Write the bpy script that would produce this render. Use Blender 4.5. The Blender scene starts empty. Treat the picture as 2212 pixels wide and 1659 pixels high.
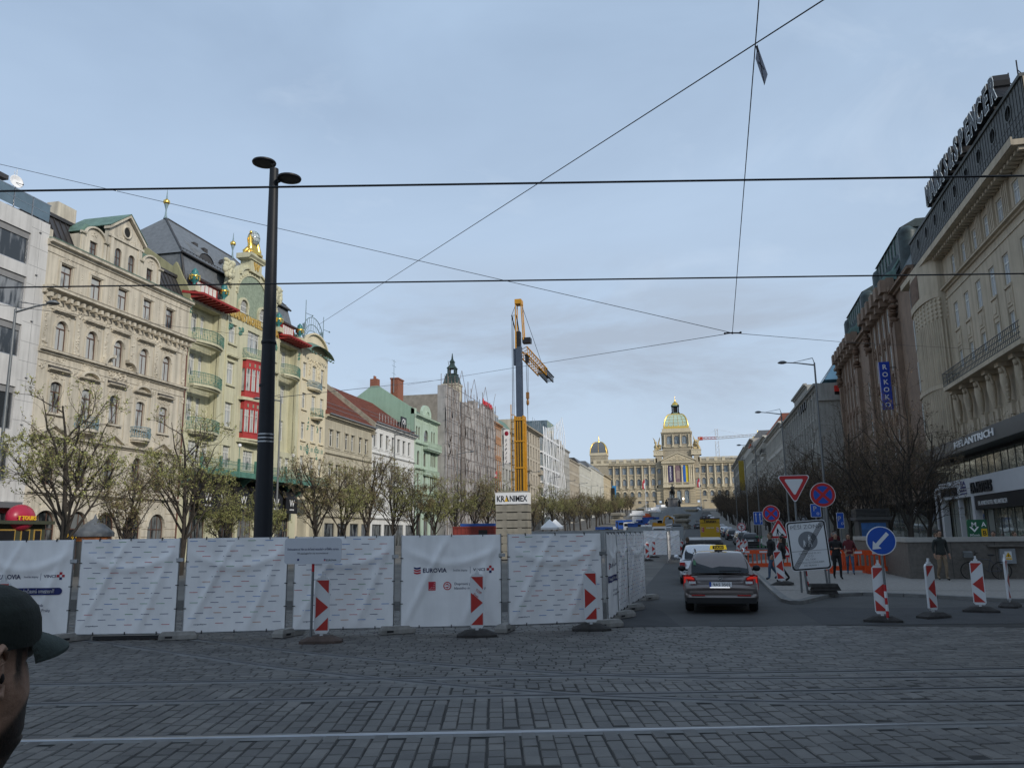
import bpy, math, random
from mathutils import Vector, Matrix
R = math.radians
rnd = random.Random(7)
S = bpy.context.scene
COL = S.collection

# ---------------------------------------------------------------- camera
F = 1750.0                      # focal length in pixels of a 2212 px wide picture
PITCH, YAW, ROLL, CAMZ = R(10.549), R(12.356), -0.0125, 2.0
_B = Matrix(((1, 0, 0), (0, 0, -1), (0, 1, 0)))
_M = Matrix.Rotation(YAW, 3, 'Z') @ _B @ Matrix.Rotation(PITCH, 3, 'X') @ Matrix.Rotation(ROLL, 3, 'Z')
cam_d = bpy.data.cameras.new('camera'); cam = bpy.data.objects.new('camera', cam_d); COL.objects.link(cam)
cam.matrix_world = Matrix.Translation((0, 0, CAMZ)) @ _M.to_4x4()
cam_d.sensor_width = 36; cam_d.lens = 36 * F / 2212
cam_d.clip_start = .05; cam_d.clip_end = 6000
S.camera = cam
def ray(u, v): return _M @ Vector((u - 1106, 829 - v, -F))
def on_x(u, v, X):
 r = ray(u, v); t = X / r.x; return Vector((X, r.y * t, CAMZ + r.z * t))
def on_y(u, v, Y):
 r = ray(u, v); t = Y / r.y; return Vector((r.x * t, Y, CAMZ + r.z * t))
def on_z(u, v, Z=0.0):
 r = ray(u, v); t = (Z - CAMZ) / r.z; return Vector((r.x * t, r.y * t, Z))
def gz(y):                      # the square climbs towards the museum
 return 8.4e-5 * max(0.0, min(y, 430) - 20) ** 2

# ---------------------------------------------------------------- light
SUN_EL, SUN_AZ = R(26), R(125)   # measured from +Y, clockwise seen from above: behind the camera to the right
W = bpy.data.worlds.new('World'); S.world = W; W.use_nodes = True
def nodes(nt): return nt.nodes.new, nt.links.new
wn, wl = nodes(W.node_tree); W.node_tree.nodes.clear()
sky = wn('ShaderNodeTexSky'); sky.sky_type = 'NISHITA'; sky.sun_disc = False
sky.sun_elevation = SUN_EL; sky.sun_rotation = SUN_AZ; sky.dust_density = 2.0; sky.ozone_density = 1.5; sky.air_density = 1.0
tc = wn('ShaderNodeTexCoord')
sep = wn('ShaderNodeSeparateXYZ'); wl(tc.outputs['Generated'], sep.inputs[0])
mp = wn('ShaderNodeMapping'); mp.inputs['Scale'].default_value = (1.0, 1.0, 3.2); mp.inputs['Location'].default_value = (3.45, 1.1, .5)
wl(tc.outputs['Generated'], mp.inputs[0])
def wnoise(scale, det, rough, dist=0.0):
 n = wn('ShaderNodeTexNoise'); n.inputs['Scale'].default_value = scale; n.inputs['Detail'].default_value = det
 n.inputs['Roughness'].default_value = rough; n.inputs['Distortion'].default_value = dist
 wl(mp.outputs[0], n.inputs['Vector']); return n
def wramp(src, a, b, ca=(0, 0, 0, 1), cb=(1, 1, 1, 1)):
 r = wn('ShaderNodeValToRGB'); r.color_ramp.elements[0].position = a; r.color_ramp.elements[1].position = b
 r.color_ramp.elements[0].color = ca; r.color_ramp.elements[1].color = cb; wl(src, r.inputs[0]); return r
def wmix(fac, a, b, mode='MIX'):
 m = wn('ShaderNodeMix'); m.data_type = 'RGBA'; m.blend_type = mode
 for s, x in ((m.inputs[0], fac), (m.inputs[6], a), (m.inputs[7], b)):
  if isinstance(x, (int, float)): s.default_value = x
  elif isinstance(x, tuple): s.default_value = x
  else: wl(x, s)
 return m.outputs[2]
SKYK = 0.097
veil = wramp(wnoise(1.5, 5, .55, .4).outputs[0], .25, .75)          # thin high cloud everywhere
hz = wramp(sep.outputs[2], .0, .55, (1, 1, 1, 1), (0.28, .28, .28, 1))
vf = wn('ShaderNodeMath'); vf.operation = 'MULTIPLY_ADD'; wl(veil.outputs[0], vf.inputs[0]); vf.inputs[1].default_value = .50; vf.inputs[2].default_value = .35
base = wmix(vf.outputs[0], sky.outputs[0], (3.9, 5.3, 7.2, 1))
hzm = wn('ShaderNodeMath'); hzm.operation = 'MULTIPLY'; wl(hz.outputs[0], hzm.inputs[0]); hzm.inputs[1].default_value = .75
base = wmix(hzm.outputs[0], base, (4.9, 5.8, 7.0, 1))
cl = wramp(wnoise(3.4, 7, .6, .4).outputs[0], .44, .60)            # grey cloud patches low in the sky
band = wn('ShaderNodeValToRGB'); wl(sep.outputs[2], band.inputs[0]); be = band.color_ramp.elements; be[0].position = .07; be[0].color = (.15, .15, .15, 1); be[1].position = .35; be[1].color = (0, 0, 0, 1)
for p_, v_ in ((.13, .3), (.175, 1.0), (.245, 1.0)): x_ = be.new(p_); x_.color = (v_, v_, v_, 1)
cf = wn('ShaderNodeMath'); cf.operation = 'MULTIPLY'; wl(cl.outputs[0], cf.inputs[0]); wl(band.outputs[0], cf.inputs[1])
cf2 = wn('ShaderNodeMath'); cf2.operation = 'MULTIPLY'; wl(cf.outputs[0], cf2.inputs[0]); cf2.inputs[1].default_value = .9
base = wmix(cf2.outputs[0], base, (3.5, 4.15, 5.1, 1))
wisp = wramp(wnoise(2.6, 8, .6, 1.2).outputs[0], .55, .85)
ws = wn('ShaderNodeMath'); ws.operation = 'MULTIPLY'; wl(wisp.outputs[0], ws.inputs[0]); ws.inputs[1].default_value = .45
base = wmix(ws.outputs[0], base, (5.5, 6.4, 7.6, 1))
bg = wn('ShaderNodeBackground'); wl(base, bg.inputs[0]); bg.inputs[1].default_value = SKYK
wo = wn('ShaderNodeOutputWorld'); wl(bg.outputs[0], wo.inputs[0])
sd = bpy.data.lights.new('sun', 'SUN'); sun = bpy.data.objects.new('sun', sd); COL.objects.link(sun)
sd.energy = 2.2; sd.angle = R(3.0); sd.color = (1, .94, .85)
_sv = Vector((math.sin(SUN_AZ) * math.cos(SUN_EL), math.cos(SUN_AZ) * math.cos(SUN_EL), math.sin(SUN_EL)))
sun.rotation_euler = _sv.to_track_quat('Z', 'Y').to_euler()
S.view_settings.view_transform = 'Standard'; S.view_settings.look = 'None'
S.view_settings.exposure = 0.32; S.view_settings.gamma = 1.0

# ---------------------------------------------------------------- materials
def mat(name, c, rough=.75, metal=0.0, var=.12, scale=1.2, bump=0.0, bscale=14, streak=0.0, spec=.4, emit=0.0, c2=None, coat=0.0, co='Object'):
 m = bpy.data.materials.get(name)
 if m: return m
 m = bpy.data.materials.new(name); m.use_nodes = True
 N, L = nodes(m.node_tree); b = m.node_tree.nodes['Principled BSDF']
 b.inputs['Roughness'].default_value = rough; b.inputs['Metallic'].default_value = metal
 b.inputs['Specular IOR Level'].default_value = spec; b.inputs['Coat Weight'].default_value = coat
 t = N('ShaderNodeTexCoord')
 def noise(sc, det=5, mapping=None):
  n = N('ShaderNodeTexNoise'); n.inputs['Scale'].default_value = sc; n.inputs['Detail'].default_value = det; n.inputs['Roughness'].default_value = .62
  if mapping:
   mm = N('ShaderNodeMapping'); mm.inputs['Scale'].default_value = mapping; L(t.outputs[co], mm.inputs[0]); L(mm.outputs[0], n.inputs['Vector'])
  else: L(t.outputs[co], n.inputs['Vector'])
  return n
 def ramp(src, a, bb, ca, cb):
  r = N('ShaderNodeValToRGB'); e = r.color_ramp.elements; e[0].position = a; e[1].position = bb; e[0].color = (*ca, 1); e[1].color = (*cb, 1)
  L(src, r.inputs[0]); return r.outputs[0]
 c = tuple(c); lo = tuple(x * (1 - var) for x in c) if c2 is None else tuple(c2); hi = tuple(min(1, x * (1 + var * .7)) for x in c)
 col = ramp(noise(scale).outputs[0], .34, .66, lo, hi)
 if streak:
  s = ramp(noise(1.0, 6, (2.6, 2.6, .16)).outputs[0], .42, .70, (1, 1, 1), (1 - streak,) * 3)
  x = N('ShaderNodeMix'); x.data_type = 'RGBA'; x.blend_type = 'MULTIPLY'; x.inputs[0].default_value = 1; L(col, x.inputs[6]); L(s, x.inputs[7]); col = x.outputs[2]
 L(col, b.inputs['Base Color'])
 if bump:
  bp = N('ShaderNodeBump'); bp.inputs['Strength'].default_value = bump; bp.inputs['Distance'].default_value = .02
  L(noise(bscale, 8).outputs[0], bp.inputs['Height']); L(bp.outputs[0], b.inputs['Normal'])
 if emit:
  L(col, b.inputs['Emission Color']); b.inputs['Emission Strength'].default_value = emit
 return m
def glass(name, lo=(.012, .015, .018), hi=(.16, .17, .17), rough=.06, curtain=.5, spec=.6, metal=0.0):
 """opaque window glass: dark room, pale curtains in some windows, mirror-like skin"""
 m = bpy.data.materials.get(name)
 if m: return m
 m = bpy.data.materials.new(name); m.use_nodes = True
 N, L = nodes(m.node_tree); b = m.node_tree.nodes['Principled BSDF']
 b.inputs['Roughness'].default_value = rough; b.inputs['Specular IOR Level'].default_value = spec
 b.inputs['Metallic'].default_value = metal
 t = N('ShaderNodeTexCoord'); oi = N('ShaderNodeObjectInfo')
 ad = N('ShaderNodeVectorMath'); ad.operation = 'ADD'; L(t.outputs['Object'], ad.inputs[0]); L(oi.outputs['Location'], ad.inputs[1])
 mm = N('ShaderNodeMapping'); mm.inputs['Scale'].default_value = (2.3, 1, .5); L(ad.outputs[0], mm.inputs[0])
 n = N('ShaderNodeTexNoise'); n.inputs['Scale'].default_value = 1.4; n.inputs['Detail'].default_value = 4; L(mm.outputs[0], n.inputs['Vector'])
 a = N('ShaderNodeMath'); a.operation = 'MULTIPLY_ADD'; L(oi.outputs['Random'], a.inputs[0]); a.inputs[1].default_value = .3; L(n.outputs[0], a.inputs[2])
 r = N('ShaderNodeValToRGB'); e = r.color_ramp.elements; e[0].position = 1.05 - curtain; e[1].position = 1.25 - curtain; e[0].color = (*lo, 1); e[1].color = (*hi, 1)
 L(a.outputs[0], r.inputs[0]); L(r.outputs[0], b.inputs['Base Color'])
 n2 = N('ShaderNodeTexNoise'); n2.inputs['Scale'].default_value = 1.1; L(ad.outputs[0], n2.inputs['Vector'])
 bp = N('ShaderNodeBump'); bp.inputs['Strength'].default_value = .12; bp.inputs['Distance'].default_value = .03; L(n2.outputs[0], bp.inputs['Height']); L(bp.outputs[0], b.inputs['Normal'])
 return m

# ---------------------------------------------------------------- mesh builder
class MB:
 def __init__(s): s.v = []; s.f = []; s.m = []; s.s = []; s.X = Matrix()
 def at(s, M): s.X = M; return s
 def add(s, pts, faces, m=0, smooth=False):
  o = len(s.v); X = s.X
  s.v += [tuple(X @ Vector(p)) for p in pts]
  for f in faces: s.f.append([o + i for i in f]); s.m.append(m); s.s.append(smooth)
 def box(s, x0, x1, y0, y1, z0, z1, m=0):
  s.add([(x0, y0, z0), (x1, y0, z0), (x1, y1, z0), (x0, y1, z0), (x0, y0, z1), (x1, y0, z1), (x1, y1, z1), (x0, y1, z1)],
              [(0, 3, 2, 1), (4, 5, 6, 7), (0, 1, 5, 4), (1, 2, 6, 5), (2, 3, 7, 6), (3, 0, 4, 7)], m)
 def cbox(s, cx, cy, cz, sx, sy, sz, m=0): s.box(cx - sx / 2, cx + sx / 2, cy - sy / 2, cy + sy / 2, cz - sz / 2, cz + sz / 2, m)
 def poly(s, pts, m=0): s.add(pts, [tuple(range(len(pts)))], m)
 def loft(s, rings, m=0, smooth=True, closed=True, cap0=True, cap1=True):
  n = len(rings[0]); pts = [p for r in rings for p in r]; fs = []
  for i in range(len(rings) - 1):
   for j in range(n if closed else n - 1):
    k = (j + 1) % n; fs.append((i * n + j, i * n + k, (i + 1) * n + k, (i + 1) * n + j))
  s.add(pts, fs, m, smooth)
  if cap0 and closed: s.poly(list(reversed(rings[0])), m)
  if cap1 and closed: s.poly(rings[-1], m)
 def prism(s, pl, y0, y1, m=0):           # polygon of (x, z), counter-clockwise seen from -y, pushed along y
  a = [(x, y0, z) for x, z in pl]; b = [(x, y1, z) for x, z in pl]; n = len(pl)
  s.add(a + b, [tuple(range(n)), tuple(range(2 * n - 1, n - 1, -1))] + [(i, i + n, (i + 1) % n + n, (i + 1) % n) for i in range(n)], m)
 def prof(s, pl, x0, x1, m=0):            # section of (y, z) run along x
  a = [(x0, y, z) for y, z in pl]; b = [(x1, y, z) for y, z in pl]; n = len(pl)
  s.add(a + b, [tuple(range(n)), tuple(range(2 * n - 1, n - 1, -1))] + [(i, i + n, (i + 1) % n + n, (i + 1) % n) for i in range(n)], m)
 def tube(s, p0, p1, r0, r1=None, n=8, m=0, cap=True): s.path([p0, p1], [r0, r0 if r1 is None else r1], n, m, cap)
 def path(s, pts, rs, n=8, m=0, cap=True):
  pts = [Vector(p) for p in pts]
  if not isinstance(rs, (list, tuple)): rs = [rs] * len(pts)
  rings = []; ref = None
  for i, p in enumerate(pts):
   d = (pts[min(i + 1, len(pts) - 1)] - pts[max(i - 1, 0)]).normalized()
   if ref is None: ref = Vector((0, 0, 1)) if abs(d.z) < .9 else Vector((1, 0, 0))
   a = d.cross(ref)
   if a.length < 1e-4: a = d.cross(Vector((0, 1, .1)))
   a.normalize(); b = d.cross(a); ref = -b if False else ref
   rings.append([tuple(p + a * rs[i] * math.cos(t) - b * rs[i] * math.sin(t)) for t in (2 * math.pi * k / n for k in range(n))])
  s.loft(rings, m, n > 4, True, cap, cap)
 def lathe(s, prof, n=16, c=(0, 0, 0), m=0, sx=1, sy=1, smooth=True, a0=0, a1=2 * math.pi):
  full = abs(a1 - a0 - 2 * math.pi) < 1e-6; k = n if full else n + 1
  rings = [[(c[0] + r * sx * math.cos(a0 + (a1 - a0) * j / n), c[1] + r * sy * math.sin(a0 + (a1 - a0) * j / n), c[2] + z) for j in range(k)] for r, z in prof]
  s.loft(rings, m, smooth, full, full and prof[0][0] > 1e-3, full and prof[-1][0] > 1e-3)
 def ball(s, c, rx, ry=None, rz=None, n=10, k=6, m=0):
  ry = rx if ry is None else ry; rz = rx if rz is None else rz
  s.lathe([(math.cos(t) if abs(t) < 1.57 else .002, rz * math.sin(t)) for t in (-math.pi / 2 + math.pi * i / k for i in range(k + 1))], n, c, m, rx, ry)
 def disc(s, c, r, y=0, n=20, m=0): s.poly([(c[0] + r * math.cos(-2 * math.pi * i / n), c[1], c[2] + r * math.sin(-2 * math.pi * i / n)) for i in range(n)][::-1], m)
 def build(s, name, mats, parent=None, loc=None, rot=None, **tags):
  me = bpy.data.meshes.new(name); me.from_pydata(s.v, [], s.f)
  if not isinstance(mats, (list, tuple)): mats = [mats]
  for x in mats: me.materials.append(x)
  me.polygons.foreach_set('material_index', s.m); me.polygons.foreach_set('use_smooth', s.s); me.update()
  return link(name, me, parent, loc, rot, **tags)
def link(name, me, parent=None, loc=None, rot=None, **tags):
 o = bpy.data.objects.new(name, me); COL.objects.link(o)
 if parent: o.parent = parent
 if loc is not None: o.location = loc
 if rot is not None: o.rotation_euler = rot if isinstance(rot, (tuple, list)) else (0, 0, rot)
 for k, x in tags.items(): o[k] = x
 return o
def thing(name, label, category, loc=(0, 0, 0), rz=0.0, group=None, rot=None):
 o = bpy.data.objects.new(name, None); COL.objects.link(o); o.empty_display_size = .2
 o.location = loc; o.rotation_euler = rot or (0, 0, rz); o['label'] = label; o['category'] = category
 if group: o['group'] = group
 return o
def dup(root, loc, rz=None, label=None, scale=None):
 r = root.copy(); COL.objects.link(r); r.location = loc
 if rz is not None: r.rotation_euler = (0, 0, rz)
 if label: r['label'] = label
 if scale is not None: r.scale = (scale,) * 3 if not isinstance(scale, tuple) else scale
 def kids(a, b):
  for ch in list(a.children):
   c = ch.copy(); COL.objects.link(c); c.parent = b; kids(ch, c)
 kids(root, r); return r
_TX = {}
def text(mb, s, X, size=1.0, depth=.01, m=0, bold=.0, align='CENTER', width=None, font_scale=1.0):
 """lettering in the local xz plane facing -y, appended to a mesh; X places it"""
 key = (s, round(bold, 4), align)
 if key not in _TX:
  cu = bpy.data.curves.new('t', 'FONT'); cu.body = s; cu.align_x = align; cu.offset = bold; cu.extrude = .5; cu.resolution_u = 2
  o = bpy.data.objects.new('t', cu); COL.objects.link(o)
  dg = bpy.context.evaluated_depsgraph_get(); me = bpy.data.meshes.new_from_object(o.evaluated_get(dg))
  _TX[key] = ([tuple(v.co) for v in me.vertices], [tuple(p.vertices) for p in me.polygons])
  bpy.data.objects.remove(o); bpy.data.curves.remove(cu); bpy.data.meshes.remove(me)
 vs, fs = _TX[key]
 if not vs: return
 w = max(v[0] for v in vs) - min(v[0] for v in vs); k = size if width is None else width / w
 old = mb.X; mb.X = old @ X
 mb.add([(v[0] * k, -v[2] * depth, v[1] * size) for v in vs], fs, m); mb.X = old
def T(x, y, z): return Matrix.Translation((x, y, z))
def RZ(a): return Matrix.Rotation(a, 4, 'Z')

# ---------------------------------------------------------------- facade kit (local frame: x along the street front, -y towards the street, z up)
def wall(mb, x0, x1, z0, z1, ops, depth=.28, y=0.0, m=0, mr=None):
 """front wall with real window openings: ops = (x0, x1, z0, z1, arched)"""
 mr = m if mr is None else mr
 xs = sorted({x0, x1, *[o[0] for o in ops], *[o[1] for o in ops]}); zs = sorted({z0, z1, *[o[2] for o in ops], *[o[3] for o in ops]})
 xs = [x for x in xs if x0 - 1e-6 <= x <= x1 + 1e-6]; zs = [z for z in zs if z0 - 1e-6 <= z <= z1 + 1e-6]
 for k in range(len(zs) - 1):
  run = None; zc = (zs[k] + zs[k + 1]) / 2
  for i in range(len(xs)):
   solid = False
   if i < len(xs) - 1:
    xc = (xs[i] + xs[i + 1]) / 2
    solid = not any(o[0] < xc < o[1] and o[2] < zc < o[3] for o in ops)
   if solid and run is None: run = xs[i]
   if not solid and run is not None:
    mb.poly([(run, y, zs[k]), (xs[i], y, zs[k]), (xs[i], y, zs[k + 1]), (run, y, zs[k + 1])], m); run = None
 for o in ops:
  a, b, c, d = o[:4]; Y = y + depth
  if len(o) > 4 and o[4]:
   r = (b - a) / 2; cx = (a + b) / 2; rr = min(r, d - c) if o[4] is True else o[4]; sp = d - rr; n = 10
   arc = [(cx + r * math.cos(math.pi - math.pi * i / n), sp + rr * math.sin(math.pi * i / n)) for i in range(n + 1)]
   h = n // 2
   for i in range(h): mb.poly([(a, y, d), (arc[i][0], y, arc[i][1]), (arc[i + 1][0], y, arc[i + 1][1])], m)
   for i in range(h, n): mb.poly([(b, y, d), (arc[i][0], y, arc[i][1]), (arc[i + 1][0], y, arc[i + 1][1])], m)
   out = [(a, c)] + arc + [(b, c)]
  else: out = [(a, c), (a, d), (b, d), (b, c)]
  for i in range(len(out)):
   p, q = out[i], out[(i + 1) % len(out)]
   mb.poly([(p[0], y, p[1]), (p[0], Y, p[1]), (q[0], Y, q[1]), (q[0], y, q[1])], mr)
_WM = {}
def win_mesh(w, h, arch, style, mats, t=.07):
 key = (round(w, 2), round(h, 2), arch, style, mats[0].name, mats[1].name)
 if key in _WM: return _WM[key]
 f = MB(); r = w / 2; sp = h - r if arch else h
 if arch:
  n = 10
  o = [(-r, 0)] + [(-r * math.cos(math.pi * i / n), sp + r * math.sin(math.pi * i / n)) for i in range(n + 1)] + [(r, 0)]
  i_ = [(-r + t, t)] + [(-(r - t) * math.cos(math.pi * i / n), sp + (r - t) * math.sin(math.pi * i / n)) for i in range(n + 1)] + [(r - t, t)]
 else: o = [(-r, 0), (-r, h), (r, h), (r, 0)]; i_ = [(-r + t, t), (-r + t, h - t), (r - t, h - t), (r - t, t)]
 n = len(o)
 for k in range(n):
  q = (k + 1) % n
  f.poly([(o[k][0], 0, o[k][1]), (i_[k][0], 0, i_[k][1]), (i_[q][0], 0, i_[q][1]), (o[q][0], 0, o[q][1])])
  f.poly([(i_[k][0], 0, i_[k][1]), (i_[k][0], .06, i_[k][1]), (i_[q][0], .06, i_[q][1]), (i_[q][0], 0, i_[q][1])])
 def vb(x, z0, z1, b=.05): f.box(x - b / 2, x + b / 2, .003, .05, z0, z1)
 def hb(z, b=.06, x0=-r + t, x1=r - t): f.box(x0, x1, .001, .051, z - b / 2, z + b / 2)
 if 'T' in style:                       # transom and a central mullion below it
  zt = h * .68 if not arch else sp; hb(zt, .08); vb(0, t, zt - .04)
  if arch: pass
 if 't' in style: zt = h * .70; hb(zt, .08); vb(0, t, zt - .04); vb(0, zt + .04, h - t, .04)
 if 'g' in style:                       # little panes in the upper light
  for q in range(1, 5): vb(-r + w * q / 5, h * .70 + .04, h - t, .03)
  hb(h * .70 + (h * .3) * .5, .03)
 if 'v' in style: vb(0, t, h - t)
 if 'w' in style: vb(-r + w * .36, t, h - t, .07)
 if 'W' in style:
  vb(-w / 6, t, h - t); vb(w / 6, t, h - t); hb(h * .7)
 if 'c' in style: vb(0, t, h - t, .04); hb(h * .5, .04)
 if 'q' in style:
  for q in range(1, 3): vb(-r + w * q / 3, t, h - t, .04)
  for q in range(1, 3): hb(h * q / 3, .04)
 me = bpy.data.meshes.new('window'); me.from_pydata(f.v, [], f.f); me.materials.append(mats[0]); me.update()
 p = MB(); p.poly([(x * .995, .04, z) for x, z in o][::-1]); pm = bpy.data.meshes.new('window_pane'); pm.from_pydata(p.v, [], p.f); pm.materials.append(mats[1]); pm.update()
 _WM[key] = (me, pm); return me, pm
def window(root, x, z, w, h, mats, style='T', arch=False, y=.16, rz=0, name='window', t=.07):
 a, b = win_mesh(w, h, arch, style, mats, t)
 o = link(name, a, root, (x, y, z), rz); link('window_pane', b, o); return o
def relief(mb, x, z, w, h, n, m=0, d=.07, y=0.0, k=rnd):
 """lumpy stucco ornament: leaves, scrolls, festoons"""
 for i in range(n):
  px, pz = x + k.uniform(-.5, .5) * w, z + k.uniform(-.5, .5) * h; s = k.uniform(.35, 1) * min(w, h) * .30 + .02
  mb.ball((px, y, pz), s * k.uniform(.5, 1.2), d * k.uniform(.5, 1), s * k.uniform(.5, 1.2), 6, 4, m)
def cornice(mb, x0, x1, z, h, out, m=0, y=0.0):
 mb.prof([(y, z), (y - out * .35, z + h * .08), (y - out * .45, z + h * .45), (y - out, z + h * .55), (y - out, z + h * .85), (y - out * 1.08, z + h), (y, z + h * 1.05)][::-1], x0, x1, m)
def eyebrow(mb, x, z, w, h, out, m=0, n=10, th=.14, y=0.0):   # segmental hood
 for i in range(n):
  a0, a1 = math.pi * i / n, math.pi * (i + 1) / n
  p = [(x - w / 2 * math.cos(a0), z + h * math.sin(a0)), (x - w / 2 * math.cos(a1), z + h * math.sin(a1))]
  q = [(x - (w / 2 + th) * math.cos(a1), z + (h + th) * math.sin(a1)), (x - (w / 2 + th) * math.cos(a0), z + (h + th) * math.sin(a0))]
  mb.prism([p[0], p[1], q[0], q[1]][::-1], y - out, y + .02, m)
def left_root(name, label, y0, X=-41.0, cat="building"): return thing(name, label, cat, (X, y0, 0 if y0 < 130 else gz(y0)), R(90))
# ================================================================ shared materials
M_cream = mat('cream stucco', (.56, .51, .415), .85, var=.12, scale=.5, bump=.15, bscale=9, streak=.40)
M_hotel = mat('pistachio stucco', (.54, .52, .365), .85, var=.10, scale=.4, bump=.1, streak=.26)
M_meran = mat('ivory stucco', (.64, .57, .41), .85, var=.08, scale=.5, bump=.1, streak=.14)
M_beige = mat('beige stucco', (.47, .43, .33), .9, var=.10, scale=.5, bump=.15, streak=.3)
M_whitew = mat('white render', (.66, .66, .64), .9, var=.06, scale=.4, streak=.18)
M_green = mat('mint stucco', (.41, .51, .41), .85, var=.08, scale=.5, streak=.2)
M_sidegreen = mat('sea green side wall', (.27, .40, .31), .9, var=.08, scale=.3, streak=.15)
M_olive = mat('olive fire wall', (.30, .29, .17), .9, var=.1, scale=.4, streak=.25)
M_slab = mat('pale stone cladding', (.56, .55, .53), .7, var=.10, scale=.35, streak=.22)
M_joint = mat('cladding joint', (.22, .22, .22), .9)
M_slate = mat('slate roof', (.13, .14, .15), .5, var=.2, scale=2.5, bump=.3, bscale=5)
M_tin = mat('dark standing seam tin', (.045, .042, .042), .45, var=.2, scale=1)
M_copper = mat('verdigris copper', (.12, .20, .165), .65, var=.3, scale=2)
M_rail_green = mat('green ironwork', (.085, .20, .155), .55, var=.25, scale=3)
M_iron = mat('blue grey ironwork', (.18, .26, .29), .5, var=.2, scale=3)
M_red = mat('red painted timber', (.36, .04, .038), .5, var=.15, scale=2)
M_gold = mat('gilding', (.92, .60, .14), .28, 1.0, var=.12, scale=5)
M_goldp = mat('gold paint', (.62, .40, .10), .4, .5, var=.12, scale=5)
M_mosaic = mat('grey green mosaic', (.25, .30, .22), .7, var=.25, scale=5)
M_brownf = mat('brown window frame', (.10, .055, .04), .5)
M_whitef = mat('white window frame', (.62, .62, .58), .45, var=.05)
M_greyf = mat('grey window frame', (.20, .21, .22), .5)
M_alu = mat('aluminium frame', (.45, .46, .48), .35, .8)
M_black = mat('black paint', (.012, .012, .014), .45)
M_dark = mat('dark interior', (.015, .014, .013), .8)
M_tile = mat('red roof tiles', (.18, .065, .045), .8, var=.30, scale=1.6, bump=.5, bscale=5)
M_zinc = mat('zinc flashing', (.24, .25, .26), .45, .6)
M_brick = mat('brick chimney', (.24, .095, .06), .9, var=.25, scale=4)
M_steel = mat('galvanised steel', (.38, .39, .40), .4, .9, var=.15, scale=5)
M_yellow = mat('yellow lettering', (.75, .45, .03), .5)
M_whitep = mat('white paint', (.75, .75, .75), .5, var=.04)
M_crimson = mat('crimson inflatable', (.36, .02, .05), .35, var=.1)
G_dark = glass('dark window glass')
G_mid = glass('curtained window glass', hi=(.38, .39, .38), curtain=.62)
G_lit = glass('grey blind window glass', (.03, .035, .04), (.22, .23, .24), .1, .45)

def seams(mb, x0, x1, p0, p1, step, m=0, w=.05, h=.05):     # standing seams on a roof slope from (y,z) p0 to p1
 n = int((x1 - x0) / step)
 for i in range(n + 1):
  x = x0 + i * step
  mb.prof([p0, (p0[0] - h, p0[1] + .02), (p1[0] - h, p1[1] + .02), p1], x - w / 2, x + w / 2, m)
def side_wall(mb, x, pts, m=0, th=.3, flip=False):            # pts (y, z) at x, thickness towards +x
 a = [(x, y, z) for y, z in pts]; b = [(x + th, y, z) for y, z in pts]; n = len(pts)
 mb.add(a + b, [tuple(range(n)), tuple(range(2 * n - 1, n - 1, -1))] + [(i, i + n, (i + 1) % n + n, (i + 1) % n) for i in range(n)], m)
def bow(x0, x1, out, n=12, y=0.0):                            # shallow bowed front, list of (x, y)
 return [(x0 + (x1 - x0) * i / n, y - out * (.45 + .55 * math.sin(math.pi * i / n)) if 0 < i < n else y - out * .45) for i in range(n + 1)]
def balcony(root, x0, x1, zf, hr, out, mw, mi, y=0.0, slab=.22, curved=True, corbel=True, ornament=True):
 pts = bow(x0, x1, out, 12, y) if curved else [(x0, y - out), (x1, y - out)]
 b = MB(); pl = [(x0, y)] + pts + [(x1, y)]
 for za, zb, k in ((zf - slab, zf, 1.0), (zf - slab * 1.7, zf - slab, .8)):
  q = [((x0 + x1) / 2 + (px - (x0 + x1) / 2) * (1 if k == 1 else .95), y + (py - y) * k) for px, py in pl]; n = len(q)
  b.add([(px, py, za) for px, py in q] + [(px, py, zb) for px, py in q], [tuple(range(n)), tuple(range(2 * n - 1, n - 1, -1))] + [(i, (i + 1) % n, (i + 1) % n + n, i + n) for i in range(n)])
 o = b.build('balcony', mw, root)
 r = MB(); full = [(x0, y)] + pts + [(x1, y)]
 for z, t in ((zf + hr, .035), (zf + .08, .025), (zf + hr * .78, .018)): r.path([(px, py, z) for px, py in full], t, 5)
 for (ax, ay), (bx, by) in zip(full, full[1:]):
  L = math.hypot(bx - ax, by - ay); k = max(1, int(L / .13))
  for i in range(k): 
   px, py = ax + (bx - ax) * i / k, ay + (by - ay) * i / k; r.box(px - .012, px + .012, py - .012, py + .012, zf, zf + hr)
   if ornament and i % 2 == 0:
    cz = zf + hr * rnd.uniform(.25, .6); r.ball((px, py, cz), .085, .02, .085 * rnd.uniform(.8, 1.5), 6, 4)
 r.build('railing', mi, o); return o
def shopfront(mb, x0, x1, z0, z1, mdark, mglass, y=.1, n=3):
 mb.box(x0, x1, y, y + .1, z0, z1, mdark)
 for i in range(n):
  a = x0 + (x1 - x0) * i / n + .12; b = x0 + (x1 - x0) * (i + 1) / n - .12
  mb.poly([(a, y - .01, z0 + .3), (b, y - .01, z0 + .3), (b, y - .01, z1 - .3), (a, y - .01, z1 - .3)], mglass)

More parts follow.
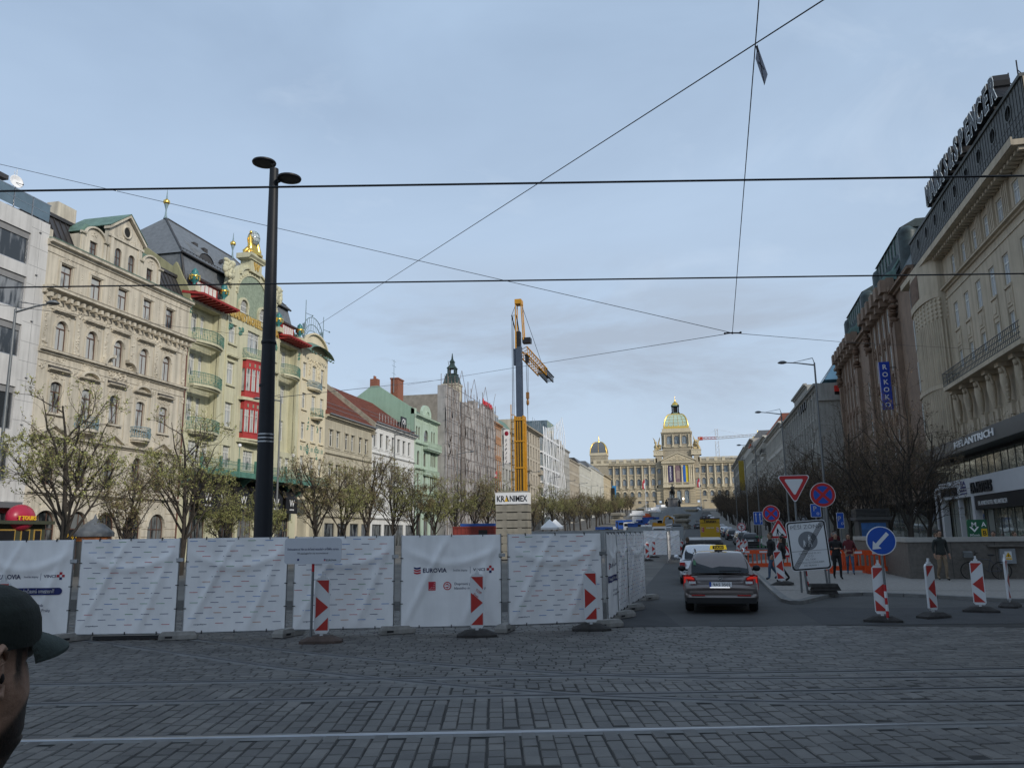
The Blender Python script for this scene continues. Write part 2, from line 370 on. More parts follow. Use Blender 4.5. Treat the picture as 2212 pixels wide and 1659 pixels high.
# ================================================================ white office building (left edge)
def white_office():
 y0 = 24.0; r = left_root('office_building', 'white stone clad office building with wide dark windows at the far left', y0)
 w = 19.5; b = MB(); ops = []
 rows = [(19.45, 21.6), (16.45, 18.65), (13.4, 15.5), (8.8, 11.5), (5.6, 7.9)]
 cols = [(0.8, 4.6), (6.2, 11.2), (12.9, 18.0)]
 for z0, z1 in rows:
  for a, c in cols: ops.append((a, c, z0, z1))
 ops.append((1, 18.6, 0.2, 4.0))
 wall(b, 0, w, -.5, 22.75, ops, .22)
 side_wall(b, 0, [(0, -.5), (0, 22.75), (14, 22.75), (14, -.5)]); side_wall(b, w - .3, [(0.01, -.5), (0.01, 22.7), (14, 22.7), (14, -.5)])
 b.box(.02, w - .02, .3, 14, 22.4, 22.7)
 for i in range(15):                                            # cladding joints as fine dark lips
  z = 4.4 + i * 1.26
  b.box(18.02, w, -.004, .002, z, z + .022, 1)
  b.box(0, .78, -.004, .002, z, z + .022, 1)
 for x in (18.75,): b.box(x, x + .02, -.003, .002, 4.5, 22.7, 1)
 for z in (12.2, 9.2, 15.9, 19.0, 21.9): b.cbox(18.9 - .2, -.05, z, .16, .10, .05, 1)
 b.build('wall', [M_slab, M_joint], r)
 for z0, z1 in rows:
  for a, c in cols:
   f = MB(); W_ = c - a; h = z1 - z0
   for x in (0, W_ * .5, W_ - .07): f.box(x, x + .07, 0, .08, 0, h)
   f.box(.07, W_ - .07, .002, .078, 0, .08); f.box(.07, W_ - .07, -.02, .10, h - .42, h, 1); f.box(W_ * .25, W_ * .25 + .05, .002, .078, .08, h - .42)
   o = f.build('window', [M_alu, M_joint], r, (a, .12, z0))
   p = MB(); p.poly([(0, .05, 0), (W_, .05, 0), (W_, .05, h), (0, .05, h)]); p.build('window_pane', G_lit, o)
 s = MB(); shopfront(s, 1, 18.6, .2, 4.0, 0, 1, .14, 5); s.box(0.5, 18.9, -.5, 0, 4.0, 4.35, 2); s.build('shopfront', [M_red, G_dark, M_zinc], r)
 t = MB()
 for x0, x1 in [(i * 1.5 + 9, i * 1.5 + 10.42) for i in range(7)]: t.poly([(x0, .06, 22.9), (x1, .06, 22.9), (x1, .06, 24.05), (x0, .06, 24.05)], 1); t.box(x0 - .03, x0 + .03, .05, .11, 22.7, 24.1)
 t.box(9, 19.5, .05, .10, 24.05, 24.12); t.box(9, 19.5, 3.5, 3.56, 23.9, 23.97); t.box(9, 19.5, .05, .1, 23.45, 23.48)
 for k in range(4): t.box(17.6, 19.4, .5 + k * .4, .54 + k * .4, 23 + .2 * k, 23.04 + .2 * k)
 t.build('terrace_railing', [M_steel, mat('tinted balustrade glass', (.10, .15, .19), .05, spec=.6)], r)
 p = MB(); p.box(8, 16.9, 2.2, 9, 22.7, 25.2, 1); p.box(7.5, 17.4, 1.6, 9.5, 25.2, 25.5, 0); p.box(16.2, 17.2, 2.1, 3, 22.7, 25.1, 2); p.build('roof_pavilion', [M_tin, G_dark, M_whitep], r)
 d = thing('satellite_dish', 'white satellite dish on a thin mast on the terrace of the white office building', 'satellite dish', (-42.6, 42.0, 25.1))
 q = MB(); q.tube((0, 0, -2.4), (0, 0, 1.1), .035, .025, 6); q.tube((.02, -.2, .9), (.02, -.2, -1), .02, .02, 5); q.build('mast', M_steel, d)
 q = MB().at(Matrix.Rotation(R(80), 4, 'Y') @ Matrix.Rotation(R(15), 4, 'X')); q.lathe([(.01, .0), (.25, .04), (.42, .13), (.45, .17), (.40, .14), (.2, .05)], 18, (0, 0, .0)); q.build('dish', M_whitep, d, (.05, -.1, .15))
 a = MB(); a.tube((0, 0, 0), (.45, .15, -.15), .02, .02, 5); a.ball((.47, .16, -.15), .05); a.build('feed_arm', M_dark, d, (.05, -.1, .15))
 # tours balloon in front of the shop
 c = on_x(32, 1118, -40.0)
 e = thing('advertising_balloon', 'crimson egg shaped balloon with yellow TOURS lettering over the shop at the left edge', 'balloon', (c.x + .4, c.y, c.z), R(90))
 q = MB(); q.ball((0, 0, 0), .98, .6, .80, 20, 12); q.build('balloon', M_crimson, e)
 q = MB(); text(q, 'Y TOURS', T(-.12, -.60, -.14), .34, .05, 0, .025, 'CENTER'); q.build('lettering', M_yellow, e)
 q = MB(); q.tube((0, .2, -.7), (0, .9, -.75), .05, .05); q.build('bracket', M_dark, e)
white_office()

# ================================================================ cream neo-baroque house
def cream_house():
 y0 = 43.5; r = left_root('apartment_house', 'cream neo baroque house with ornate stucco, five window bays and a gabled attic', y0)
 w = 15.7; xs = [1.82, 4.67, 7.47, 10.35, 13.15]; b = MB(); o = MB(); ops = []
 for x in xs:
  ops += [(x - .52, x + .52, 18.88, 20.48), (x - .50, x + .50, 14.5, 16.55, True), (x - .50, x + .50, 10.32, 12.4, .28), (x - .5, x + .5, 5.6, 8.08, True)]
 for x in xs: ops.append((x - 1.0, x + 1.0, 0, 3.95, True))
 wall(b, 0, w, -.5, 21.6, ops, .30)
 side_wall(b, 0, [(0.01, 15), (0.01, 22.5), (12, 23.5), (12, 15)]); side_wall(b, w - .3, [(0.01, 10), (0.01, 21.5), (12, 23.5), (12, 10)])
 # attic gable
 cx = 7.55; 
 gable_ops = [(cx - 1.18, cx - .42, 22.1, 23.5, True), (cx + .32, cx + 1.08, 22.1, 23.45, True)]
 wall(b, cx - 1.95, cx + 1.85, 21.6, 24.3, gable_ops, .25, .10)
 pts = [(cx - 1.95, 24.3), (cx + 1.85, 24.3), (cx + 1.85, 24.55), (cx - .05, 26.1), (cx - 1.95, 24.8)]
 b.prism(pts, .10, .45); b.box(cx - 1.95, cx - 1.6, .11, 3.2, 21.6, 24.3); b.box(cx + 1.5, cx + 1.85, .11, 3.2, 21.6, 24.3)
 for s, xc in ((-1, cx - 3.3), (1, cx + 2.95)):
  wall(b, xc - 1.35, xc + 1.3, 21.6, 23.35, [(xc - .40, xc + .36, 22.1, 23.1)], .25, .14)
  b.box(xc - 1.35, xc - 1.1, .15, 3, 21.6, 23.3); b.box(xc + 1.05, xc + 1.3, .15, 3, 21.6, 23.3)
  pl = [(xc - 1.0, 23.35)] + [(xc - .95 * math.cos(math.pi * i / 12), 23.35 + .72 * math.sin(math.pi * i / 12)) for i in range(13)]
  b.prism(pl[1:][::-1], .141, .5); eyebrow(o, xc, 23.35, 1.9, .72, .16, n=12, th=.12, y=.13)
  o.prof([(.13, 23.3), (-.06, 23.34), (-.1, 23.46), (.13, 23.5)], xc - 1.45, xc - .95); o.prof([(.13, 23.3), (-.06, 23.34), (-.1, 23.46), (.13, 23.5)], xc + .9, xc + 1.4)
  relief(o, xc, 23.65, .7, .35, 9, y=.13)
  for dx in (-1.12, 1.05): o.box(xc + dx - .14, xc + dx + .14, .06, .139, 21.95, 23.25)
 for dx in (-1.6, 1.5): o.box(cx + dx - .16, cx + dx + .16, .02, .099, 22, 24.2)
 # pediment mouldings
 for (xa, za), (xb, zb) in (((cx - 2.1, 24.62), (cx - .05, 26.2)), ((cx - .05, 26.2), (cx + 2.0, 24.45))):
  o.prism([(xa, za), (xb, zb), (xb, zb + .22), (xa, za + .22)], -.16, .44)
 o.box(cx - 2.0, cx + 1.9, -.02, .099, 24.1, 24.28); relief(o, cx - .05, 24.45, 2.2, .25, 20, y=.1)
 o.at(T(cx - .05, .10, 25.0) @ Matrix.Rotation(R(90), 4, 'X')); o.lathe([(.36, 0), (.40, .1), (.52, .1), (.52, .0)], 16); o.at(Matrix())
 b.at(Matrix()); b.disc((cx - .05, .097, 25.0), .37, m=1)
 # cornices
 cornice(o, -.1, w + .1, 21.35, .42, .42); o.box(0, w, -.05, .001, 20.95, 21.33)
 cornice(o, -.15, w + .15, 18.05, .5, .72); o.box(0, w, -.08, .001, 17.2, 17.5)
 for i in range(27): 
  x = .2 + i * (w - .4) / 26; o.box(x - .11, x + .11, -.5, -.0, 17.84, 18.12)
  if i % 2 == 0: o.box(x - .16, x + .16, -.14, 0, 17.5, 17.82)
 cornice(o, -.05, w + .05, 14.1, .34, .34); o.box(0, w, -.05, 0, 13.6, 13.72); cornice(o, -.05, w + .05, 8.55, .3, .30); cornice(o, 0, w, 4.9, .3, .3)
 for i in range(9): o.box(0, w, -.03, 0, .4 + i * .5, .82 + i * .5) if False else None
 # pilasters & window surrounds
 px = [.35, 3.25, 6.05, 8.9, 11.75, 15.3]
 for k, x in enumerate(px):
  o.box(x - .3, x + .3, -.07, 0, 14.45, 17.2); o.box(x - .34, x + .34, -.06, 0, 9.0, 13.55)
  relief(o, x, 17.35, .62, .5, 12, d=.14, y=-.05); relief(o, x, 15.9, .28, 1.8, 22, d=.10, y=-.06); relief(o, x, 14.75, .42, .42, 7, d=.16, y=-.06); relief(o, x, 13.3, .5, .4, 9, d=.12, y=-.05)
 for k, x in enumerate(xs):
  for sx in (-.68, .68):
   o.box(x + sx - .09, x + sx + .09, -.06, 0, 18.8, 20.65); o.box(x + sx - .07, x + sx + .07, -.07, 0, 10.2, 12.5); o.box(x + sx - .07, x + sx + .07, -.05, 0, 14.5, 16.1)
  o.box(x - .75, x + .75, -.09, 0, 20.55, 20.72); relief(o, x, 20.85, .8, .3, 10, d=.06); o.box(x - .8, x + .8, -.12, .02, 18.7, 18.86)
  eyebrow(o, x, 16.05, 1.04, .52, .07, n=10, th=.16); cornice(o, x - .95, x + .95, 17.0, .2, .32); relief(o, x, 16.85, 1.5, .24, 18, d=.09)
  if k in (0, 2, 4):
   cornice(o, x - .95, x + .95, 13.0, .2, .36); o.prof([(0, 13.2), (-.34, 13.2), (-.05, 13.42), (0, 13.42)][::-1], x - .9, x + .9, 1)
  else: cornice(o, x - 1.0, x + 1.0, 12.98, .16, .32); eyebrow(o, x, 13.1, 1.6, .42, .30, n=10, th=.13)
  relief(o, x, 12.75, 1.3, .30, 22, d=.1); relief(o, x, 13.9, 1.6, .34, 16, d=.09); o.box(x - .78, x + .78, -.18, .02, 10.16, 10.3)
  if k in (0, 2, 4): relief(o, x, 9.95, .5, .3, 9, d=.12)
  relief(o, x + 1.42, 19.7, .16, 1.3, 10, d=.04); relief(o, x, 17.55, 1.3, .3, 12, d=.08)
  eyebrow(o, x, 7.57, 1.04, .52, .08, n=10, th=.16); relief(o, x, 8.35, .6, .3, 8)
  o.box(x - .75, x + .75, -.12, .02, 5.42, 5.56)
  if k in (0, 2, 4):
   o.prism([(x - 1.2, 8.85), (x, 9.45), (x, 9.62), (x - 1.2, 9.02)], -.26, 0); o.prism([(x, 9.45), (x + 1.2, 8.85), (x + 1.2, 9.02), (x, 9.62)], -.26, 0)
  eyebrow(o, x, 2.95, 2.0, 1.0, .09, n=12, th=.24)
 for s in (-1, 1):                                                  # broken segmental pediment in the middle
  for i in range(7):
   a0, a1 = math.pi * i / 12, math.pi * (i + 1) / 12
   p = lambda a, R_: (xs[2] - s * .35 - s * (1.0 * math.cos(a)) * 1 + 0, 14.45 + R_ * math.sin(a))
   q = [(xs[2] + s * (1.75 - .85 * (1 - math.cos(a0))), 14.4 + .85 * math.sin(a0)), (xs[2] + s * (1.75 - .85 * (1 - math.cos(a1))), 14.4 + .85 * math.sin(a1)), (xs[2] + s * (1.6 - .68 * (1 - math.cos(a1))), 14.4 + .62 * math.sin(a1)), (xs[2] + s * (1.6 - .68 * (1 - math.cos(a0))), 14.4 + .62 * math.sin(a0))]
   o.prism(q if s > 0 else q[::-1], -.45, 0)
 relief(o, xs[2], 13.9, 1.8, .6, 30, d=.2)
 for z in (1, 1.6, 2.2, 2.8, 3.4, 4.0, 4.5): 
  for xa in [0] + [x + 1.05 for x in xs]:
   xb = min([x - 1.05 for x in xs if x - 1.05 > xa] + [w]); o.box(xa, xb, -.05, 0, z, z + .5)
 b.build('wall', [M_cream, M_dark], r); o.build('stucco_ornament', [M_cream, M_tin], r)
 for x in xs:
  window(r, x, 18.88, 1.04, 1.6, (M_brownf, G_mid), 'T'); window(r, x, 14.5, 1.0, 2.05, (M_brownf, G_mid), 'T', True)
  window(r, x, 10.32, 1.0, 2.08, (M_brownf, G_mid), 'T'); window(r, x, 5.6, 1.0, 2.48, (M_brownf, G_dark), 'T', True)
  window(r, x, 0, 2.0, 3.95, (M_brownf, G_dark), 'W', True)
 window(r, cx - .8, 22.1, .76, 1.4, (M_brownf, G_dark), 'c', True, .22); window(r, cx + .7, 22.1, .76, 1.35, (M_brownf, G_dark), 'c', True, .22)
 for xc in (cx - 3.32, cx + 2.93): window(r, xc, 22.1, .76, 1.0, (M_brownf, G_dark), 'c', False, .28)
 for k in (1, 3): balcony(r, xs[k] - .95, xs[k] + .95, 9.55, .8, .75, M_cream, M_iron, slab=.18)
 g = MB(); g.prof([(.35, 21.8), (1.5, 24.1), (9, 24.6), (9, 21.8)][::-1], .02, w - .02); seams(g, .1, w - .1, (.35, 21.85), (1.5, 24.12), .55); g.box(0, w, 1.35, 1.7, 24.1, 24.35)
 g.build('roof', M_tin, r)
 g = MB()
 for (xa, za), (xb, zb) in (((cx - 2.15, 24.85), (cx - .05, 26.43)), ((cx - .05, 26.43), (cx + 2.05, 24.7))): g.prism([(xa, za), (xb, zb), (xb, zb + .06), (xa, za + .06)], -.2, 4.0)
 for xc in (cx - 3.3, cx + 2.95): g.prism([(xc - 1.3, 23.52), (xc + 1.3, 23.52), (xc + .8, 24.22), (xc - .8, 24.22)], .3, 2.6)
 g.prof([(-.42, 21.80), (-.44, 21.86), (.3, 21.98), (.3, 21.86)][::-1], 0, w); g.build('copper_flashing', M_copper, r)
 c = MB(); c.box(cx + 1.8, cx + 2.9, 2.6, 3.6, 23, 26.3); c.box(cx + 1.7, cx + 3.0, 2.5, 3.7, 26.3, 26.45, 1); c.box(cx - 1.7, cx + .2, 5, 6, 24, 27.4); c.build('chimney', [M_cream, M_tin], r)
 v = MB(); v.prism([(cx + 1.55, 26.5), (cx + 3.2, 26.3), (cx + 3.2, 26.62), (cx + 1.55, 26.75)], 2.3, 3.9); v.build('chimney_hood', M_copper, r)
 d = MB(); d.tube((w - .12, -.12, 0), (w - .12, -.12, 17.9), .06, .06, 6); d.build('downpipe', mat('brown downpipe', (.14, .06, .045), .5), r)
cream_house()

# ================================================================ grand hotel
def hotel():
 y0 = 59.2; r = left_root('hotel_building', 'pistachio green art nouveau grand hotel with red bay window, green balconies and gilded gable', y0)
 w = 20.3; L = lambda Y: Y - y0; b = MB(); o = MB(); c = 10.5
 rows = [(19.8, 21.5), (15.95, 17.9), (12.0, 14.1), (8.3, 10.15)]
 # central projection
 cl, cr = 5.75, 15.3; ops = []
 for x in (L(65.95), 2 * c - L(65.95)):
  for z0, z1 in rows: ops.append((x - .58, x + .58, z0, z1 + .1))
 ops += [(c - 1.1, c + 1.1, 19.65, 21.7), (c - .95, c + .95, 8.3, 10.15)]
 ops += [(c - 1.3, c + 1.3, 0, 6.3, True), (cl + .5, cl + 3.0, 0, 6.25, True), (cr - 3.0, cr - .5, 0, 6.25, True)]
 wall(b, cl, cr, -.5, 22.25, ops, .30)
 # recessed side bays: narrow pier, recess, pier
 bays = []
 for x0, x1, wl_ in ((0, cl, [(.95, 2.5), (2.95, 3.55)]), (cr, w, [(cr + .9, cr + 1.9), (cr + 2.35, cr + 3.3)])):
  rec0, rec1 = x0 + .35, x1 - (.95 if x0 == 0 else .75); D = .85
  ops = [(rec0, rec1, 10.7, 22.0)]
  for a, d in wl_: ops.append((a, d + (.35 if x0 == 0 else 0), 8.3, 10.15))
  ops += [((x0 + x1) / 2 - 1.25, (x0 + x1) / 2 + 1.25, 0, 6.2, True)]
  wall(b, x0, x1, -.5, 22.25, ops, .30)
  b.poly([(rec1, .25, 10.7), (rec1, D, 10.7), (rec1, D, 22), (rec1, .25, 22)]); b.poly([(rec0, .25, 10.7), (rec0, D, 10.7), (rec0, D, 22), (rec0, .25, 22)])
  b.poly([(rec0, .25, 10.7), (rec1, .25, 10.7), (rec1, D, 10.7), (rec0, D, 10.7)]); b.poly([(rec0, .25, 22), (rec1, .25, 22), (rec1, D, 22), (rec0, D, 22)])
  iops = []
  for z0, z1 in rows[:3]:
   for a, d in wl_: iops.append((max(a, rec0 + .08), min(d, rec1 - .08), z0, z1)); bays.append((max(a, rec0 + .08), min(d, rec1 - .08), z0, z1, D + .12))
  for a, d in wl_: bays.append((a, d + (.35 if x0 == 0 else 0), 8.3, 10.15, .16))
  wall(b, rec0, rec1, 10.7, 22, iops, .25, D)
 side_wall(b, -.02, [(0.02, 15), (0.02, 22.7), (1.6, 25.6), (1.9, 25.2), (6, 28.2), (8, 28.2), (14, 26), (14, 15)], 1); side_wall(b, w - .28, [(0.03, 14), (0.03, 22.7), (1.6, 25.5), (9, 26), (9, 14)], 0)
 # gable wall (slightly set back)
 gy = .35; gp = [(cl - .2, 22.25), (cr + .2, 22.25), (cr + .15, 23.6), (cr - .35, 25.0), (cr - .7, 26.6), (c + 3.55, 27.2)]
 arc = [(c + 3.55 * math.cos(math.pi * i / 18), 26.0 + 2.45 * math.sin(math.pi * i / 18)) for i in range(1, 18)]
 gp += arc + [(c - 3.55, 27.2), (cl + .7, 26.6), (cl + .35, 25.0), (cl - .15, 23.6)]
 b.prism(gp, gy, gy + .5)
 ms = [(c + 2.75 * math.cos(math.pi * i / 20), 24.9 + 2.45 * math.sin(math.pi * i / 20)) for i in range(21)]
 b.prism([(c - 2.75, 23.3), (c + 2.75, 23.3)] + ms, gy - .03, gy + .1, 2)
 for i in range(20): 
  a0 = math.pi * i / 20; o.ball((c + 2.95 * math.cos(a0 + .08), gy - .04, 24.9 + 2.62 * math.sin(a0 + .08)), .12, .08, .12, 6, 4)
 eyebrow(o, c, 24.9, 5.5, 2.45, .10, n=20, th=.12, y=gy - .02)
 for s in (-1, 1):
  xg = c + s * 1.75; eyebrow(o, xg, 23.9, 1.3, .65, .22, n=10, th=.22, y=gy - .04)
  for sx in (-.76, .76): o.box(xg + sx - .11, xg + sx + .11, gy - .22, gy, 23.25, 23.9)
  p = MB(); pl = [(xg - .62, 23.3), (xg + .62, 23.3)] + [(xg + .62 * math.cos(math.pi * i / 10), 23.9 + .62 * math.sin(math.pi * i / 10)) for i in range(11)]
  f = MB(); f.prism(pl, gy - .06, gy - .035); g_ = f.build('window_pane', G_dark, None)
  q = MB(); [q.box(xg + d - .025, xg + d + .025, gy - .09, gy - .06, 23.3, 24.45) for d in (-.4, -.2, 0, .2, .4)]; q.box(xg - .6, xg + .6, gy - .092, gy - .062, 23.3, 23.4)
  q.box(xg - .6, xg + .6, gy - .093, gy - .063, 23.86, 23.93); wo_ = q.build('window', M_whitef, r); g_.parent = wo_
  # scrolling shoulders and the stone tree bouquets
  relief(o, c + s * 4.55, 26.9, 1.5, 1.5, 46, d=.32, y=gy - .1); relief(o, c + s * 4.25, 25.6, .6, 1.0, 12, d=.25, y=gy - .1); relief(o, c + s * 4.9, 23.6, .7, .9, 10, d=.16, y=gy)
 # pedestal for the statue
 o.box(c - 1.0, c + 1.0, gy - .28, gy + .9, 27.7, 29.0); o.prof([(gy - .3, 29.0), (gy - .55, 29.25), (gy - .55, 29.5), (gy + 1.1, 29.5), (gy + 1.1, 29.0)][::-1], c - 1.5, c + 1.5); o.box(c - 1.3, c + 1.3, gy - .42, gy + 1, 28.9, 29.0)
 eyebrow(o, c, 27.0, 4.6, 1.0, .2, n=14, th=.2, y=gy); 
 # string courses, sills, hoods, ornament
 for x in (L(65.95), 2 * c - L(65.95)):
  for i, (z0, z1) in enumerate(rows):
   o.box(x - .75, x + .75, -.16, .02, z0 - .2, z0 - .02); o.box(x - .7, x + .7, -.05, 0, z1 + .12, z1 + .24)
   if i in (0, 2): relief(o, x, z0 - .4, .8, .16, 8, 0, .06); 
  cornice(o, x - .95, x + .95, 18.35, .22, .32); relief(o, x - .85, 18.1, .14, .5, 5, d=.1); relief(o, x + .85, 18.1, .14, .5, 5, d=.1)
  o.box(x - .95, x - .88, -.04, 0, 11.2, 15.1); o.box(x + .88, x + .95, -.04, 0, 11.2, 15.1)
 for xx in (cl + .6, c - 2.3, c + 2.3, cr - .6, .2, w - .4): relief(o, xx, 21.35, .8 if 1 < xx < 19 else .4, .75, 16, 1, .08)
 for z in (20.3, 20.5, 20.7, 20.9): o.box(4.85, 5.7, -.02, 0, z, z + .07); o.box(cr + .02, cr + .5, -.02, 0, z, z + .07)
 o.box(cl - .03, cl + .12, -.10, .0, 8, 22.25); o.box(cr - .12, cr + .03, -.1, 0, 8, 22.25)
 cornice(o, 0, w, 6.6, .3, .3)
 b.build('wall', [M_hotel, M_olive, M_mosaic], r); o.build('stucco_ornament', [M_hotel, M_rail_green], r)
 for x in (L(65.95), 2 * c - L(65.95)):
  for z0, z1 in rows: window(r, x, z0, 1.16, z1 - z0 + .1, (M_whitef, G_mid), 'tg')
 window(r, c, 19.65, 2.2, 2.05, (M_whitef, G_mid), 'Wg'); window(r, c, 8.3, 1.9, 1.85, (M_whitef, G_mid), 'Wg')
 for a, d, z0, z1, yy in bays: window(r, (a + d) / 2, z0, d - a, z1 - z0, (M_whitef, G_mid), 'Wg' if d - a > 1.3 else 'tg', False, yy)
 for x in (c, cl + 1.75, cr - 1.75, cl / 2, (cr + w) / 2): window(r, x, 0, 2.5, 6.2, (M_brownf, G_dark), 'W', True, .2)
 # balconies
 for zf in (18.75, 14.95, 11.05): balcony(r, .6, 4.75, zf, .98, .95, M_hotel, M_rail_green, slab=.2)
 balcony(r, cr + .75, w - .75, 18.75, .98, .9, M_hotel, M_rail_green, slab=.2)
 balcony(r, c - 1.85, c + 1.85, 18.85, .9, 1.0, M_hotel, M_rail_green, slab=.15)
 # red two-storey bow window
 bw = MB(); g = MB(); pts = bow(c - 1.8, c + 1.8, .85, 12); n = len(pts)
 def ring(z, k=1.0): return [(px, py * k, z) for px, py in pts]
 def strip(mb, z0, z1, k=1.0, m=0):
  a = ring(z0, k); d = ring(z1, k)
  for i in range(n - 1): mb.poly([a[i], a[i + 1], d[i + 1], d[i]], m)
  mb.poly([(pts[0][0], 0, z0), a[0], d[0], (pts[0][0], 0, z1)], m); mb.poly([a[-1], (pts[-1][0], 0, z0), (pts[-1][0], 0, z1), d[-1]], m)
 for zb, zt in ((11.2, 14.75), (15.1, 18.65)):
  strip(bw, zb, zb + .55, 1.0); strip(bw, zt - .85, zt, 1.0); strip(bw, zt - .12, zt, 1.08); strip(bw, zb + .5, zb + .6, 1.05)
  strip(g, zb + .5, zt - .8, .96)
  for i in range(n):
   px, py = pts[i]
   if i % 2 == 0: bw.box(px - .07, px + .07, py - .03, py + .06, zb + .5, zt - .8)
  for i in range(0, n - 1):
   (ax, ay), (bx, by) = pts[i], pts[i + 1]; mx, my = (ax + bx) / 2, (ay + by) / 2
   if i % 2: bw.box(mx - .14, mx + .14, my - .015, my + .03, zt - .62, zt - .3, 1)
   g.box(mx - .03, mx + .03, my - .0, my + .04, zb + .5, zt - .8, 1)
  a = ring(zt - 1.45, .99)
  for i in range(n - 1): g.path([a[i], a[i + 1]], .035, 4, 1)
  bw.poly([(c - 1.8, 0, zt)] + ring(zt, 1.0) + [(c + 1.8, 0, zt)]); bw.poly([(c - 1.8, 0, zb)] + ring(zb, 1.0) + [(c + 1.8, 0, zb)])
 bo = bw.build('bay_window', [M_red, M_mosaic], r); g.build('window_pane', [G_mid, M_whitef], bo)
 s = MB(); pl = [(c - 2.3, 0)] + [(px * 1.0 + (px - c) * .22, py * 1.15) for px, py in pts] + [(c + 2.3, 0)]
 for za, zb, k in ((11.0, 11.18, 1), (10.8, 11.0, .85), (14.78, 15.06, .95)):
  q = [(px, py * k) for px, py in pl]; m_ = len(q); s.add([(px, py, za) for px, py in q] + [(px, py, zb) for px, py in q], [tuple(range(m_)), tuple(range(2 * m_ - 1, m_ - 1, -1))] + [(i, (i + 1) % m_, (i + 1) % m_ + m_, i + m_) for i in range(m_)])
 s.build('bay_base', M_hotel, r)
 # red eaves
 for x0, x1 in ((-.05, cl - .05), (cr + .05, w + .05)):
  e = MB(); e.prof([(.8, 22.75), (-1.25, 22.45), (-1.3, 22.62), (.8, 22.98)][::-1], x0, x1)
  for i in range(9): 
   x = x0 + .25 + i * (x1 - x0 - .5) / 8; e.prof([(.1, 22.30), (-1.15, 22.34), (-1.2, 22.46), (.1, 22.66)][::-1], x - .09, x + .09)
  e.build('eaves', M_red, r)
  a, d = x0 + 1.2, x1 - 1.2; f = MB(); f.box(a, d, .35, 2.5, 22.9, 24.35); f.prof([(.1, 24.3), (.0, 24.4), (2.6, 25.2), (2.6, 24.3)][::-1], a - .4, d + .4, 2)
  for k in range(5):
   q0 = a + .15 + k * (d - a - .3) / 5; f.box(q0 + .06, q0 + (d - a - .3) / 5 - .06, .335, .36, 23.2, 24.15, 1)
  f.build('dormer', [M_red, M_whitef, M_slate], r)
 # lettering
 t = MB(); text(t, 'GRAND HOTEL EVROPA', T(c, -.06, 22.32), 1.02, .10, 0, .04, 'CENTER', 9.3); text(t, 'W', T(c, gy - .32, 28.05), .95, .12, 0, .05); t.build('gilded_lettering', M_goldp, r)
 # roof
 g = MB(); e0, e1 = 22.75, 26.6
 A = [(.1, .5, e0), (w - .1, .5, e0), (w - .1, 13, e0), (.1, 13, e0)]; B_ = [(.5, 1.5, e1), (w - .5, 1.5, e1), (w - .5, 12, e1), (.5, 12, e1)]
 g.add(A + B_, [(0, 1, 5, 4), (1, 2, 6, 5), (2, 3, 7, 6), (3, 0, 4, 7)], 0)
 Cc = [(.3, 1.25, e1), (w - .3, 1.25, e1), (w - .3, 12.2, e1), (.3, 12.2, e1), (4.4, 6.2, 31.8), (w - 4.4, 6.2, 31.8)]
 g.add(Cc, [(0, 1, 5, 4), (1, 2, 5), (2, 3, 4, 5), (3, 0, 4)], 0)
 for p, q in ((Cc[0], Cc[4]), (Cc[4], Cc[5]), (Cc[1], Cc[5]), (Cc[0], Cc[1]), (A[0], B_[0])): g.tube(p, q, .11, .11, 5, 1)
 for i in range(40): g.box(.6 + i * .48, .64 + i * .48, 1.7, 1.75, e1 + .2, e1 + .65, 1)
 g.box(.5, w - .5, 1.7, 1.74, e1 + .6, e1 + .64, 1)
 for x in (5.6, 7.2): g.prism([(x - .3, 29.0), (x + .3, 29.0), (x + .3, 29.5), (x - .3, 29.5)], 3.6, 4.2, 1)
 for x in (4.9, w - 4.9):
  for i in range(8):
   a0, a1 = math.pi * i / 8, math.pi * (i + 1) / 8
   g.poly([(x - 1.2 * math.cos(a0), 1.9, 27.2 + .8 * math.sin(a0)), (x - 1.2 * math.cos(a1), 1.9, 27.2 + .8 * math.sin(a1)), (x - 1.8 * math.cos(a1), 4.0, 29.2 + .3 * math.sin(a1)), (x - 1.8 * math.cos(a0), 4.0, 29.2 + .3 * math.sin(a0))], 0)
  g.prism([(x - 1.1, 27.2)] + [(x - 1.1 * math.cos(math.pi * i / 8), 27.2 + .72 * math.sin(math.pi * i / 8)) for i in range(9)][::-1], 1.95, 2.0, 1)
 for i in range(3): 
  for k in range(2): g.prism([(8.4 + i * 1.5 + k * .6, 28.4 + k * .3), (8.7 + i * 1.5 + k * .6, 28.4 + k * .3), (8.55 + i * 1.5 + k * .6, 28.75 + k * .3)], 2.7 + k * .25, 3.0 + k * .25, 1)
 g.build('roof', [M_slate, M_tin], r)
 for x in (4.4, w - 4.4):
  f = MB(); f.lathe([(.22, 0), (.10, .3), (.06, .9), (.22, 1.5), (.24, 1.75), (.1, 1.95), (.05, 2.4), (.02, 2.9)], 10, (x, 6.2, 31.7), 0); f.lathe([(.06, 1.3), (.30, 1.55), (.30, 1.8), (.06, 2.0)], 8, (x, 6.2, 31.7), 1); f.build('roof_finial', [M_iron, M_gold], r)
 for x in (.45, 5.0, cr - .1, w - .45):
  f = MB(); f.lathe([(.26, 0), (.14, .12), (.12, .26), (.33, .48), (.41, .8), (.38, 1.06), (.25, 1.24), (.30, 1.31), (.16, 1.48), (.04, 1.62)], 14, (x, .0, 23.4), 0)
  for i in range(6): a = 2 * math.pi * i / 6; f.box(x + .36 * math.cos(a) - .07, x + .36 * math.cos(a) + .07, .36 * math.sin(a) - .07, .36 * math.sin(a) + .07, 23.95, 24.4, 1)
  f.lathe([(.39, .76), (.44, .8), (.44, .9), (.39, .94)], 14, (x, 0, 23.4), 1)
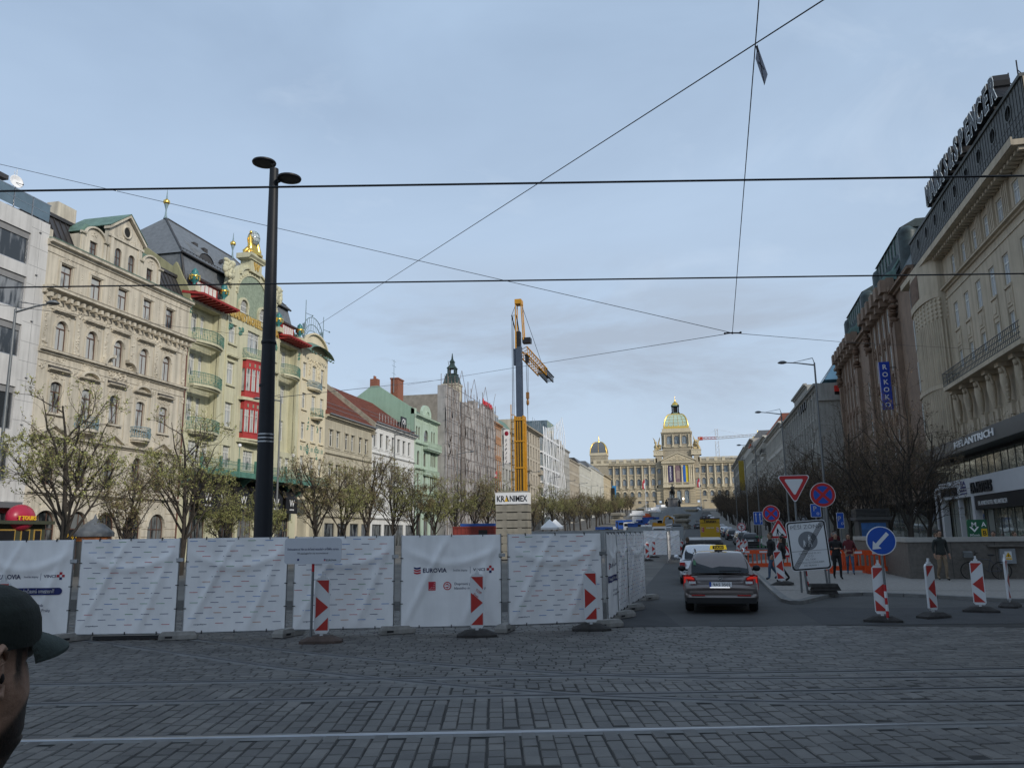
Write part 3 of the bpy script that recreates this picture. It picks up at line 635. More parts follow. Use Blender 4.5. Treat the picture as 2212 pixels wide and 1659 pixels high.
  f.box(x - .4, x + .4, -.4, .5, 22.9, 23.4, 2); f.build('turquoise_urn', [mat('turquoise glaze', (.035, .17, .17), .4), M_gold, M_hotel], r)
 # gilded statue group with a glass globe
 st = MB(); X0, Y0, Z0 = c - .75, gy + .1, 29.5
 st.at(T(c, gy + .2, 29.5) @ Matrix.Scale(1.0, 4)); k = random.Random(5)
 st.lathe([(.95, 0), (.8, .3), (.55, .7), (.4, 1.0), (.3, 1.2)], 12)
 for fx, s, lift in ((-.72, 1, .5), (.78, -1, .15)):
  st.path([(fx, -.1, .1), (fx * 1.05, -.15, .7), (fx * .95, -.05, 1.25), (fx * .9, 0, 1.65 + lift * .3), (fx * .95, 0, 1.9 + lift * .4)], [.28, .30, .24, .22, .1], 8)
  st.ball((fx * .95 + s * .05, -.05, 2.15 + lift * .45), .15, .15, .18); st.path([(fx * .9, 0, 1.75 + lift * .3), (fx * .5, -.25, 1.7), (fx * .2, -.3, 1.5)], [.09, .07, .05], 6)
  st.path([(fx * .95, 0, 1.8 + lift * .3), (fx * 1.3, .1, 1.6), (fx * 1.4, 0, 1.2)], [.09, .07, .05], 6)
  st.path([(fx, -.2, .5), (fx * 1.5, -.3, .45), (fx * 1.6, -.25, .05)], [.2, .14, .08], 7); st.path([(fx, .1, .6), (fx * 1.4, .3, .3), (fx * 1.75, .2, .0)], [.3, .25, .12], 7)
 for i in range(26): st.ball((k.uniform(-1, 1), k.uniform(-.5, .3), k.uniform(.1, .8)), k.uniform(.08, .2), k.uniform(.08, .2), k.uniform(.08, .22), 6, 4)
 st.tube((1.0, -.2, .2), (1.55, -.5, -.15), .05, .03)
 sg = st.build('gilded_statue', M_gold, r)
 gl = MB().at(T(c, gy + .2, 29.5)); gl.ball((.05, 0, 1.95), .58, .58, .74, 14, 10, 0)
 for i in range(7): a = math.pi * i / 7; gl.path([(.05 + .6 * math.cos(a) * math.cos(t), .6 * math.sin(a) * math.cos(t), 1.95 + .76 * math.sin(t)) for t in (2 * math.pi * j / 20 for j in range(21))], .022, 4, 1)
 for zz in (-.4, 0, .4): gl.path([(.05 + .6 * math.sqrt(1 - (zz / .76) ** 2) * math.cos(t), .6 * math.sqrt(1 - (zz / .76) ** 2) * math.sin(t), 1.95 + zz) for t in (2 * math.pi * j / 20 for j in range(21))], .022, 4, 1)
 gl.build('lantern_globe', [mat('globe glass', (.45, .50, .52), .05, spec=.7), M_iron], sg)
 # first floor canopy with railing and globes
 cp = MB(); cp.box(.2, w + .2, -1.7, 0, 7.45, 7.75); cp.box(.1, w + .3, -1.8, -1.7, 7.35, 7.85, 1)
 for x in [.3 + i * 2.85 for i in range(8)]: cp.prof([(0, 6.2), (-.12, 6.2), (-1.5, 7.4), (0, 7.4)][::-1], x - .06, x + .06, 1)
 co = cp.build('canopy', [mat('canopy glass', (.12, .15, .14), .2), M_rail_green], r)
 rl = MB()
 for i in range(int(w / .14)): x = .2 + i * .14; rl.box(x - .012, x + .012, -1.76, -1.74, 7.85, 8.6)
 for z in (7.95, 8.35, 8.62): rl.box(.1, w + .3, -1.78, -1.72, z, z + .04)
 for x in [.3 + i * 2.85 for i in range(8)]: rl.box(x - .09, x + .09, -1.86, -1.66, 7.3, 8.95)
 rl.build('railing', M_rail_green, co)
 for x in (6.0, 9.4, 16.0): 
  lp = MB(); lp.tube((x, -1.75, 8.6), (x, -1.75, 10.0), .03, .03, 6, 1); lp.ball((x, -1.75, 10.15), .17, m=0, n=12, k=8); lp.build('globe_lamp', [M_whitep, M_rail_green], r)
 for x in (2.6, 5.0, 8.2, 11.2, 14.2, 17.4):                      # black awnings with a white W
  aw = MB(); aw.prof([(-.15, 7.2), (-1.1, 5.9), (-1.1, 4.4), (-1.05, 4.4), (-1.05, 5.85), (-.15, 7.05)][::-1], x - 1.25, x + 1.25); text(aw, 'W', T(x, -1.115, 5.1), 1.0, .02, 1, .0); text(aw, 'BRASSERIE', T(x, -1.115, 4.72), .2, .02, 1)
  aw.build('awning', [M_black, M_whitep], r)
hotel()
def MBox(r, name, m, boxes):
 b = MB(); [b.box(*q) for q in boxes]; return b.build(name, m, r)

# ================================================================ narrow ivory art nouveau house
def ivory_house():
 y0 = 79.5; r = left_root('narrow_house', 'narrow ivory art nouveau house with curved gable and green stucco, next to the pistachio hotel', y0)
 w = 6.5; cols = [1.1, 3.45, 5.5]; b = MB(); o = MB(); ops = []
 for z0, z1 in ((19.3, 21.0), (15.9, 17.6), (12.5, 14.35), (8.8, 10.7)):
  for x, ww in zip(cols, (.9, 1.05, .85)): ops.append((x - ww / 2, x + ww / 2, z0, z1))
 ops += [(.5, 2.6, 0, 6), (3.4, 6, 0, 6)]
 wall(b, 0, w, -.5, 22.6, ops, .25); side_wall(b, w - .02, [(0.01, 0), (0.01, 22.6), (1, 24.2), (10, 24.2), (10, 0)])
 arc = [(3.4 + 2.9 * math.cos(math.pi * i / 14), 22.7 + 2.0 * math.sin(math.pi * i / 14)) for i in range(15)]
 b.prism([(.4, 22.59), (6.4, 22.59)] + arc, .0, .4); side_wall(b, 0, [(.02, 21), (.02, 22.6), (.6, 24), (10, 24), (10, 21)])
 eyebrow(o, 3.4, 22.6, 5.8, 2.0, .28, n=14, th=.18); 
 for z in (18.9, 15.5, 12.1, 8.4):
  for x in cols: o.box(x - .65, x + .65, -.16, .02, z + .15, z + .33); relief(o, x, z - .1, .6, .25, 6, d=.08)
 relief(o, 3.4, 21.4, 3.6, .5, 30, d=.16); 
 for x in (2.2, 4.5): relief(o, x, 20.4, .5, 1.6, 18, d=.16); relief(o, x, 14.3, .35, 1.5, 16, 1, .1); relief(o, x, 11.2, .4, 1.6, 16, 1, .1)
 o.box(-.05, .2, -.1, 0, 7.5, 22.5)
 for i in range(22): o.box(.3 + i * .28, .42 + i * .28, -.02, 0, 11.3, 11.75, 1) if i % 3 else None
 b.build('wall', M_meran, r); o.build('stucco_ornament', [M_meran, M_rail_green], r)
 for z0, z1 in ((19.3, 21.0), (15.9, 17.6), (12.5, 14.35), (8.8, 10.7)):
  for x, ww in zip(cols, (.9, 1.05, .85)): window(r, x, z0, ww, z1 - z0, (M_whitef, G_mid), 't')
 balcony(r, 1.7, 4.9, 18.4, .7, .6, M_meran, M_iron, slab=.15); balcony(r, 2.75, 5.0, 15.2, .9, .85, M_meran, M_rail_green, slab=.15); balcony(r, .1, w, 7.5, .9, .9, M_meran, M_rail_green, slab=.15, curved=False)
 g = MB()
 for i in range(10):
  a0, a1 = math.pi * (i + .5) / 11, math.pi * (i + 1.5) / 11
  g.poly([(3.4 - 3.1 * math.cos(a0), -1.0, 22.0 + 1.1 * math.sin(a0)), (3.4 - 3.1 * math.cos(a1), -1.0, 22.0 + 1.1 * math.sin(a1)), (3.4 - 3.1 * math.cos(a1), .0, 22.5 + 1.1 * math.sin(a1)), (3.4 - 3.1 * math.cos(a0), 0, 22.5 + 1.1 * math.sin(a0))])
 relief(g, 3.4, 22.1, 5.8, .3, 24, d=.2, y=-.9); g.build('glazed_hood', M_copper, r)
 f = MB()
 for rr in (2.3, 2.9, 3.6):
  f.path([(3.4 + rr * .72 * math.cos(math.pi * i / 14), .3, 24.2 + (rr - 1.6) * 1.25 * math.sin(math.pi * i / 14)) for i in range(15)], .05, 5)
 for i in range(1, 14): a = math.pi * i / 14; f.tube((3.4 + 1.66 * math.cos(a), .3, 24.2 + .9 * math.sin(a)), (3.4 + 2.6 * math.cos(a), .3, 24.2 + 2.5 * math.sin(a)), .03, .03, 4)
 f.build('roof_ironwork', M_iron, r)
 for x, h in ((1.2, 28.2), (5.7, 27.4)):
  t = MB(); t.tube((x, .2, 22.5), (x, .2, h), .06, .04, 5)
  for k in range(5): t.cbox(x - .35, .2, 23.6 + k * .42, .14, .3, .28); t.tube((x, .2, 23.6 + k * .42), (x - .35, .2, 23.6 + k * .42), .025, .025, 4)
  for k in range(2 if x > 3 else 1): t.tube((x, .2, h - 1.5 - k * 1.4), (x + 1.6, .2, h - 1.4 - k * 1.4), .03, .03, 4); t.ball((x + 1.65, .2, h - 1.4 - k * 1.4), .1)
  t.build('antenna_mast', M_iron, r)
ivory_house()

# ================================================================ lower houses with tiled roofs
def tiled_house(name, label, y0, w, z_eave, rows, cols, ww, mw, mf, ridge, extra=None, roofmat=M_tile):
 r = left_root(name, label, y0); b = MB(); o = MB(); ops = []
 for z0, z1 in rows:
  for x in cols: ops.append((x - ww / 2, x + ww / 2, z0, z1))
 for i in range(4): ops.append((.6 + i * w / 4, .6 + (i + 1) * w / 4 - .9, .3, 3.6))
 wall(b, 0, w, -.3, z_eave - .3, ops, .2)
 cornice(o, -.05, w + .05, z_eave - .55, .45, .5)
 for z0, z1 in rows:
  o.box(0, w, -.05, 0, z0 - .35, z0 - .2); cornice(o, 0, w, z0 - 1.0, .2, .22)
  for x in cols:
   o.box(x - ww / 2 - .16, x - ww / 2 - .02, -.06, 0, z0, z1); o.box(x + ww / 2 + .02, x + ww / 2 + .16, -.06, 0, z0, z1)
   o.box(x - ww / 2 - .2, x + ww / 2 + .2, -.12, 0, z0 - .15, z0 - .02); o.box(x - ww / 2 - .18, x + ww / 2 + .18, -.10, 0, z1 + .02, z1 + .16)
 cornice(o, 0, w, 4.2, .3, .3); shopfront(o, .3, w - .3, .2, 3.8, 1, 2, .1, 5)
 for i in range(10): o.box(0, w, -.022, 0, 4.9 + i * .36, 5.2 + i * .36) if i < 8 else None
 b.build('wall', mw, r); o.build('stucco_ornament', [mw, M_dark, G_dark], r)
 for z0, z1 in rows:
  for x in cols: window(r, x, z0, ww, z1 - z0, mf, 't')
 g = MB(); D = 7.0
 g.prof([(-.55, z_eave - .05), (D, ridge), (2 * D, z_eave), (2 * D, z_eave - .3), (-.5, z_eave - .2)][::-1], .0, w)
 n = int(w / .45)
 for i in range(n):                                         # ribs of the tile courses
  x = i * w / n; g.prof([(-.5, z_eave), (-.52, z_eave + .06), (D, ridge + .08), (D, ridge)], x + .1, x + .22)
 g.prof([(-.62, z_eave - .12), (-.74, z_eave - .08), (-.74, z_eave + .06), (-.55, z_eave)][::-1], 0, w, 1)
 for k in range(2): 
  z = z_eave + .7 + k * 1.0; y = -.5 + (z - z_eave) * (D + .5) / (ridge - z_eave); g.tube((.3, y - .1, z + .25), (w - .3, y - .1, z + .25), .035, .035, 4, 1)
 g.build('roof', [roofmat, M_zinc], r)
 if extra: extra(r)
 return r
def fire(w):
 def f(r):
  b = MB(); side_wall(b, w - .35, [(-.5, 15.2), (-.5, 16.9), (7, 22.8), (12, 19.5), (12, 15)]); b.build('fire_wall', mat('lichened fire wall', (.30, .27, .21), .9, var=.3, scale=1.5), r)
 return f
tiled_house('tiled_house', 'lower beige house with steep red tiled roof beside the ivory art nouveau house', 86.0, 14.2, 16.1, [(12.45, 14.4), (8.4, 10.4)], [1.7, 3.6, 6.1, 7.9, 10.35, 12.25], 1.05, M_beige, (M_whitef, G_dark), 22.0, fire(14.2))
def ca(r):
 s = MB(); s.box(11.8, 14.1, .3, .42, 18.1, 19.4); text(s, 'CA', T(12.95, .28, 18.4), 1.0, .03, 1, .03); s.box(11.9, 12.0, .42, .9, 17.2, 18.6); s.box(13.9, 14.0, .42, .9, 17.2, 18.6); s.build('roof_sign', [M_black, M_whitep], r)
 q = MB()
 for i in range(12): q.tube((3 + i * 1.1, .2, 17.6), (3 + i * 1.1, .2, 18.6), .025, .025, 4)
 q.tube((3, .2, 18.6), (15.2, .2, 18.6), .025, .025, 4); q.build('roof_guard_rail', M_steel, r)
tiled_house('tiled_house', 'white house with red tiled roof and a black CA board on the roof', 100.2, 17.0, 17.0, [(13.8, 15.7), (9.85, 11.8)], [.95 + 2.24 * i for i in range(7)], 1.05, M_whitew, (M_greyf, G_dark), 22.4, ca)

def mint_house():
 y0 = 117.0; r = left_root('mint_house', 'mint green neo renaissance house with arched windows and a blank sea green side wall', y0); w = 11.5
 b = MB(); o = MB(); ops = []; spec = []
 for x in (1.1, 2.25, 8.6, 9.85): spec.append((x, .75, 16.7, 18.75, True))
 spec.append((5.7, 2.2, 16.6, 18.6, True))
 for x, ww in ((1.9, 1.1), (5.0, 1.1)): spec.append((x, ww, 12.8, 15.0, True))
 for x in (8.4, 9.4, 10.3): spec.append((x, .75, 13.0, 15.3, False))
 for x in (1.9, 5.0, 8.2, 9.2, 10.2): spec.append((x, .85, 9.0, 11.5, False))
 for x in (2.3, 5.8, 9.2): spec.append((x, 2.2, .2, 5.5, True))
 for x, ww, z0, z1, a in spec: ops.append((x - ww / 2, x + ww / 2, z0, z1, a))
 wall(b, 0, w, -.3, 20.2, ops, .22); cornice(o, 0, w, 20.0, .5, .6); cornice(o, 0, w, 15.9, .3, .35); cornice(o, 0, w, 12.0, .3, .35); cornice(o, 0, w, 8.2, .3, .35)
 relief(o, 5.7, 19.5, 10, .35, 60, d=.08); b.prism([(4.0, 20.5), (8.2, 20.5), (8.2, 21.6), (7.4, 22.3), (6.6, 22.6), (5.4, 22.6), (4.6, 22.2), (4.0, 21.5)], 0, .5); eyebrow(o, 6.1, 21.0, 1.5, .6, .15)
 for x in (.2, 3.6, 7.2, 11.2): o.box(x - .22, x + .22, -.1, 0, 8.6, 20)
 b.prism([(.0, 20.5), (.9, 20.5), (.9, 21.4), (0, 21.4)], 0, .6)
 b.poly([(5.4, -.004, 21.0), (6.8, -.004, 21.0), (6.8, -.004, 21.05), (5.4, -.004, 21.05)])
 b.build('wall', M_green, r); o.build('stucco_ornament', M_green, r)
 for x, ww, z0, z1, a in spec: window(r, x, z0, ww, z1 - z0, (M_brownf, G_dark), 'T', a)
 balcony(r, 4.0, 11.2, 15.7, .9, .9, M_green, M_green, curved=False, slab=.25); balcony(r, 4.0, 11.2, 11.75, .5, .5, M_green, M_green, curved=False, slab=.25)
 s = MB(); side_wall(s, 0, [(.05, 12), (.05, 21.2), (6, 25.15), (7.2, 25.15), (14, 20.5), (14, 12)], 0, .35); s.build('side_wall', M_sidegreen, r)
 g = MB(); g.prof([(.2, 20.4), (6.5, 24.6), (13, 20.4)][::-1], .36, w); g.build('roof', M_copper, r)
 c = MB(); c.box(.6, 3.1, 3.0, 4.2, 22, 26.2); c.box(.5, 3.2, 2.9, 4.3, 26.2, 26.4); c.box(.5, 1.6, 6.4, 7.6, 24, 26.4); [c.lathe([(.14, 0), (.12, .5)], 8, (.7 + .3 * k, 7.0, 26.4)) for k in range(3)]; c.build('chimney', M_brick, r)
 m = MB(); m.tube((.4, 3.6, 24), (.4, 3.6, 29.2), .05, .03, 5)
 for z in (27, 28.2, 29): m.tube((-.5, 3.6, z), (1.3, 3.6, z), .02, .02, 4)
 m.build('antenna_mast', M_iron, r)
mint_house()

M_net = mat('scaffold netting', (.35, .335, .325), .9, var=.22, scale=.35, bump=.6, bscale=1.2, streak=.25)
def scaffolded():
 y0 = 128.5; r = left_root('scaffolded_building', 'tall building wrapped in grey netting and scaffolding with a dark copper turret', y0); w = 34.2; k = random.Random(3)
 b = MB(); b.box(0, w, 0, 14, -.3, 25.5); b.build('wall', mat('hidden plaster', (.25, .22, .19), .9, var=.2), r)
 n = MB(); segs = [(0, 9.2, 27.0, -1.3), (11.4, 17.5, 25.8, -1.6), (18.5, 26.8, 27.2, -1.3), (27.5, w, 27.0, -1.5)]
 for x0, x1, zt, yy in segs:
  nx = 14; nz = 26
  pts = [[(x0 + (x1 - x0) * i / nx, yy + k.uniform(-.16, .10) - .12 * math.sin(i * 1.3 + j), j * (zt + .2 * k.random()) / nz) for i in range(nx + 1)] for j in range(nz + 1)]
  for j in range(nz):
   for i in range(nx):
    if k.random() < .965: n.add([pts[j][i], pts[j][i + 1], pts[j + 1][i + 1], pts[j + 1][i]], [(0, 1, 2, 3)], 0, True)
  n.poly([(x0, yy, 0), (x0, 0, 0), (x0, 0, zt), (x0, yy, zt)])
 n.build('netting', M_net, r)
 p = MB()
 for i in range(17):
  x = .1 + i * (w - .2) / 16; p.tube((x, -1.75, 0), (x, -1.75, 27.6 + k.uniform(-.5, 2.2)), .06, .06, 5); p.tube((x, -.6, 20), (x, -.6, 28.0 + k.uniform(-.5, 1.5)), .05, .05, 4)
 for j in range(14):
  z = 1.8 + j * 1.95; p.tube((-.6, -1.78, z), (w + .4, -1.78, z), .045, .045, 4)
 for i in range(0, 16, 2):
  for j in range(0, 13, 3): x = .1 + i * (w - .2) / 16; d = (w - .2) / 16 * 2; s = 1 if (i // 2 + j) % 2 else -1; p.tube((x if s > 0 else x + d, -1.8, 1.8 + j * 1.95), (x + d if s > 0 else x, -1.8, 1.8 + (j + 3) * 1.95), .04, .04, 4)
 p.build('scaffolding', mat('scaffold tubes', (.20, .16, .14), .6, .4, var=.3), r)
 t = MB(); cx = 16.0
 t.at(T(cx, 2.2, 16.5) @ Matrix.Diagonal((.46, .46, .52, 1)) @ T(0, 0, -22)); t.box(-3.2, 3.2, -3.2, 3.2, 22, 47.4, 1); t.box(-3.5, 3.5, -3.5, 3.5, 47.4, 47.9, 1); t.X = t.X @ T(0, 0, 20)
 def sq(s_, zz): return [(-s_, -s_, zz), (s_, -s_, zz), (s_, s_, zz), (-s_, s_, zz)]
 t.loft([sq(3.1, 27.9), sq(2.7, 29.4), sq(2.5, 30.6), sq(1.9, 31.5)], 0, False)
 t.loft([sq(2.2, 31.5), sq(2.2, 31.8)], 0, False)
 for sx in (-1, 1):
  for sy in (-1, 1): t.box(sx * 1.35 - .3, sx * 1.35 + .3, sy * 1.35 - .3, sy * 1.35 + .3, 31.8, 33.8)
 t.loft([sq(1.9, 33.8), sq(1.7, 34.2), sq(.9, 35.2), sq(.75, 36.0), sq(1.0, 36.3), sq(.35, 37.4), sq(.1, 39.6)], 0, False)
 t.build('turret', [mat('dark green copper', (.03, .052, .047), .6, var=.4, scale=1.2), M_beige], r)
 s = MB(); s.ball((26.8, -1.0, 28.4), .4, .2, .7, 10, 8); text(s, 'RAMADA', T(30.6, -1.1, 27.8), 1.15, .25, 0, .04, 'CENTER', 6.2); s.box(26, 35, -.9, -.8, 27.6, 27.75); s.build('roof_lettering', mat('red sign', (.55, .02, .03), .4), r)
scaffolded()

# ================================================================ generic street fronts (world heights, both sides)
def front(side, name, label, ya, yb, zt, mw, rows, n, ww, mf, style='t', arch=False, X=None, cor=.5, depth=14, roof=None, extra=None, x_off=.0, sills=True, base=None, win_depth=.2, cols=None, bays=None, pil=False):
 X = (-41.0 if side < 0 else 18.0) if X is None else X; w = yb - ya; zb = gz((ya + yb) / 2)
 r = thing(name, label, 'building', (X, ya if side < 0 else yb, 0), R(90) if side < 0 else R(-90))
 b = MB(); o = MB(); ops = []; xs = cols or [(i + .5) * w / n + x_off for i in range(n)]
 for z0, z1 in rows:
  for x in xs: ops.append((x - ww / 2, x + ww / 2, z0, z1, arch))
 wall(b, 0, w, zb - 1.5, zt, ops, .22)
 b.poly([(0, 0, zb - 1), (0, 0, zt), (0, depth, zt), (0, depth, zb - 1)]); b.poly([(w, 0, zb - 1), (w, depth, zb - 1), (w, depth, zt), (w, 0, zt)]); b.poly([(0, .01, zt - .02), (w, .01, zt - .02), (w, depth, zt - .02), (0, depth, zt - .02)])
 cornice(o, -.05, w + .05, zt - .6, .6, cor)
 for z0, z1 in rows:
  o.box(0, w, -.06, 0, z0 - .5, z0 - .3)
  if sills:
   for x in xs:
    o.box(x - ww / 2 - .15, x + ww / 2 + .15, -.16, 0, z0 - .2, z0 - .03); o.box(x - ww / 2 - .15, x + ww / 2 + .15, -.14, 0, z1 + .05, z1 + .25)
    o.box(x - ww / 2 - .18, x - ww / 2 - .03, -.07, 0, z0, z1); o.box(x + ww / 2 + .03, x + ww / 2 + .18, -.07, 0, z0, z1)
 if pil:
  for i in range(n + 1): x = i * w / n; o.box(max(0, x - .25), min(w, x + .25), -.22, 0, rows[-1][0] - .6, zt - .6)
 cornice(o, 0, w, zb + 4.4, .35, .4); shopfront(o, .2, w - .2, zb, zb + 4.2, 1, 2, -.02, max(2, int(w / 4)))
 b.build('wall', mw, r); o.build('stucco_ornament', [mw, M_dark, G_dark], r)
 for z0, z1 in rows:
  for x in xs: window(r, x, z0, ww, z1 - z0, mf, style, arch, win_depth - .06)
 if roof:
  g = MB(); h, m = roof; g.prof([(.1, zt), (h * .8, zt + h), (depth * .8, zt + h), (depth, zt)][::-1], 0, w); g.build('roof', m, r)
 if extra: extra(r, w)
 return r
M_orange = mat('terracotta cladding', (.36, .19, .10), .8, var=.1, streak=.15)
M_greyst = mat('grey render', (.40, .39, .36), .9, var=.1, scale=.3, streak=.2)
M_sand = mat('sandy stone', (.46, .41, .33), .9, var=.1, scale=.3, streak=.25)
M_pale = mat('pale plaster', (.58, .57, .51), .9, var=.07, scale=.3, streak=.2)
M_warm = mat('warm plaster', (.55, .47, .33), .9, var=.08, scale=.3, streak=.2)
G_blue = glass('sky blue window glass', (.06, .09, .11), (.28, .33, .36), .06, .55)
F_w = (M_whitef, G_blue); F_d = (M_greyf, G_dark)
def ram(r, w):
 s = MB(); s.box(.6, 5.5, -.32, -.2, 14.0, 15.4); s.ball((.9, -.3, 14.7), .9, .25, 1.0, 10, 8); text(s, 'ramada', T(3.3, -.33, 14.3), 1.0, .08, 1, .03); s.build('wall_sign', [mat('red sign', (.55, .02, .03), .4), M_whitep], r)
 s = MB(); s.box(w + 1.25, w + 1.45, -1.6, -.3, 17.5, 25.3)
 for i, ch in enumerate('RAMADA'): text(s, ch, T(w + 1.24, -.95, 22.6 - i * .95), .85, .03, 1, .02)
 s.at(T(w + 1.25, -.95, 24.4)); s.ball((0, 0, 0), .06, .5, .55, 10, 8, 2); s.at(Matrix()); s.build('blade_sign', [M_whitep, M_black, mat('maroon', (.25, .01, .03), .4)], r)
 a = MB(); a.box(0, w, .6, 6, 26, 28.2); a.box(0, w, .3, .6, 26, 26.6); [a.poly([(x, .59, 26.7), (x + 1.2, .59, 26.7), (x + 1.2, .59, 27.8), (x, .59, 27.8)], 1) for x in (4.2, 6, 7.8, 9.4)]
 text(a, 'GOLDEN', T(2.2, .55, 26.9), 1.1, .08, 2, .02); a.build('attic_storey', [M_greyst, G_dark, M_whitep], r)
 s = MB(); s.box(4, w + 1.5, 2, 2.2, 28.6, 30.4); text(s, 'HOTEL ROYAL', T((w + 5.5) / 2, 1.98, 29.1), .8, .03, 1, .02, 'CENTER', 6.6); [s.box(x, x + .12, 2.2, 2.35, 28, 29) for x in (4.5, 8, 11)]; s.build('roof_board', [M_greyst, M_black], r)
front(-1, 'orange_house', 'terracotta clad hotel front with ribbon windows and red signs beside the scaffolding', 164.1, 175.2, 26.0, M_orange, [(23.2, 24.9), (18.9, 21.4), (14.9 - 3.5 + .4, 14.0 - 1.0), (16.0, 18.0), (8.6, 10.6)][:1] + [(19.0, 21.5), (15.5 + .3, 17.6 + .4), (11.2, 13.6), (7.6, 9.8)], 6, 1.45, F_w, 'v', sills=False, extra=ram)
front(-1, 'grey_house', 'plain grey rendered house with a corner turret bay behind the crane mast', 175.2, 188.5, 25.8, M_greyst, [(22, 24), (18.3, 20.4), (14.3, 16.6), (10.2, 12.6)], 4, 1.5, F_d, roof=(2.6, M_copper))
front(-1, 'sand_house', 'sandy stone house with many small balconies behind the crane mast', 188.5, 222.5, 29.4, M_sand, [(26.2, 28.2), (22.5, 24.8), (18.8, 21.2), (15.2, 17.5), (11.6, 14.0)], 9, 1.5, F_d, cor=1.1, extra=lambda r, w: [balcony(r, x - 1.6, x + 1.6, z, .9, .9, M_sand, M_sand, curved=False, ornament=False) for x in (w / 18 * 9, w / 18 * 17, w / 18 * 3) for z in (18.5, 14.9, 11.3)])
def lattice():
 ya, yb = 222.5, 253.0; r = thing('glass_building', 'modern glass building behind a web of slanting white fins', 'building', (-41, ya, 0), R(90)); w = yb - ya; zb = gz(235)
 b = MB(); b.box(0, w, 0, 14, zb - 1, 30.0); b.box(w - 12, w, 1, 13, 30, 36.2); b.build('glass_volume', glass('blue facade glass', (.03, .05, .06), (.10, .14, .16), .06, .5, .7), r)
 s = MB(); [s.box(-.1, w + .1, -.5, .02, z, z + .5) for z in (8, 12, 16.2, 20.4, 24.6, 29.4)]; s.build('floor_slab', M_whitep, r)
 f = MB(); k = random.Random(2); n = 17
 for i in range(n + 1):
  x = i * w / n; pts = []
  for j in range(9): pts.append((x + k.uniform(-.45, .45), -.8 - (.5 + 1.0 * abs(math.sin(j * .8))) * (i / n) ** 3 - .3 * k.random(), zb + 3 + j * (32.0 + 6.5 * (i / n) ** 2 - zb - 3) / 8))
  f.path(pts, .10, 4)
 f.build('white_fins', M_whitep, r)
 m = MB(); [m.tube((w - 24 + i * 3, 3, 30), (w - 25 + i * 3.2, 3, 35.4), .07, .05, 4) for i in range(6)]; m.tube((w - 25, 3, 32), (w - 4, 3, 32.5), .06, .06, 4); m.build('roof_masts', M_steel, r)
 t = MB(); t.box(.2, 1.1, -1.0, -.7, 13, 20); text(t, 'OMEGA', T(.65, -1.02, 16) @ Matrix.Rotation(R(-90), 4, 'Y'), .8, .03, 1, .02); t.build('blade_sign', [M_whitep, M_black], r)
lattice()
front(-1, 'grey_house', 'tall grey pilastered house with a stepped parapet past the white lattice building', 253.0, 278.0, 30.0, M_greyst, [(26, 28), (22, 24.2), (18, 20.2), (14, 16.2)], 8, 1.3, F_d, extra=lambda r, w: MBox(r, 'parapet', M_greyst, [(-.3, 7, -.4, 8, 29.5, 31.6), (7.2, 12, -.2, 6, 30, 30.9)]))

front(-1, 'plaster_house', 'long warm grey plaster house with rows of slim windows halfway to the museum', 278.0, 303.0, 27.6, M_sand, [(24.2, 26.2), (20.6, 22.6), (17, 19), (13.4, 15.4)], 11, 1.1, F_d)
front(-1, 'plaster_house', 'pale house with arched attic windows and dark awnings in the far left row', 303.0, 338.0, 28.2, M_pale, [(25, 27), (21.4, 23.6), (17.8, 20), (14, 16.4)], 13, 1.2, F_d, roof=(2.2, M_tin))
front(-1, 'plaster_house', 'pale far house with dormers, the one before the last on the left row', 338.0, 386.0, 29.5, M_pale, [(26, 28.2), (22.4, 24.6), (18.6, 21)], 17, 1.3, F_d, roof=(2.6, M_slate), pil=True)
front(-1, 'plaster_house', 'warm yellow house at the far end of the left row, touching the museum', 386.0, 424.0, 29.8, M_warm, [(26.5, 28.2), (22.6, 25), (18.8, 21.2)], 12, 1.3, F_d, cor=.9, extra=lambda r, w: MBox(r, 'blade_sign', M_dark, [(w - 6, w - 5.6, -2.4, -.4, 15, 25)]))
s2 = thing('hotel_banner', 'tall bright blue banner sign at the far end of the left row', 'sign', (-40.0, 425.0, 0)); q = MB(); q.box(-.5, 1.5, 0, .3, 16, 26.5); q.build('banner', mat('cyan banner', (.03, .22, .50), .5), s2); q = MB(); q.tube((-1, .15, 25.5), (1.5, .15, 25.5), .08, .08, 5); q.build('bracket', M_steel, s2)

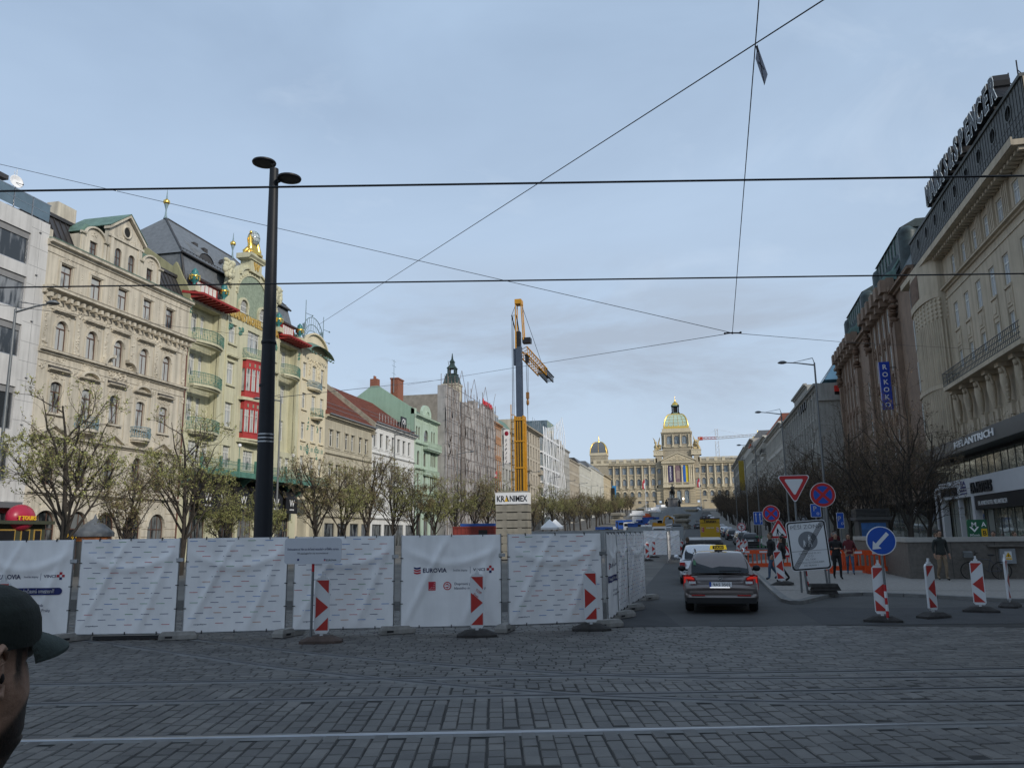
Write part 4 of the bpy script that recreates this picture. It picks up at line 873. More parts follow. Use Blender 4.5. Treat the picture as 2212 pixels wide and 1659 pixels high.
# ================================================================ museum
M_must = mat('museum sandstone', (.56, .49, .355), .9, var=.12, scale=.12, streak=.15)
M_musw = mat('museum grey plaster', (.36, .315, .235), .9, var=.15, scale=.12, streak=.2); M_musd = mat('museum rusticated stone', (.46, .39, .27), .9, var=.15, scale=.2, bump=.2)
def museum():
 r = thing('museum', 'domed neo renaissance museum closing the far end of the square', 'museum', (-7.0, 455.0, 14.0)); H0 = 14.0
 b = MB().at(T(0, 0, -H0)); o = MB().at(T(0, 0, -H0)); c = MB().at(T(0, 0, -H0)); wins = []
 for s in (-1, 1):
  xs = [s * (13.6 + 3.95 * i) for i in range(8)]; ops = []
  for x in xs:
   ops += [(x - .95, x + .95, 21.6, 24.6, True), (x - 1.0, x + 1.0, 27.9, 31.6, True), (x - 1.1, x + 1.1, 34.1, 37.8), (x - .9, x + .9, 18.0, 19.4)]
  x0, x1 = (-46, -11.9) if s < 0 else (11.9, 46)
  wall(b, x0, x1, 12.0, 39.2, ops, .5); b.poly([(x0, 22, 12), (x1, 22, 12), (x1, 22, 39), (x0, 22, 39)]); b.box(x0, x1, .6, 22, 38.9, 39.3)
  for x in xs:
   wins += [(x, 21.6, 1.9, 3.0, True), (x, 27.9, 2.0, 3.7, True), (x, 34.1, 2.2, 3.7, False), (x, 18.0, 1.8, 1.4, False)]
   o.box(x - 1.3, x + 1.3, -.35, 0, 33.6, 33.9); o.box(x - 1.35, x + 1.35, -.35, 0, 37.95, 38.3); eyebrow(o, x, 30.6, 2.0, 1.0, .25, th=.4); eyebrow(o, x, 23.65, 1.9, .95, .3, th=.7)
  for i in range(9):
   x = s * (11.65 + 3.95 * i); c.lathe([(.5, 27.6), (.5, 28.2), (.40, 28.4), (.34, 37.6), (.52, 37.9), (.55, 38.6)], 10, (x, -.55, 0)); o.box(x - .6, x + .6, -1.0, 0, 26.4, 27.6)
  for i in range(8): o.box(x0, x1, -.14, 0, 20.2 + i * .72, 20.75 + i * .72) if False else None
  for q in range(9):
   for i in range(8):
    xa, xb = s * (11.9 + 3.95 * i) , s * (13.6 + 3.95 * i) - s * 1.5; z = 20.1 + q * .68
    o.box(min(xa, xb), max(xa, xb), -.15, 0, z, z + .5, 1)
    xa, xb = s * (13.6 + 3.95 * i) + s * 1.5, s * (11.9 + 3.95 * (i + 1)); o.box(min(xa, xb), max(xa, xb), -.15, 0, z, z + .5, 1)
  o.box(x0, x1, -.3, 0, 26.0, 26.5); o.box(x0, x1, -.2, 0, 19.6, 20.0); cornice(o, x0, x1, 38.7, 1.2, 1.3); o.box(x0, x1, -.9, -.6, 40.2, 40.5); o.box(x0, x1, -.95, -.5, 42.2, 42.6)
  for i in range(60): x = x0 + (i + .5) * (x1 - x0) / 60; o.box(x - .14, x + .14, -.85, -.65, 40.5, 42.2)
  for i in range(9): x = s * (11.9 + 4.2 * i); o.box(x - .8, x + .8, -1.0, -.45, 40.2, 42.65)
  o.box(x0, x1, .5, 3, 40, 42.0, 2)
  # corner pavilion with a gilded dome
  xc = s * 43.6; b.box(xc - 5.5, xc + 5.5, -1.0, 12, 12, 40.5); o.box(xc - 5.9, xc + 5.9, -1.4, 12.4, 39.4, 40.6); b.box(xc - 4.6, xc + 4.6, .5, 9.7, 40.5, 46.0); o.box(xc - 4.9, xc + 4.9, .2, 10, 45.4, 46.1); relief(o, xc, 44, 8, .8, 24, d=.3, y=.5)
 # central block
 ops = [(x - 1.25, x + 1.25, 17.8, 25.0, True) for x in (-4.1, 0, 4.1)]; ops2 = [(x - 1.25, x + 1.25, 28.2, 37.8) for x in (-4.1, 0, 4.1)]
 wall(b, -8.3, 8.8, 12, 40.5, ops + ops2 + [(x - .0, x + .01, 27, 27.01) for x in ()], .9, -2.2)
 for x in (-4.1, 0, 4.1): wins += [(x, 17.8, 2.5, 7.2, True, -1.6)]; o.box(x - 1.25, x + 1.25, -1.25, -1.2, 28.2, 37.8, 3)
 for s in (-1, 1):
  x0, x1 = (-11.9, -8.3) if s < 0 else (8.8, 11.9); xc = s * 10.2
  wall(b, x0, x1, 12, 44.0, [(xc - .9, xc + .9, 34.2, 36.8), (xc - .9, xc + .9, 28, 30.8), (xc - .6, xc + .6, 18.2, 19.3)], .4, -1.0); wins += [(xc, 34.2, 1.8, 2.6, False, -.8), (xc, 28, 1.8, 2.8, False, -.8)]
  b.poly([(s * 11.9, -1, 12), (s * 11.9, 10, 12), (s * 11.9, 10, 44), (s * 11.9, -1, 44)]); b.poly([(s * 8.3 + .25 * (s + 1), -2.2, 12), (s * 8.3 + .25 * (s + 1), -1, 12), (s * 8.3 + .25 * (s + 1), -1, 40), (s * 8.3 + .25 * (s + 1), -2.2, 40)])
  for q in range(4): o.box(x0, x1, -1.15, -1.0, 20.2 + q * 1.6, 21.2 + q * 1.6, 1)
  o.box(xc - 1.3, xc + 1.3, -1.3, -1, 37.0, 37.4); eyebrow(o, xc, 30.9, 2.0, .5, .3, y=-1.0)
  o.box(xc - 2.6, xc + 2.6, -1.2, 6, 44, 46.8); o.box(xc - 2.8, xc + 2.8, -1.4, 6.2, 44.0, 44.4); o.box(xc - 2.8, xc + 2.8, -1.4, 6.2, 46.5, 47.0); relief(o, xc, 45.4, 2.8, .8, 12, d=.2, y=-1.2)
 for q in range(9): 
  for xa, xb in ((-8.3, -5.9), (-2.4, -1.7), (1.7, 2.4), (5.9, 8.8)): z = 18 + q * .9; o.box(xa, xb, -2.4, -2.2, z, z + .65, 1)
 for x in (-6.9, -5.95, -2.05, 2.05, 5.95, 6.9, 8.1, -7.8): c.lathe([(.62, 27.7), (.62, 28.3), (.5, 28.5), (.42, 37.0), (.6, 37.4), (.66, 38.3)], 12, (x, -3.0, 0))
 o.box(-8.3, 8.8, -3.6, -2.2, 26.3, 27.7); [o.box(x - .1, x + .1, -3.55, -3.4, 27.7, 28.9) for x in [-8 + .5 * i for i in range(33)]]; o.box(-8.3, 8.8, -3.6, -3.3, 28.8, 29.05)
 cornice(o, -8.8, 9.2, 38.3, 2.2, 1.6, y=-2.4); o.prism([(-8.9, 40.7), (9.3, 40.7), (.2, 44.5)], -3.6, -1); o.prism([(-7.4, 41.0), (7.8, 41.0), (.2, 44.0)], -3.66, -3.6, 3)
 relief(o, .2, 41.8, 9, 1.2, 44, d=.35, y=-3.66); relief(o, .2, 43, 3, 1.0, 14, d=.3, y=-3.66)
 for (xa, za), (xb, zb) in (((-9.4, 40.75), (.2, 44.9)), ((.2, 44.9), (9.8, 40.75))): o.prism([(xa, za), (xb, zb), (xb, zb + .5), (xa, za + .5)], -4.0, -1)
 b.box(-8, 8, .2, 14, 40, 47)
 # drum
 D0, D1 = 46.8, 56.9
 for a in range(4):
  M = T(0, 7.6, -H0) @ RZ(a * math.pi / 2); b.at(M); o.at(M); c.at(M)
  wall(b, -7.6, 7.6, D0, D1, [(x - 1.35, x + 1.35, 50.2, 54.8, True) for x in (-4.1, 0, 4.1)], .6, -7.6)
  for x in (-6.6, -2.05, 2.05, 6.6): c.lathe([(.42, 49.6), (.34, 50), (.3, 55), (.46, 55.6)], 8, (x, -8.0, 0)); o.box(x - .6, x + .6, -8.4, -7.6, 48.6, 49.6)
  o.box(-8.0, 8.0, -8.0, -7.6, 48.4, 48.8); cornice(o, -8.3, 8.3, 56.0, 1.0, .9, y=-7.6); o.prism([(-2.2, 57.0), (2.2, 57.0), (0, 58.3)], -8.0, -7); o.box(-7.7, 7.7, -7.75, -7.0, 57.0, 58.9)
 b.at(T(0, 0, -H0)); o.at(T(0, 0, -H0)); c.at(T(0, 0, -H0))
 for x in (-4.1, 0, 4.1): wins.append((x, 50.2, 2.7, 4.6, True, .45))
 b.build('wall', [M_musw, M_musd], r); o.build('stone_ornament', [M_must, M_musd, M_zinc, M_musd], r); c.build('columns', M_must, r)
 for q in wins: window(r, q[0], q[1] - H0, q[2], q[3], (M_brownf, G_blue), 'q', q[4], q[5] if len(q) > 5 else .35, t=.16)
 g = MB().at(T(0, 7.6, -H0)); gl = MB().at(T(0, 7.6, -H0))
 def prof(t): return 2.1 + 4.5 * math.cos(t) ** .8, 58.9 + 8.6 * math.sin(t)
 ts = [math.pi / 2 * i / 12 for i in range(13)]
 gl.loft([[(sx * prof(t)[0], sy * prof(t)[0], prof(t)[1]) for sx, sy in ((-1, -1), (1, -1), (1, 1), (-1, 1))] for t in ts], 0, False)
 for sx, sy in ((-1, -1), (1, -1), (1, 1), (-1, 1)): g.path([(sx * prof(t)[0], sy * prof(t)[0], prof(t)[1]) for t in ts], .36, 8)
 for a in range(4):
  M = T(0, 7.6, -H0) @ RZ(a * math.pi / 2); g.at(M)
  for f in (-.6, -.2, .2, .6): g.path([(f * prof(t)[0], -prof(t)[0] - .05, prof(t)[1]) for t in ts], .09, 4)
  for i in (1, 3, 5, 7, 9): p, z = prof(ts[i]); g.tube((-p, -p - .05, z), (p, -p - .05, z), .08, .08, 4)
  g.box(-6.9, 6.9, -7.0, -6.6, 58.9, 60.2); relief(g, 0, 60.6, 12, .5, 30, d=.2, y=-6.9)
  g.box(-2.6, 2.6, -2.6, -2.2, 67.2, 67.9); 
  for sx in (-1, 1): g.box(sx * 1.7 - .3, sx * 1.7 + .3, -2.0, -1.4, 68, 72.2, 1)
  g.box(-2.2, 2.2, -2.2, -1.4, 72.2, 72.9, 1); g.box(-2.4, 2.4, -2.4, -1.4, 67.9, 68.5, 1)
 g.at(T(0, 7.6, -H0)); g.lathe([(2.0, 72.9), (1.6, 74.0), (.7, 74.8), (.3, 75.2), (.45, 75.8), (.12, 76.3), (.06, 78.4)], 12)
 gl.box(-1.2, 1.2, -1.2, 1.2, 68, 72.3, 1)
 gl.build('dome_glazing', [mat('pale green dome glazing', (.42, .55, .45), .12, spec=.8, var=.15, scale=.4), M_dark], r); g.build('gilded_ribs', [M_gold, M_copper], r)
 for s in (-1, 1):
  d = MB().at(T(s * 43.6, 5.1, -H0)); pr = lambda t: (.5 + 4.1 * math.cos(t) ** .75, 46.1 + 7.2 * math.sin(t))
  d.loft([[(sx * pr(t)[0], sy * pr(t)[0], pr(t)[1]) for sx, sy in ((-1, -1), (1, -1), (1, 1), (-1, 1))] for t in ts], 0, False)
  for sx, sy in ((-1, -1), (1, -1), (1, 1), (-1, 1)): d.path([(sx * pr(t)[0], sy * pr(t)[0], pr(t)[1]) for t in ts], .26, 6, 1)
  for a in range(4):
   d.at(T(s * 43.6, 5.1, -H0) @ RZ(a * math.pi / 2)); d.box(-4.7, 4.7, -4.8, -4.4, 46.1, 46.8, 2); d.path([(0, -pr(t)[0], pr(t)[1]) for t in ts], .13, 4, 1)
  d.at(T(s * 43.6, 5.1, -H0)); d.lathe([(.6, 52.5), (.8, 53.2), (.3, 54), (.1, 57)], 8, m=1); d.build('corner_dome', [M_slate, M_gold, M_must], r)
  k = MB().at(T(s * 10.6, 1.5, -H0)); k2 = random.Random(4 + s)
  for i in range(34): k.ball((k2.uniform(-1.6, 1.6), k2.uniform(-1, 1), 47.4 + abs(k2.gauss(0, 2.0))), k2.uniform(.3, .8), k2.uniform(.3, .7), k2.uniform(.4, 1.0), 7, 5)
  k.path([(s * .6, 0, 50), (s * 1.5, 0, 53), (s * 2.4, 0, 54.4)], [.5, .35, .06], 6); k.path([(-s * .4, 0, 50), (-s * 1.2, 0, 53.2), (-s * 1.6, 0, 54.6)], [.5, .35, .06], 6); k.build('stone_group', mat('gilded stone', (.48, .38, .20), .7, .2, var=.3), r)
 bn = MB().at(T(0, -2.75, -H0)); 
 for x, m in ((-4.1, 0), (0, 1)): bn.box(x - 1.35, x + 1.35, -.1, 0, 29, 38.1, m)
 bn.box(2.75, 4.1, -.1, 0, 29, 38.1, 2); bn.box(4.1, 5.45, -.1, 0, 29, 38.1, 3); text(bn, 'CONDORIAS', T(-3.7, -.12, 30.2) @ Matrix.Rotation(R(-90), 4, 'Y'), 1.1, .02, 4, .02, 'LEFT', 7.4); bn.disc((0, -.12, 34.6), .95, m=5); bn.box(-.8, .8, -.13, -.11, 31, 33.8, 5)
 bn.build('facade_banner', [mat('indigo banner', (.05, .04, .10), .7), mat('mauve banner', (.20, .13, .15), .7), mat('flag blue', (.02, .12, .45), .7), mat('flag yellow', (.65, .50, .03), .7), M_whitep, mat('banner portrait', (.32, .25, .22), .7)], r)
 st = MB().at(T(0, 0, -H0))                                    # ramps and stairs in front
 for i in range(14): st.box(-13 + i * .25, 13 - i * .25, -26 + i * 1.5, -3, 12 + i * .34, 12.36 + i * .34)
 for s in (-1, 1): st.prism([(s * 13, 12.2), (s * 34, 12.2), (s * 34, 14.2), (s * 13, 17.6)][::s], -20, -18.5); st.box(min(s * 12.6, s * 15.4), max(s * 12.6, s * 15.4), -24, -6, 12, 17.9); st.box(min(s * 15, s * 46), max(s * 15, s * 46), -17, 0, 12, 16.8)
 st.build('stairs', M_musd, r)
 lm = MB().at(T(0, 0, -H0)); [lm.ball((x, -2.6, 20.2), .45, .45, .6, 8, 6) for x in (-2.05, 2.05)]; lm.build('entrance_lanterns', mat('lit lantern', (.9, .85, .75), .4, emit=2.5, var=0), r)
museum()
def wenceslas():
 r = thing('equestrian_monument', 'dark equestrian statue on a grey plinth with four standing figures before the museum', 'monument', (-9.1, 392.0, 12.0)); k = random.Random(1)
 p = MB(); p.box(-3.4, 3.4, -4, 4, -.5, 1.2); p.box(-2.2, 2.2, -3, 3, 1.2, 6.0); p.box(-2.5, 2.5, -3.3, 3.3, 5.6, 6.2); p.build('plinth', mat('grey granite', (.14, .14, .14), .7), r)
 h = MB().at(T(0, 0, 6.2))
 for x, y in ((-.6, -1.2), (.6, -1.3), (-.6, 1.4), (.6, 1.5)): h.path([(x, y, 0), (x * 1.05, y + .1, .9), (x * .9, y, 1.9), (x * .8, y * .9, 2.8)], [.24, .18, .26, .5], 7)
 h.path([(0, 1.9, 2.9), (0, 1.2, 3.0), (0, 0, 2.9), (0, -1.2, 3.1), (0, -1.8, 3.4)], [.5, .85, .8, .85, .5], 10); h.path([(0, -1.4, 3.3), (0, -2.0, 4.3), (0, -2.2, 4.9)], [.75, .5, .38], 8); h.path([(0, -2.0, 5.0), (0, -2.7, 4.6), (0, -3.1, 4.2)], [.4, .32, .2], 8); h.path([(0, 2.0, 3.2), (0, 2.6, 2.4), (0, 2.6, 1.2)], [.2, .3, .15], 6)
 h.build('horse', mat('dark bronze', (.02, .022, .022), .5, .6), r)
 q = MB().at(T(0, 0, 6.2)); q.path([(0, 0, 3.4), (0, -.05, 4.5), (0, -.1, 5.3), (0, -.1, 5.6)], [.55, .6, .5, .2], 9); q.ball((0, -.15, 6.0), .33, .33, .42); q.lathe([(.36, 0), (.2, .3), (.02, .55)], 8, (0, -.15, 6.15))
 for s in (-1, 1): q.path([(s * .4, 0, 3.5), (s * 1.0, -.5, 2.9), (s * 1.0, -.3, 1.7)], [.36, .3, .18], 7); q.path([(s * .55, -.1, 5.2), (s * .85, -.4, 4.5), (s * .6, -.8, 4.2)], [.24, .2, .15], 6)
 q.tube((.95, -.6, 2.6), (.95, -.6, 7.4), .06, .04, 5); q.build('rider', mat('dark bronze', (.02, .022, .022), .5, .6), r)
 for sx in (-1, 1):
  for sy in (-1, 1):
   f = MB().at(T(sx * 2.9, sy * 2.8, 1.2)); f.lathe([(.62, 0), (.6, 1.2), (.5, 2.2), (.58, 2.9), (.5, 3.5), (.16, 3.7)], 9); f.ball((0, 0, 4.05), .3, .3, .38); f.path([(sx * .5, 0, 3.4), (sx * .7, -.2, 2.6), (sx * .3, -.5, 2.3)], [.2, .17, .12], 6); f.build('standing_figure', mat('dark bronze', (.02, .022, .022), .5, .6), r)
wenceslas()
# ================================================================ right side of the square
M_mel = mat('grey brown stucco', (.47, .40, .30), .85, var=.12, scale=.5, bump=.15, streak=.25)
M_melt = mat('attic mosaic tiles', (.075, .08, .075), .6, var=.4, scale=3)
M_brown = mat('brown sandstone', (.235, .165, .12), .85, var=.18, scale=.6, bump=.2, streak=.25)
M_brown2 = mat('dark brown sandstone relief', (.15, .095, .065), .9, var=.3, scale=3, bump=.4)
M_cop = mat('old dark copper', (.032, .05, .052), .5, var=.45, scale=1.5)
M_band = mat('white shop fascia', (.55, .56, .58), .5, var=.04)
G_shop = glass('shop glass', (.20, .22, .20), (.34, .36, .30), .04, .5, .9, .55)
G_right = glass('pale window glass', (.10, .12, .14), (.42, .45, .48), .08, .75)  # pale blue-grey patches set in the pane colour
TILT = R(1.72)
def publishing_house():
 r = thing('department_store', 'grey brown stucco department store with dark tiled attic, long balcony and glass shop front', 'building', (19.36, 72.0, 0), R(-90) - TILT)
 w = 27.0; b = MB(); o = MB(); ops = []; X = [21.1, 18.55, 15.8, 13.15, 10.6]; XT = [21.2, 18.7, 16.3, 13.75, 11.2]
 for x in X + [24.2]:
  ops += [(x - .5, x + .5, 16.1, 17.95), (x - .47, x + .47, 13.2, 14.45)]
 for x in XT + [24.0]: ops.append((x - .5, x + .5, 19.75, 21.3))
 wall(b, 8.6, w, 7.0, 22.3, ops, .32)
 b.poly([(w, 0, 0), (w, 14, 0), (w, 14, 26), (w, 0, 26)]); b.poly([(0, 0, 0), (0, 0, 22.3), (0, 14, 22.3), (0, 14, 0)])
 for x in X + [24.2]:
  o.box(x - .62, x + .62, -.08, 0, 15.9, 16.06); o.box(x - .45, x + .45, -.05, 0, 14.75, 15.75); o.box(x - .28, x + .28, -.085, 0, 14.95, 15.55)
  for s in (-.56, .56): o.box(x + s - .07, x + s + .07, -.05, 0, 13.1, 16)
 xs = sorted(XT + [24.0])
 for a, c in zip(xs, xs[1:]):
  for k in (-.42, -.14, .14, .42): m = (a + c) / 2 + k * 1.0; o.box(m - .07, m + .07, -.14, 0, 19.6, 21.9)
 cornice(o, 8.6, w, 19.25, .3, .35); o.box(8.6, w, -.06, 0, 18.7, 18.85)
 for k in range(34): x = 8.7 + k * .55; o.box(x, x + .3, -.7, -.05, 21.75, 21.95)
 # balcony with caryatids
 XC = [9.9, 12.4, 14.9, 17.4, 19.9, 22.4, 24.7]
 for x in XC:
  o.path([(x, -.35, 9.3), (x, -.38, 9.9), (x, -.42, 10.5), (x, -.45, 11.0)], [.12, .22, .28, .24], 8); o.ball((x, -.55, 11.25), .17, .17, .2); o.path([(x - .3, -.4, 10.8), (x - .42, -.5, 11.2), (x - .2, -.6, 11.5)], .08, 5); o.path([(x + .3, -.4, 10.8), (x + .42, -.5, 11.2), (x + .2, -.6, 11.5)], .08, 5)
  o.box(x - .35, x + .35, -.8, 0, 11.42, 11.68); o.box(x - .18, x + .18, -.3, 0, 8.6, 9.4); relief(o, x, 10.2, .5, 1.4, 10, d=.12, y=-.4)
 o.box(8.6, w, -.10, 0, 8.15, 9.25)
 for k in range(12): relief(o, 9.4 + k * 1.5, 8.7, 1.0, .6, 10, d=.05, y=-.1); o.box(8.75 + k * 1.5 - .08, 8.75 + k * 1.5 + .08, -.18, -.1, 8.15, 9.25)
 # fluted round oriel at the far end
 n = 14; cxo, ro = 4.9, 3.7; pts = [(cxo - ro * math.cos(math.pi * i / n), -1.15 * math.sin(math.pi * i / n) ** .6) for i in range(n + 1)]
 def band(z0, z1, k=1.0, m=0, mb=b):
  for i in range(n): (ax, ay), (bx, by) = pts[i], pts[i + 1]; mb.poly([(ax, ay * k, z0), (bx, by * k, z0), (bx, by * k, z1), (ax, ay * k, z1)], m)
 band(7.0, 22.2); b.poly([(0, 0, 7.0), (1.2, 0, 7.0), (1.2, 0, 22.2), (0, 0, 22.2)])
 for z0, z1 in ((19.0, 19.5), (12.2, 12.5)): band(z0, z1, 1.12, 0, o); o.poly([(px, py * 1.12, z0) for px, py in pts]); o.poly([(px, py * 1.12, z1) for px, py in pts][::-1])
 for i in range(6, n + 1):
  (ax, ay) = pts[i]; (bx, by) = pts[i - 1]
  for t in (0, .5): px, py = ax + (bx - ax) * t, ay + (by - ay) * t; o.tube((px, py, 7.2), (px, py, 17.3), .10, .10, 5)
  for q in range(5): o.ball((ax, ay, 17.5 + q * .33), .16, .1, .15, 6, 4)
 for i in (2, 3, 4):
  for z0, z1 in ((16.2, 18.6), (12.9, 15.2), (9.6, 11.8)):
   (ax, ay), (bx, by) = pts[i], pts[i + 1]; an = math.atan2(by - ay, bx - ax); d = math.hypot(bx - ax, by - ay)
   window(r, (ax + bx) / 2 + math.sin(an) * .03, z0, d * .7, z1 - z0, (M_whitef, G_right), 't', False, (ay + by) / 2 - .05, an)
 for i in (4, 5, 6, 7): (ax, ay), (bx, by) = pts[i], pts[i + 1]; o.poly([(ax, ay - .03, 19.7), (bx, by - .03, 19.7), (bx, by - .03, 21.6), (ax, ay - .03, 21.6)], 1)
 an = math.atan2(pts[3][1] - pts[2][1], pts[3][0] - pts[2][0]); window(r, (pts[2][0] + pts[3][0]) / 2, 19.7, .7, 1.9, (M_whitef, G_right), 't', False, (pts[2][1] + pts[3][1]) / 2 - .06, an)
 b.build('wall', M_mel, r); o.build('stucco_ornament', [M_mel, M_brown2], r)
 for x in X + [24.2]: window(r, x, 16.1, 1.0, 1.85, (M_whitef, G_right), 't', False, .08); window(r, x, 13.2, .94, 1.25, (M_whitef, G_right), 'v', False, .08)
 for x in XT + [24.0]: window(r, x, 19.75, 1.0, 1.55, (M_whitef, G_right), 't', False, .08)
 bl = MB(); bl.box(9.6, 25.2, -1.15, 0, 11.68, 11.95); bo = bl.build('balcony', M_mel, r)
 rl = MB(); 
 for k in range(53): x = 9.65 + k * .295; rl.box(x - .012, x + .012, -1.13, -1.10, 11.95, 12.95)
 for z in (12.0, 12.3, 12.6, 12.93): rl.box(9.6, 25.2, -1.14, -1.09, z, z + .035)
 for k in range(9): y = -1.1 + k * .13; rl.box(9.6, 9.63, y, y + .025, 11.95, 12.95)
 rl.box(9.59, 9.64, -1.1, 0, 12.93, 12.97); rl.build('railing', mat('dark balcony ironwork', (.05, .055, .05), .5), bo)
 # soffit, attic with round windows, roof lettering
 a = MB(); a.box(-.2, w + .3, -1.0, .1, 21.98, 22.3); a.box(-.2, w + .3, -1.1, -1.0, 22.0, 22.45); a.build('cornice', M_mel, r)
 t = MB(); ops = [(24.55 - 2.73 * k - .45, 24.55 - 2.73 * k + .45, 24.65, 25.55, True) for k in range(9)]
 wall(t, 0, w, 22.45, 26.1, [(p, q, c - .0, d) for p, q, c, d, _ in ops], .35, -.05)
 for p, q, c, d, _ in ops:
  cx, cz = (p + q) / 2, (c + d) / 2
  for i in range(16):
   a0, a1 = 2 * math.pi * i / 16, 2 * math.pi * (i + 1) / 16; f = lambda a_: (cx + .45 * max(-1, min(1, math.cos(a_) * 1.42)), cz + .45 * max(-1, min(1, math.sin(a_) * 1.42)))
   t.poly([(cx + .44 * math.cos(a0), -.05, cz + .44 * math.sin(a0)), (f(a0)[0], -.05, f(a0)[1]), (f(a1)[0], -.05, f(a1)[1]), (cx + .44 * math.cos(a1), -.05, cz + .44 * math.sin(a1))])
   t.poly([(cx + .44 * math.cos(a0), -.09, cz + .44 * math.sin(a0)), (cx + .54 * math.cos(a0), -.09, cz + .54 * math.sin(a0)), (cx + .54 * math.cos(a1), -.09, cz + .54 * math.sin(a1)), (cx + .44 * math.cos(a1), -.09, cz + .44 * math.sin(a1))])
  t.box(p, q, .29, .3, c, d, 1)
 for k in range(60): x = .25 + k * .45; t.box(x, x + .03, -.075, -.05, 22.5, 26.1, 1)
 for k in range(8): z = 22.6 + k * .42; t.box(0, w, -.072, -.05, z, z + .035, 1) if k < 5 else None
 t.box(0, w, -.16, .3, 26.0, 26.2); t.box(0, w, .3, 12, 25.9, 26.05); t.build('attic', [M_melt, M_black], r)
 s = MB(); tt = 'MARKS&SPENCER'; x0, x1 = 7.7, 24.3
 for i, ch in enumerate(tt):
  x = x0 + (x1 - x0) * (i + .5) / len(tt); kx = 1.5 if ch in 'MN&' else 1.75
  for dy, m, bo_ in ((-.10, 1, .045), (-.14, 0, .012)): text(s, ch, T(x, dy - .3, 26.4) @ Matrix.Diagonal((1.0, 1, 1.35, 1)), 1.62, .02, m, bo_)
  text(s, ch, T(x, .05, 26.4) @ Matrix.Diagonal((1.0, 1, 1.35, 1)), 1.62, .85, 0, .05)
 s.build('roof_lettering', [M_black, mat('unlit neon tube', (.85, .9, .9), .4)], r)
 f = MB(); f.box(7.2, 24.8, .6, .7, 26.2, 26.45); f.box(7.2, 24.8, -.05, .02, 26.2, 26.3)
 for k in range(14): x = 7.3 + k * 1.34; f.tube((x, .65, 26.1), (x, .65, 28.2), .04, .04, 4); f.tube((x, .65, 27.6), (x, 1.8, 26.1), .03, .03, 4)
 f.build('sign_frame', M_black, r)
 # glass shop front
 g = MB(); g.box(.3, w, .02, .05, .5, 7.05); g.box(.3, w, .05, 6, .3, .5, 1); g.build('shop_glazing', [G_shop, M_dark], r)
 m = MB()
 for k in range(21): x = .4 + k * 1.31; m.box(x - .03, x + .03, -.004, .02, .4, 7.1)
 m.box(0, w, -.1, .02, 6.9, 7.1); m.build('mullions', M_black, r)
 c = MB(); c.box(-.2, w + .3, -1.3, 0, 7.1, 7.25, 0); c.box(-.2, w + .3, -1.3, -1.2, 7.25, 8.05, 0); c.box(-.2, w + .3, -1.2, 0, 7.95, 8.05, 0); text(c, 'MELANTRICH', T(15.6, -1.33, 7.42), .62, .05, 1, .02, 'CENTER', 8.3); c.build('canopy', [mat('dark canopy glass', (.02, .024, .025), .35, spec=.25), M_whitep], r)
 d = MB(); d.box(2.9, w + .2, -.55, -.1, 4.2, 5.45); d.box(2.9, 3.5, -.55, -.1, .4, 4.2); d.box(11.0, 11.6, -.55, -.1, .4, 4.2); d.box(7.2, 7.5, -.4, -.1, .4, 4.2); d.box(1.4, 1.7, -.55, -.1, .4, 5.6); d.box(1.7, 2.9, -.5, -.1, 4.6, 5.2); d.box(1.7, 2.9, -.45, -.1, .4, 4.5, 1); d.box(1.75, 2.85, -.5, -.1, 5.25, 5.6, 1)
 text(d, 'MARKS&SPENCER', T(5.8, -.60, 4.45), .78, .1, 1, .03, 'CENTER', 4.3); text(d, 'EA HOTELS', T(13.6, -.60, 4.4), .95, .1, 1, .03, 'CENTER', 4.4); text(d, 'M&S', T(2.3, -.52, 4.8), .34, .02, 1, .0)
 for k, s_ in enumerate(('EA', 'HOTELS', 'APARTHOTEL', 'MELANTRICH')): text(d, s_, T(9.5, -.57, 5.0 - k * .2), (.45, .2, .13, .13)[k], .02, 2, .01, 'CENTER', (1.1, 1.3, 1.6, 1.6)[k])
 d.build('fascia', [M_band, M_black, mat('dark blue letters', (.02, .02, .16), .5)], r)
 e = MB(); e.box(11.6, w, -.5, -.1, 3.3, 4.2); text(e, 'EA APARTHOTEL MELANTRICH', T(15.2, -.52, 3.55), .4, .02, 1, .0, 'CENTER', 5.6); e.build('hotel_sign', [M_black, M_whitep], r)
 e = MB(); e.box(.1, .95, -1.1, -.2, 4.2, 5.3); e.box(.08, .1, -1.0, -.3, 4.55, 4.95, 1); text(e, 'BUZE', T(.95, -.65, 4.6) @ RZ(R(90)), .3, .02, 0, .01); e.box(.955, .965, -1.05, -.25, 4.52, 4.98, 1); text(e, 'BUZE', T(.97, -.65, 4.62) @ RZ(R(90)), .32, .02, 0, .02); e.build('blade_sign', [M_black, M_whitep], r)
 dp = MB(); dp.tube((.4, -.25, 7), (.4, -.25, 21.9), .08, .08, 6); dp.build('downpipe', M_black, r)
publishing_house()

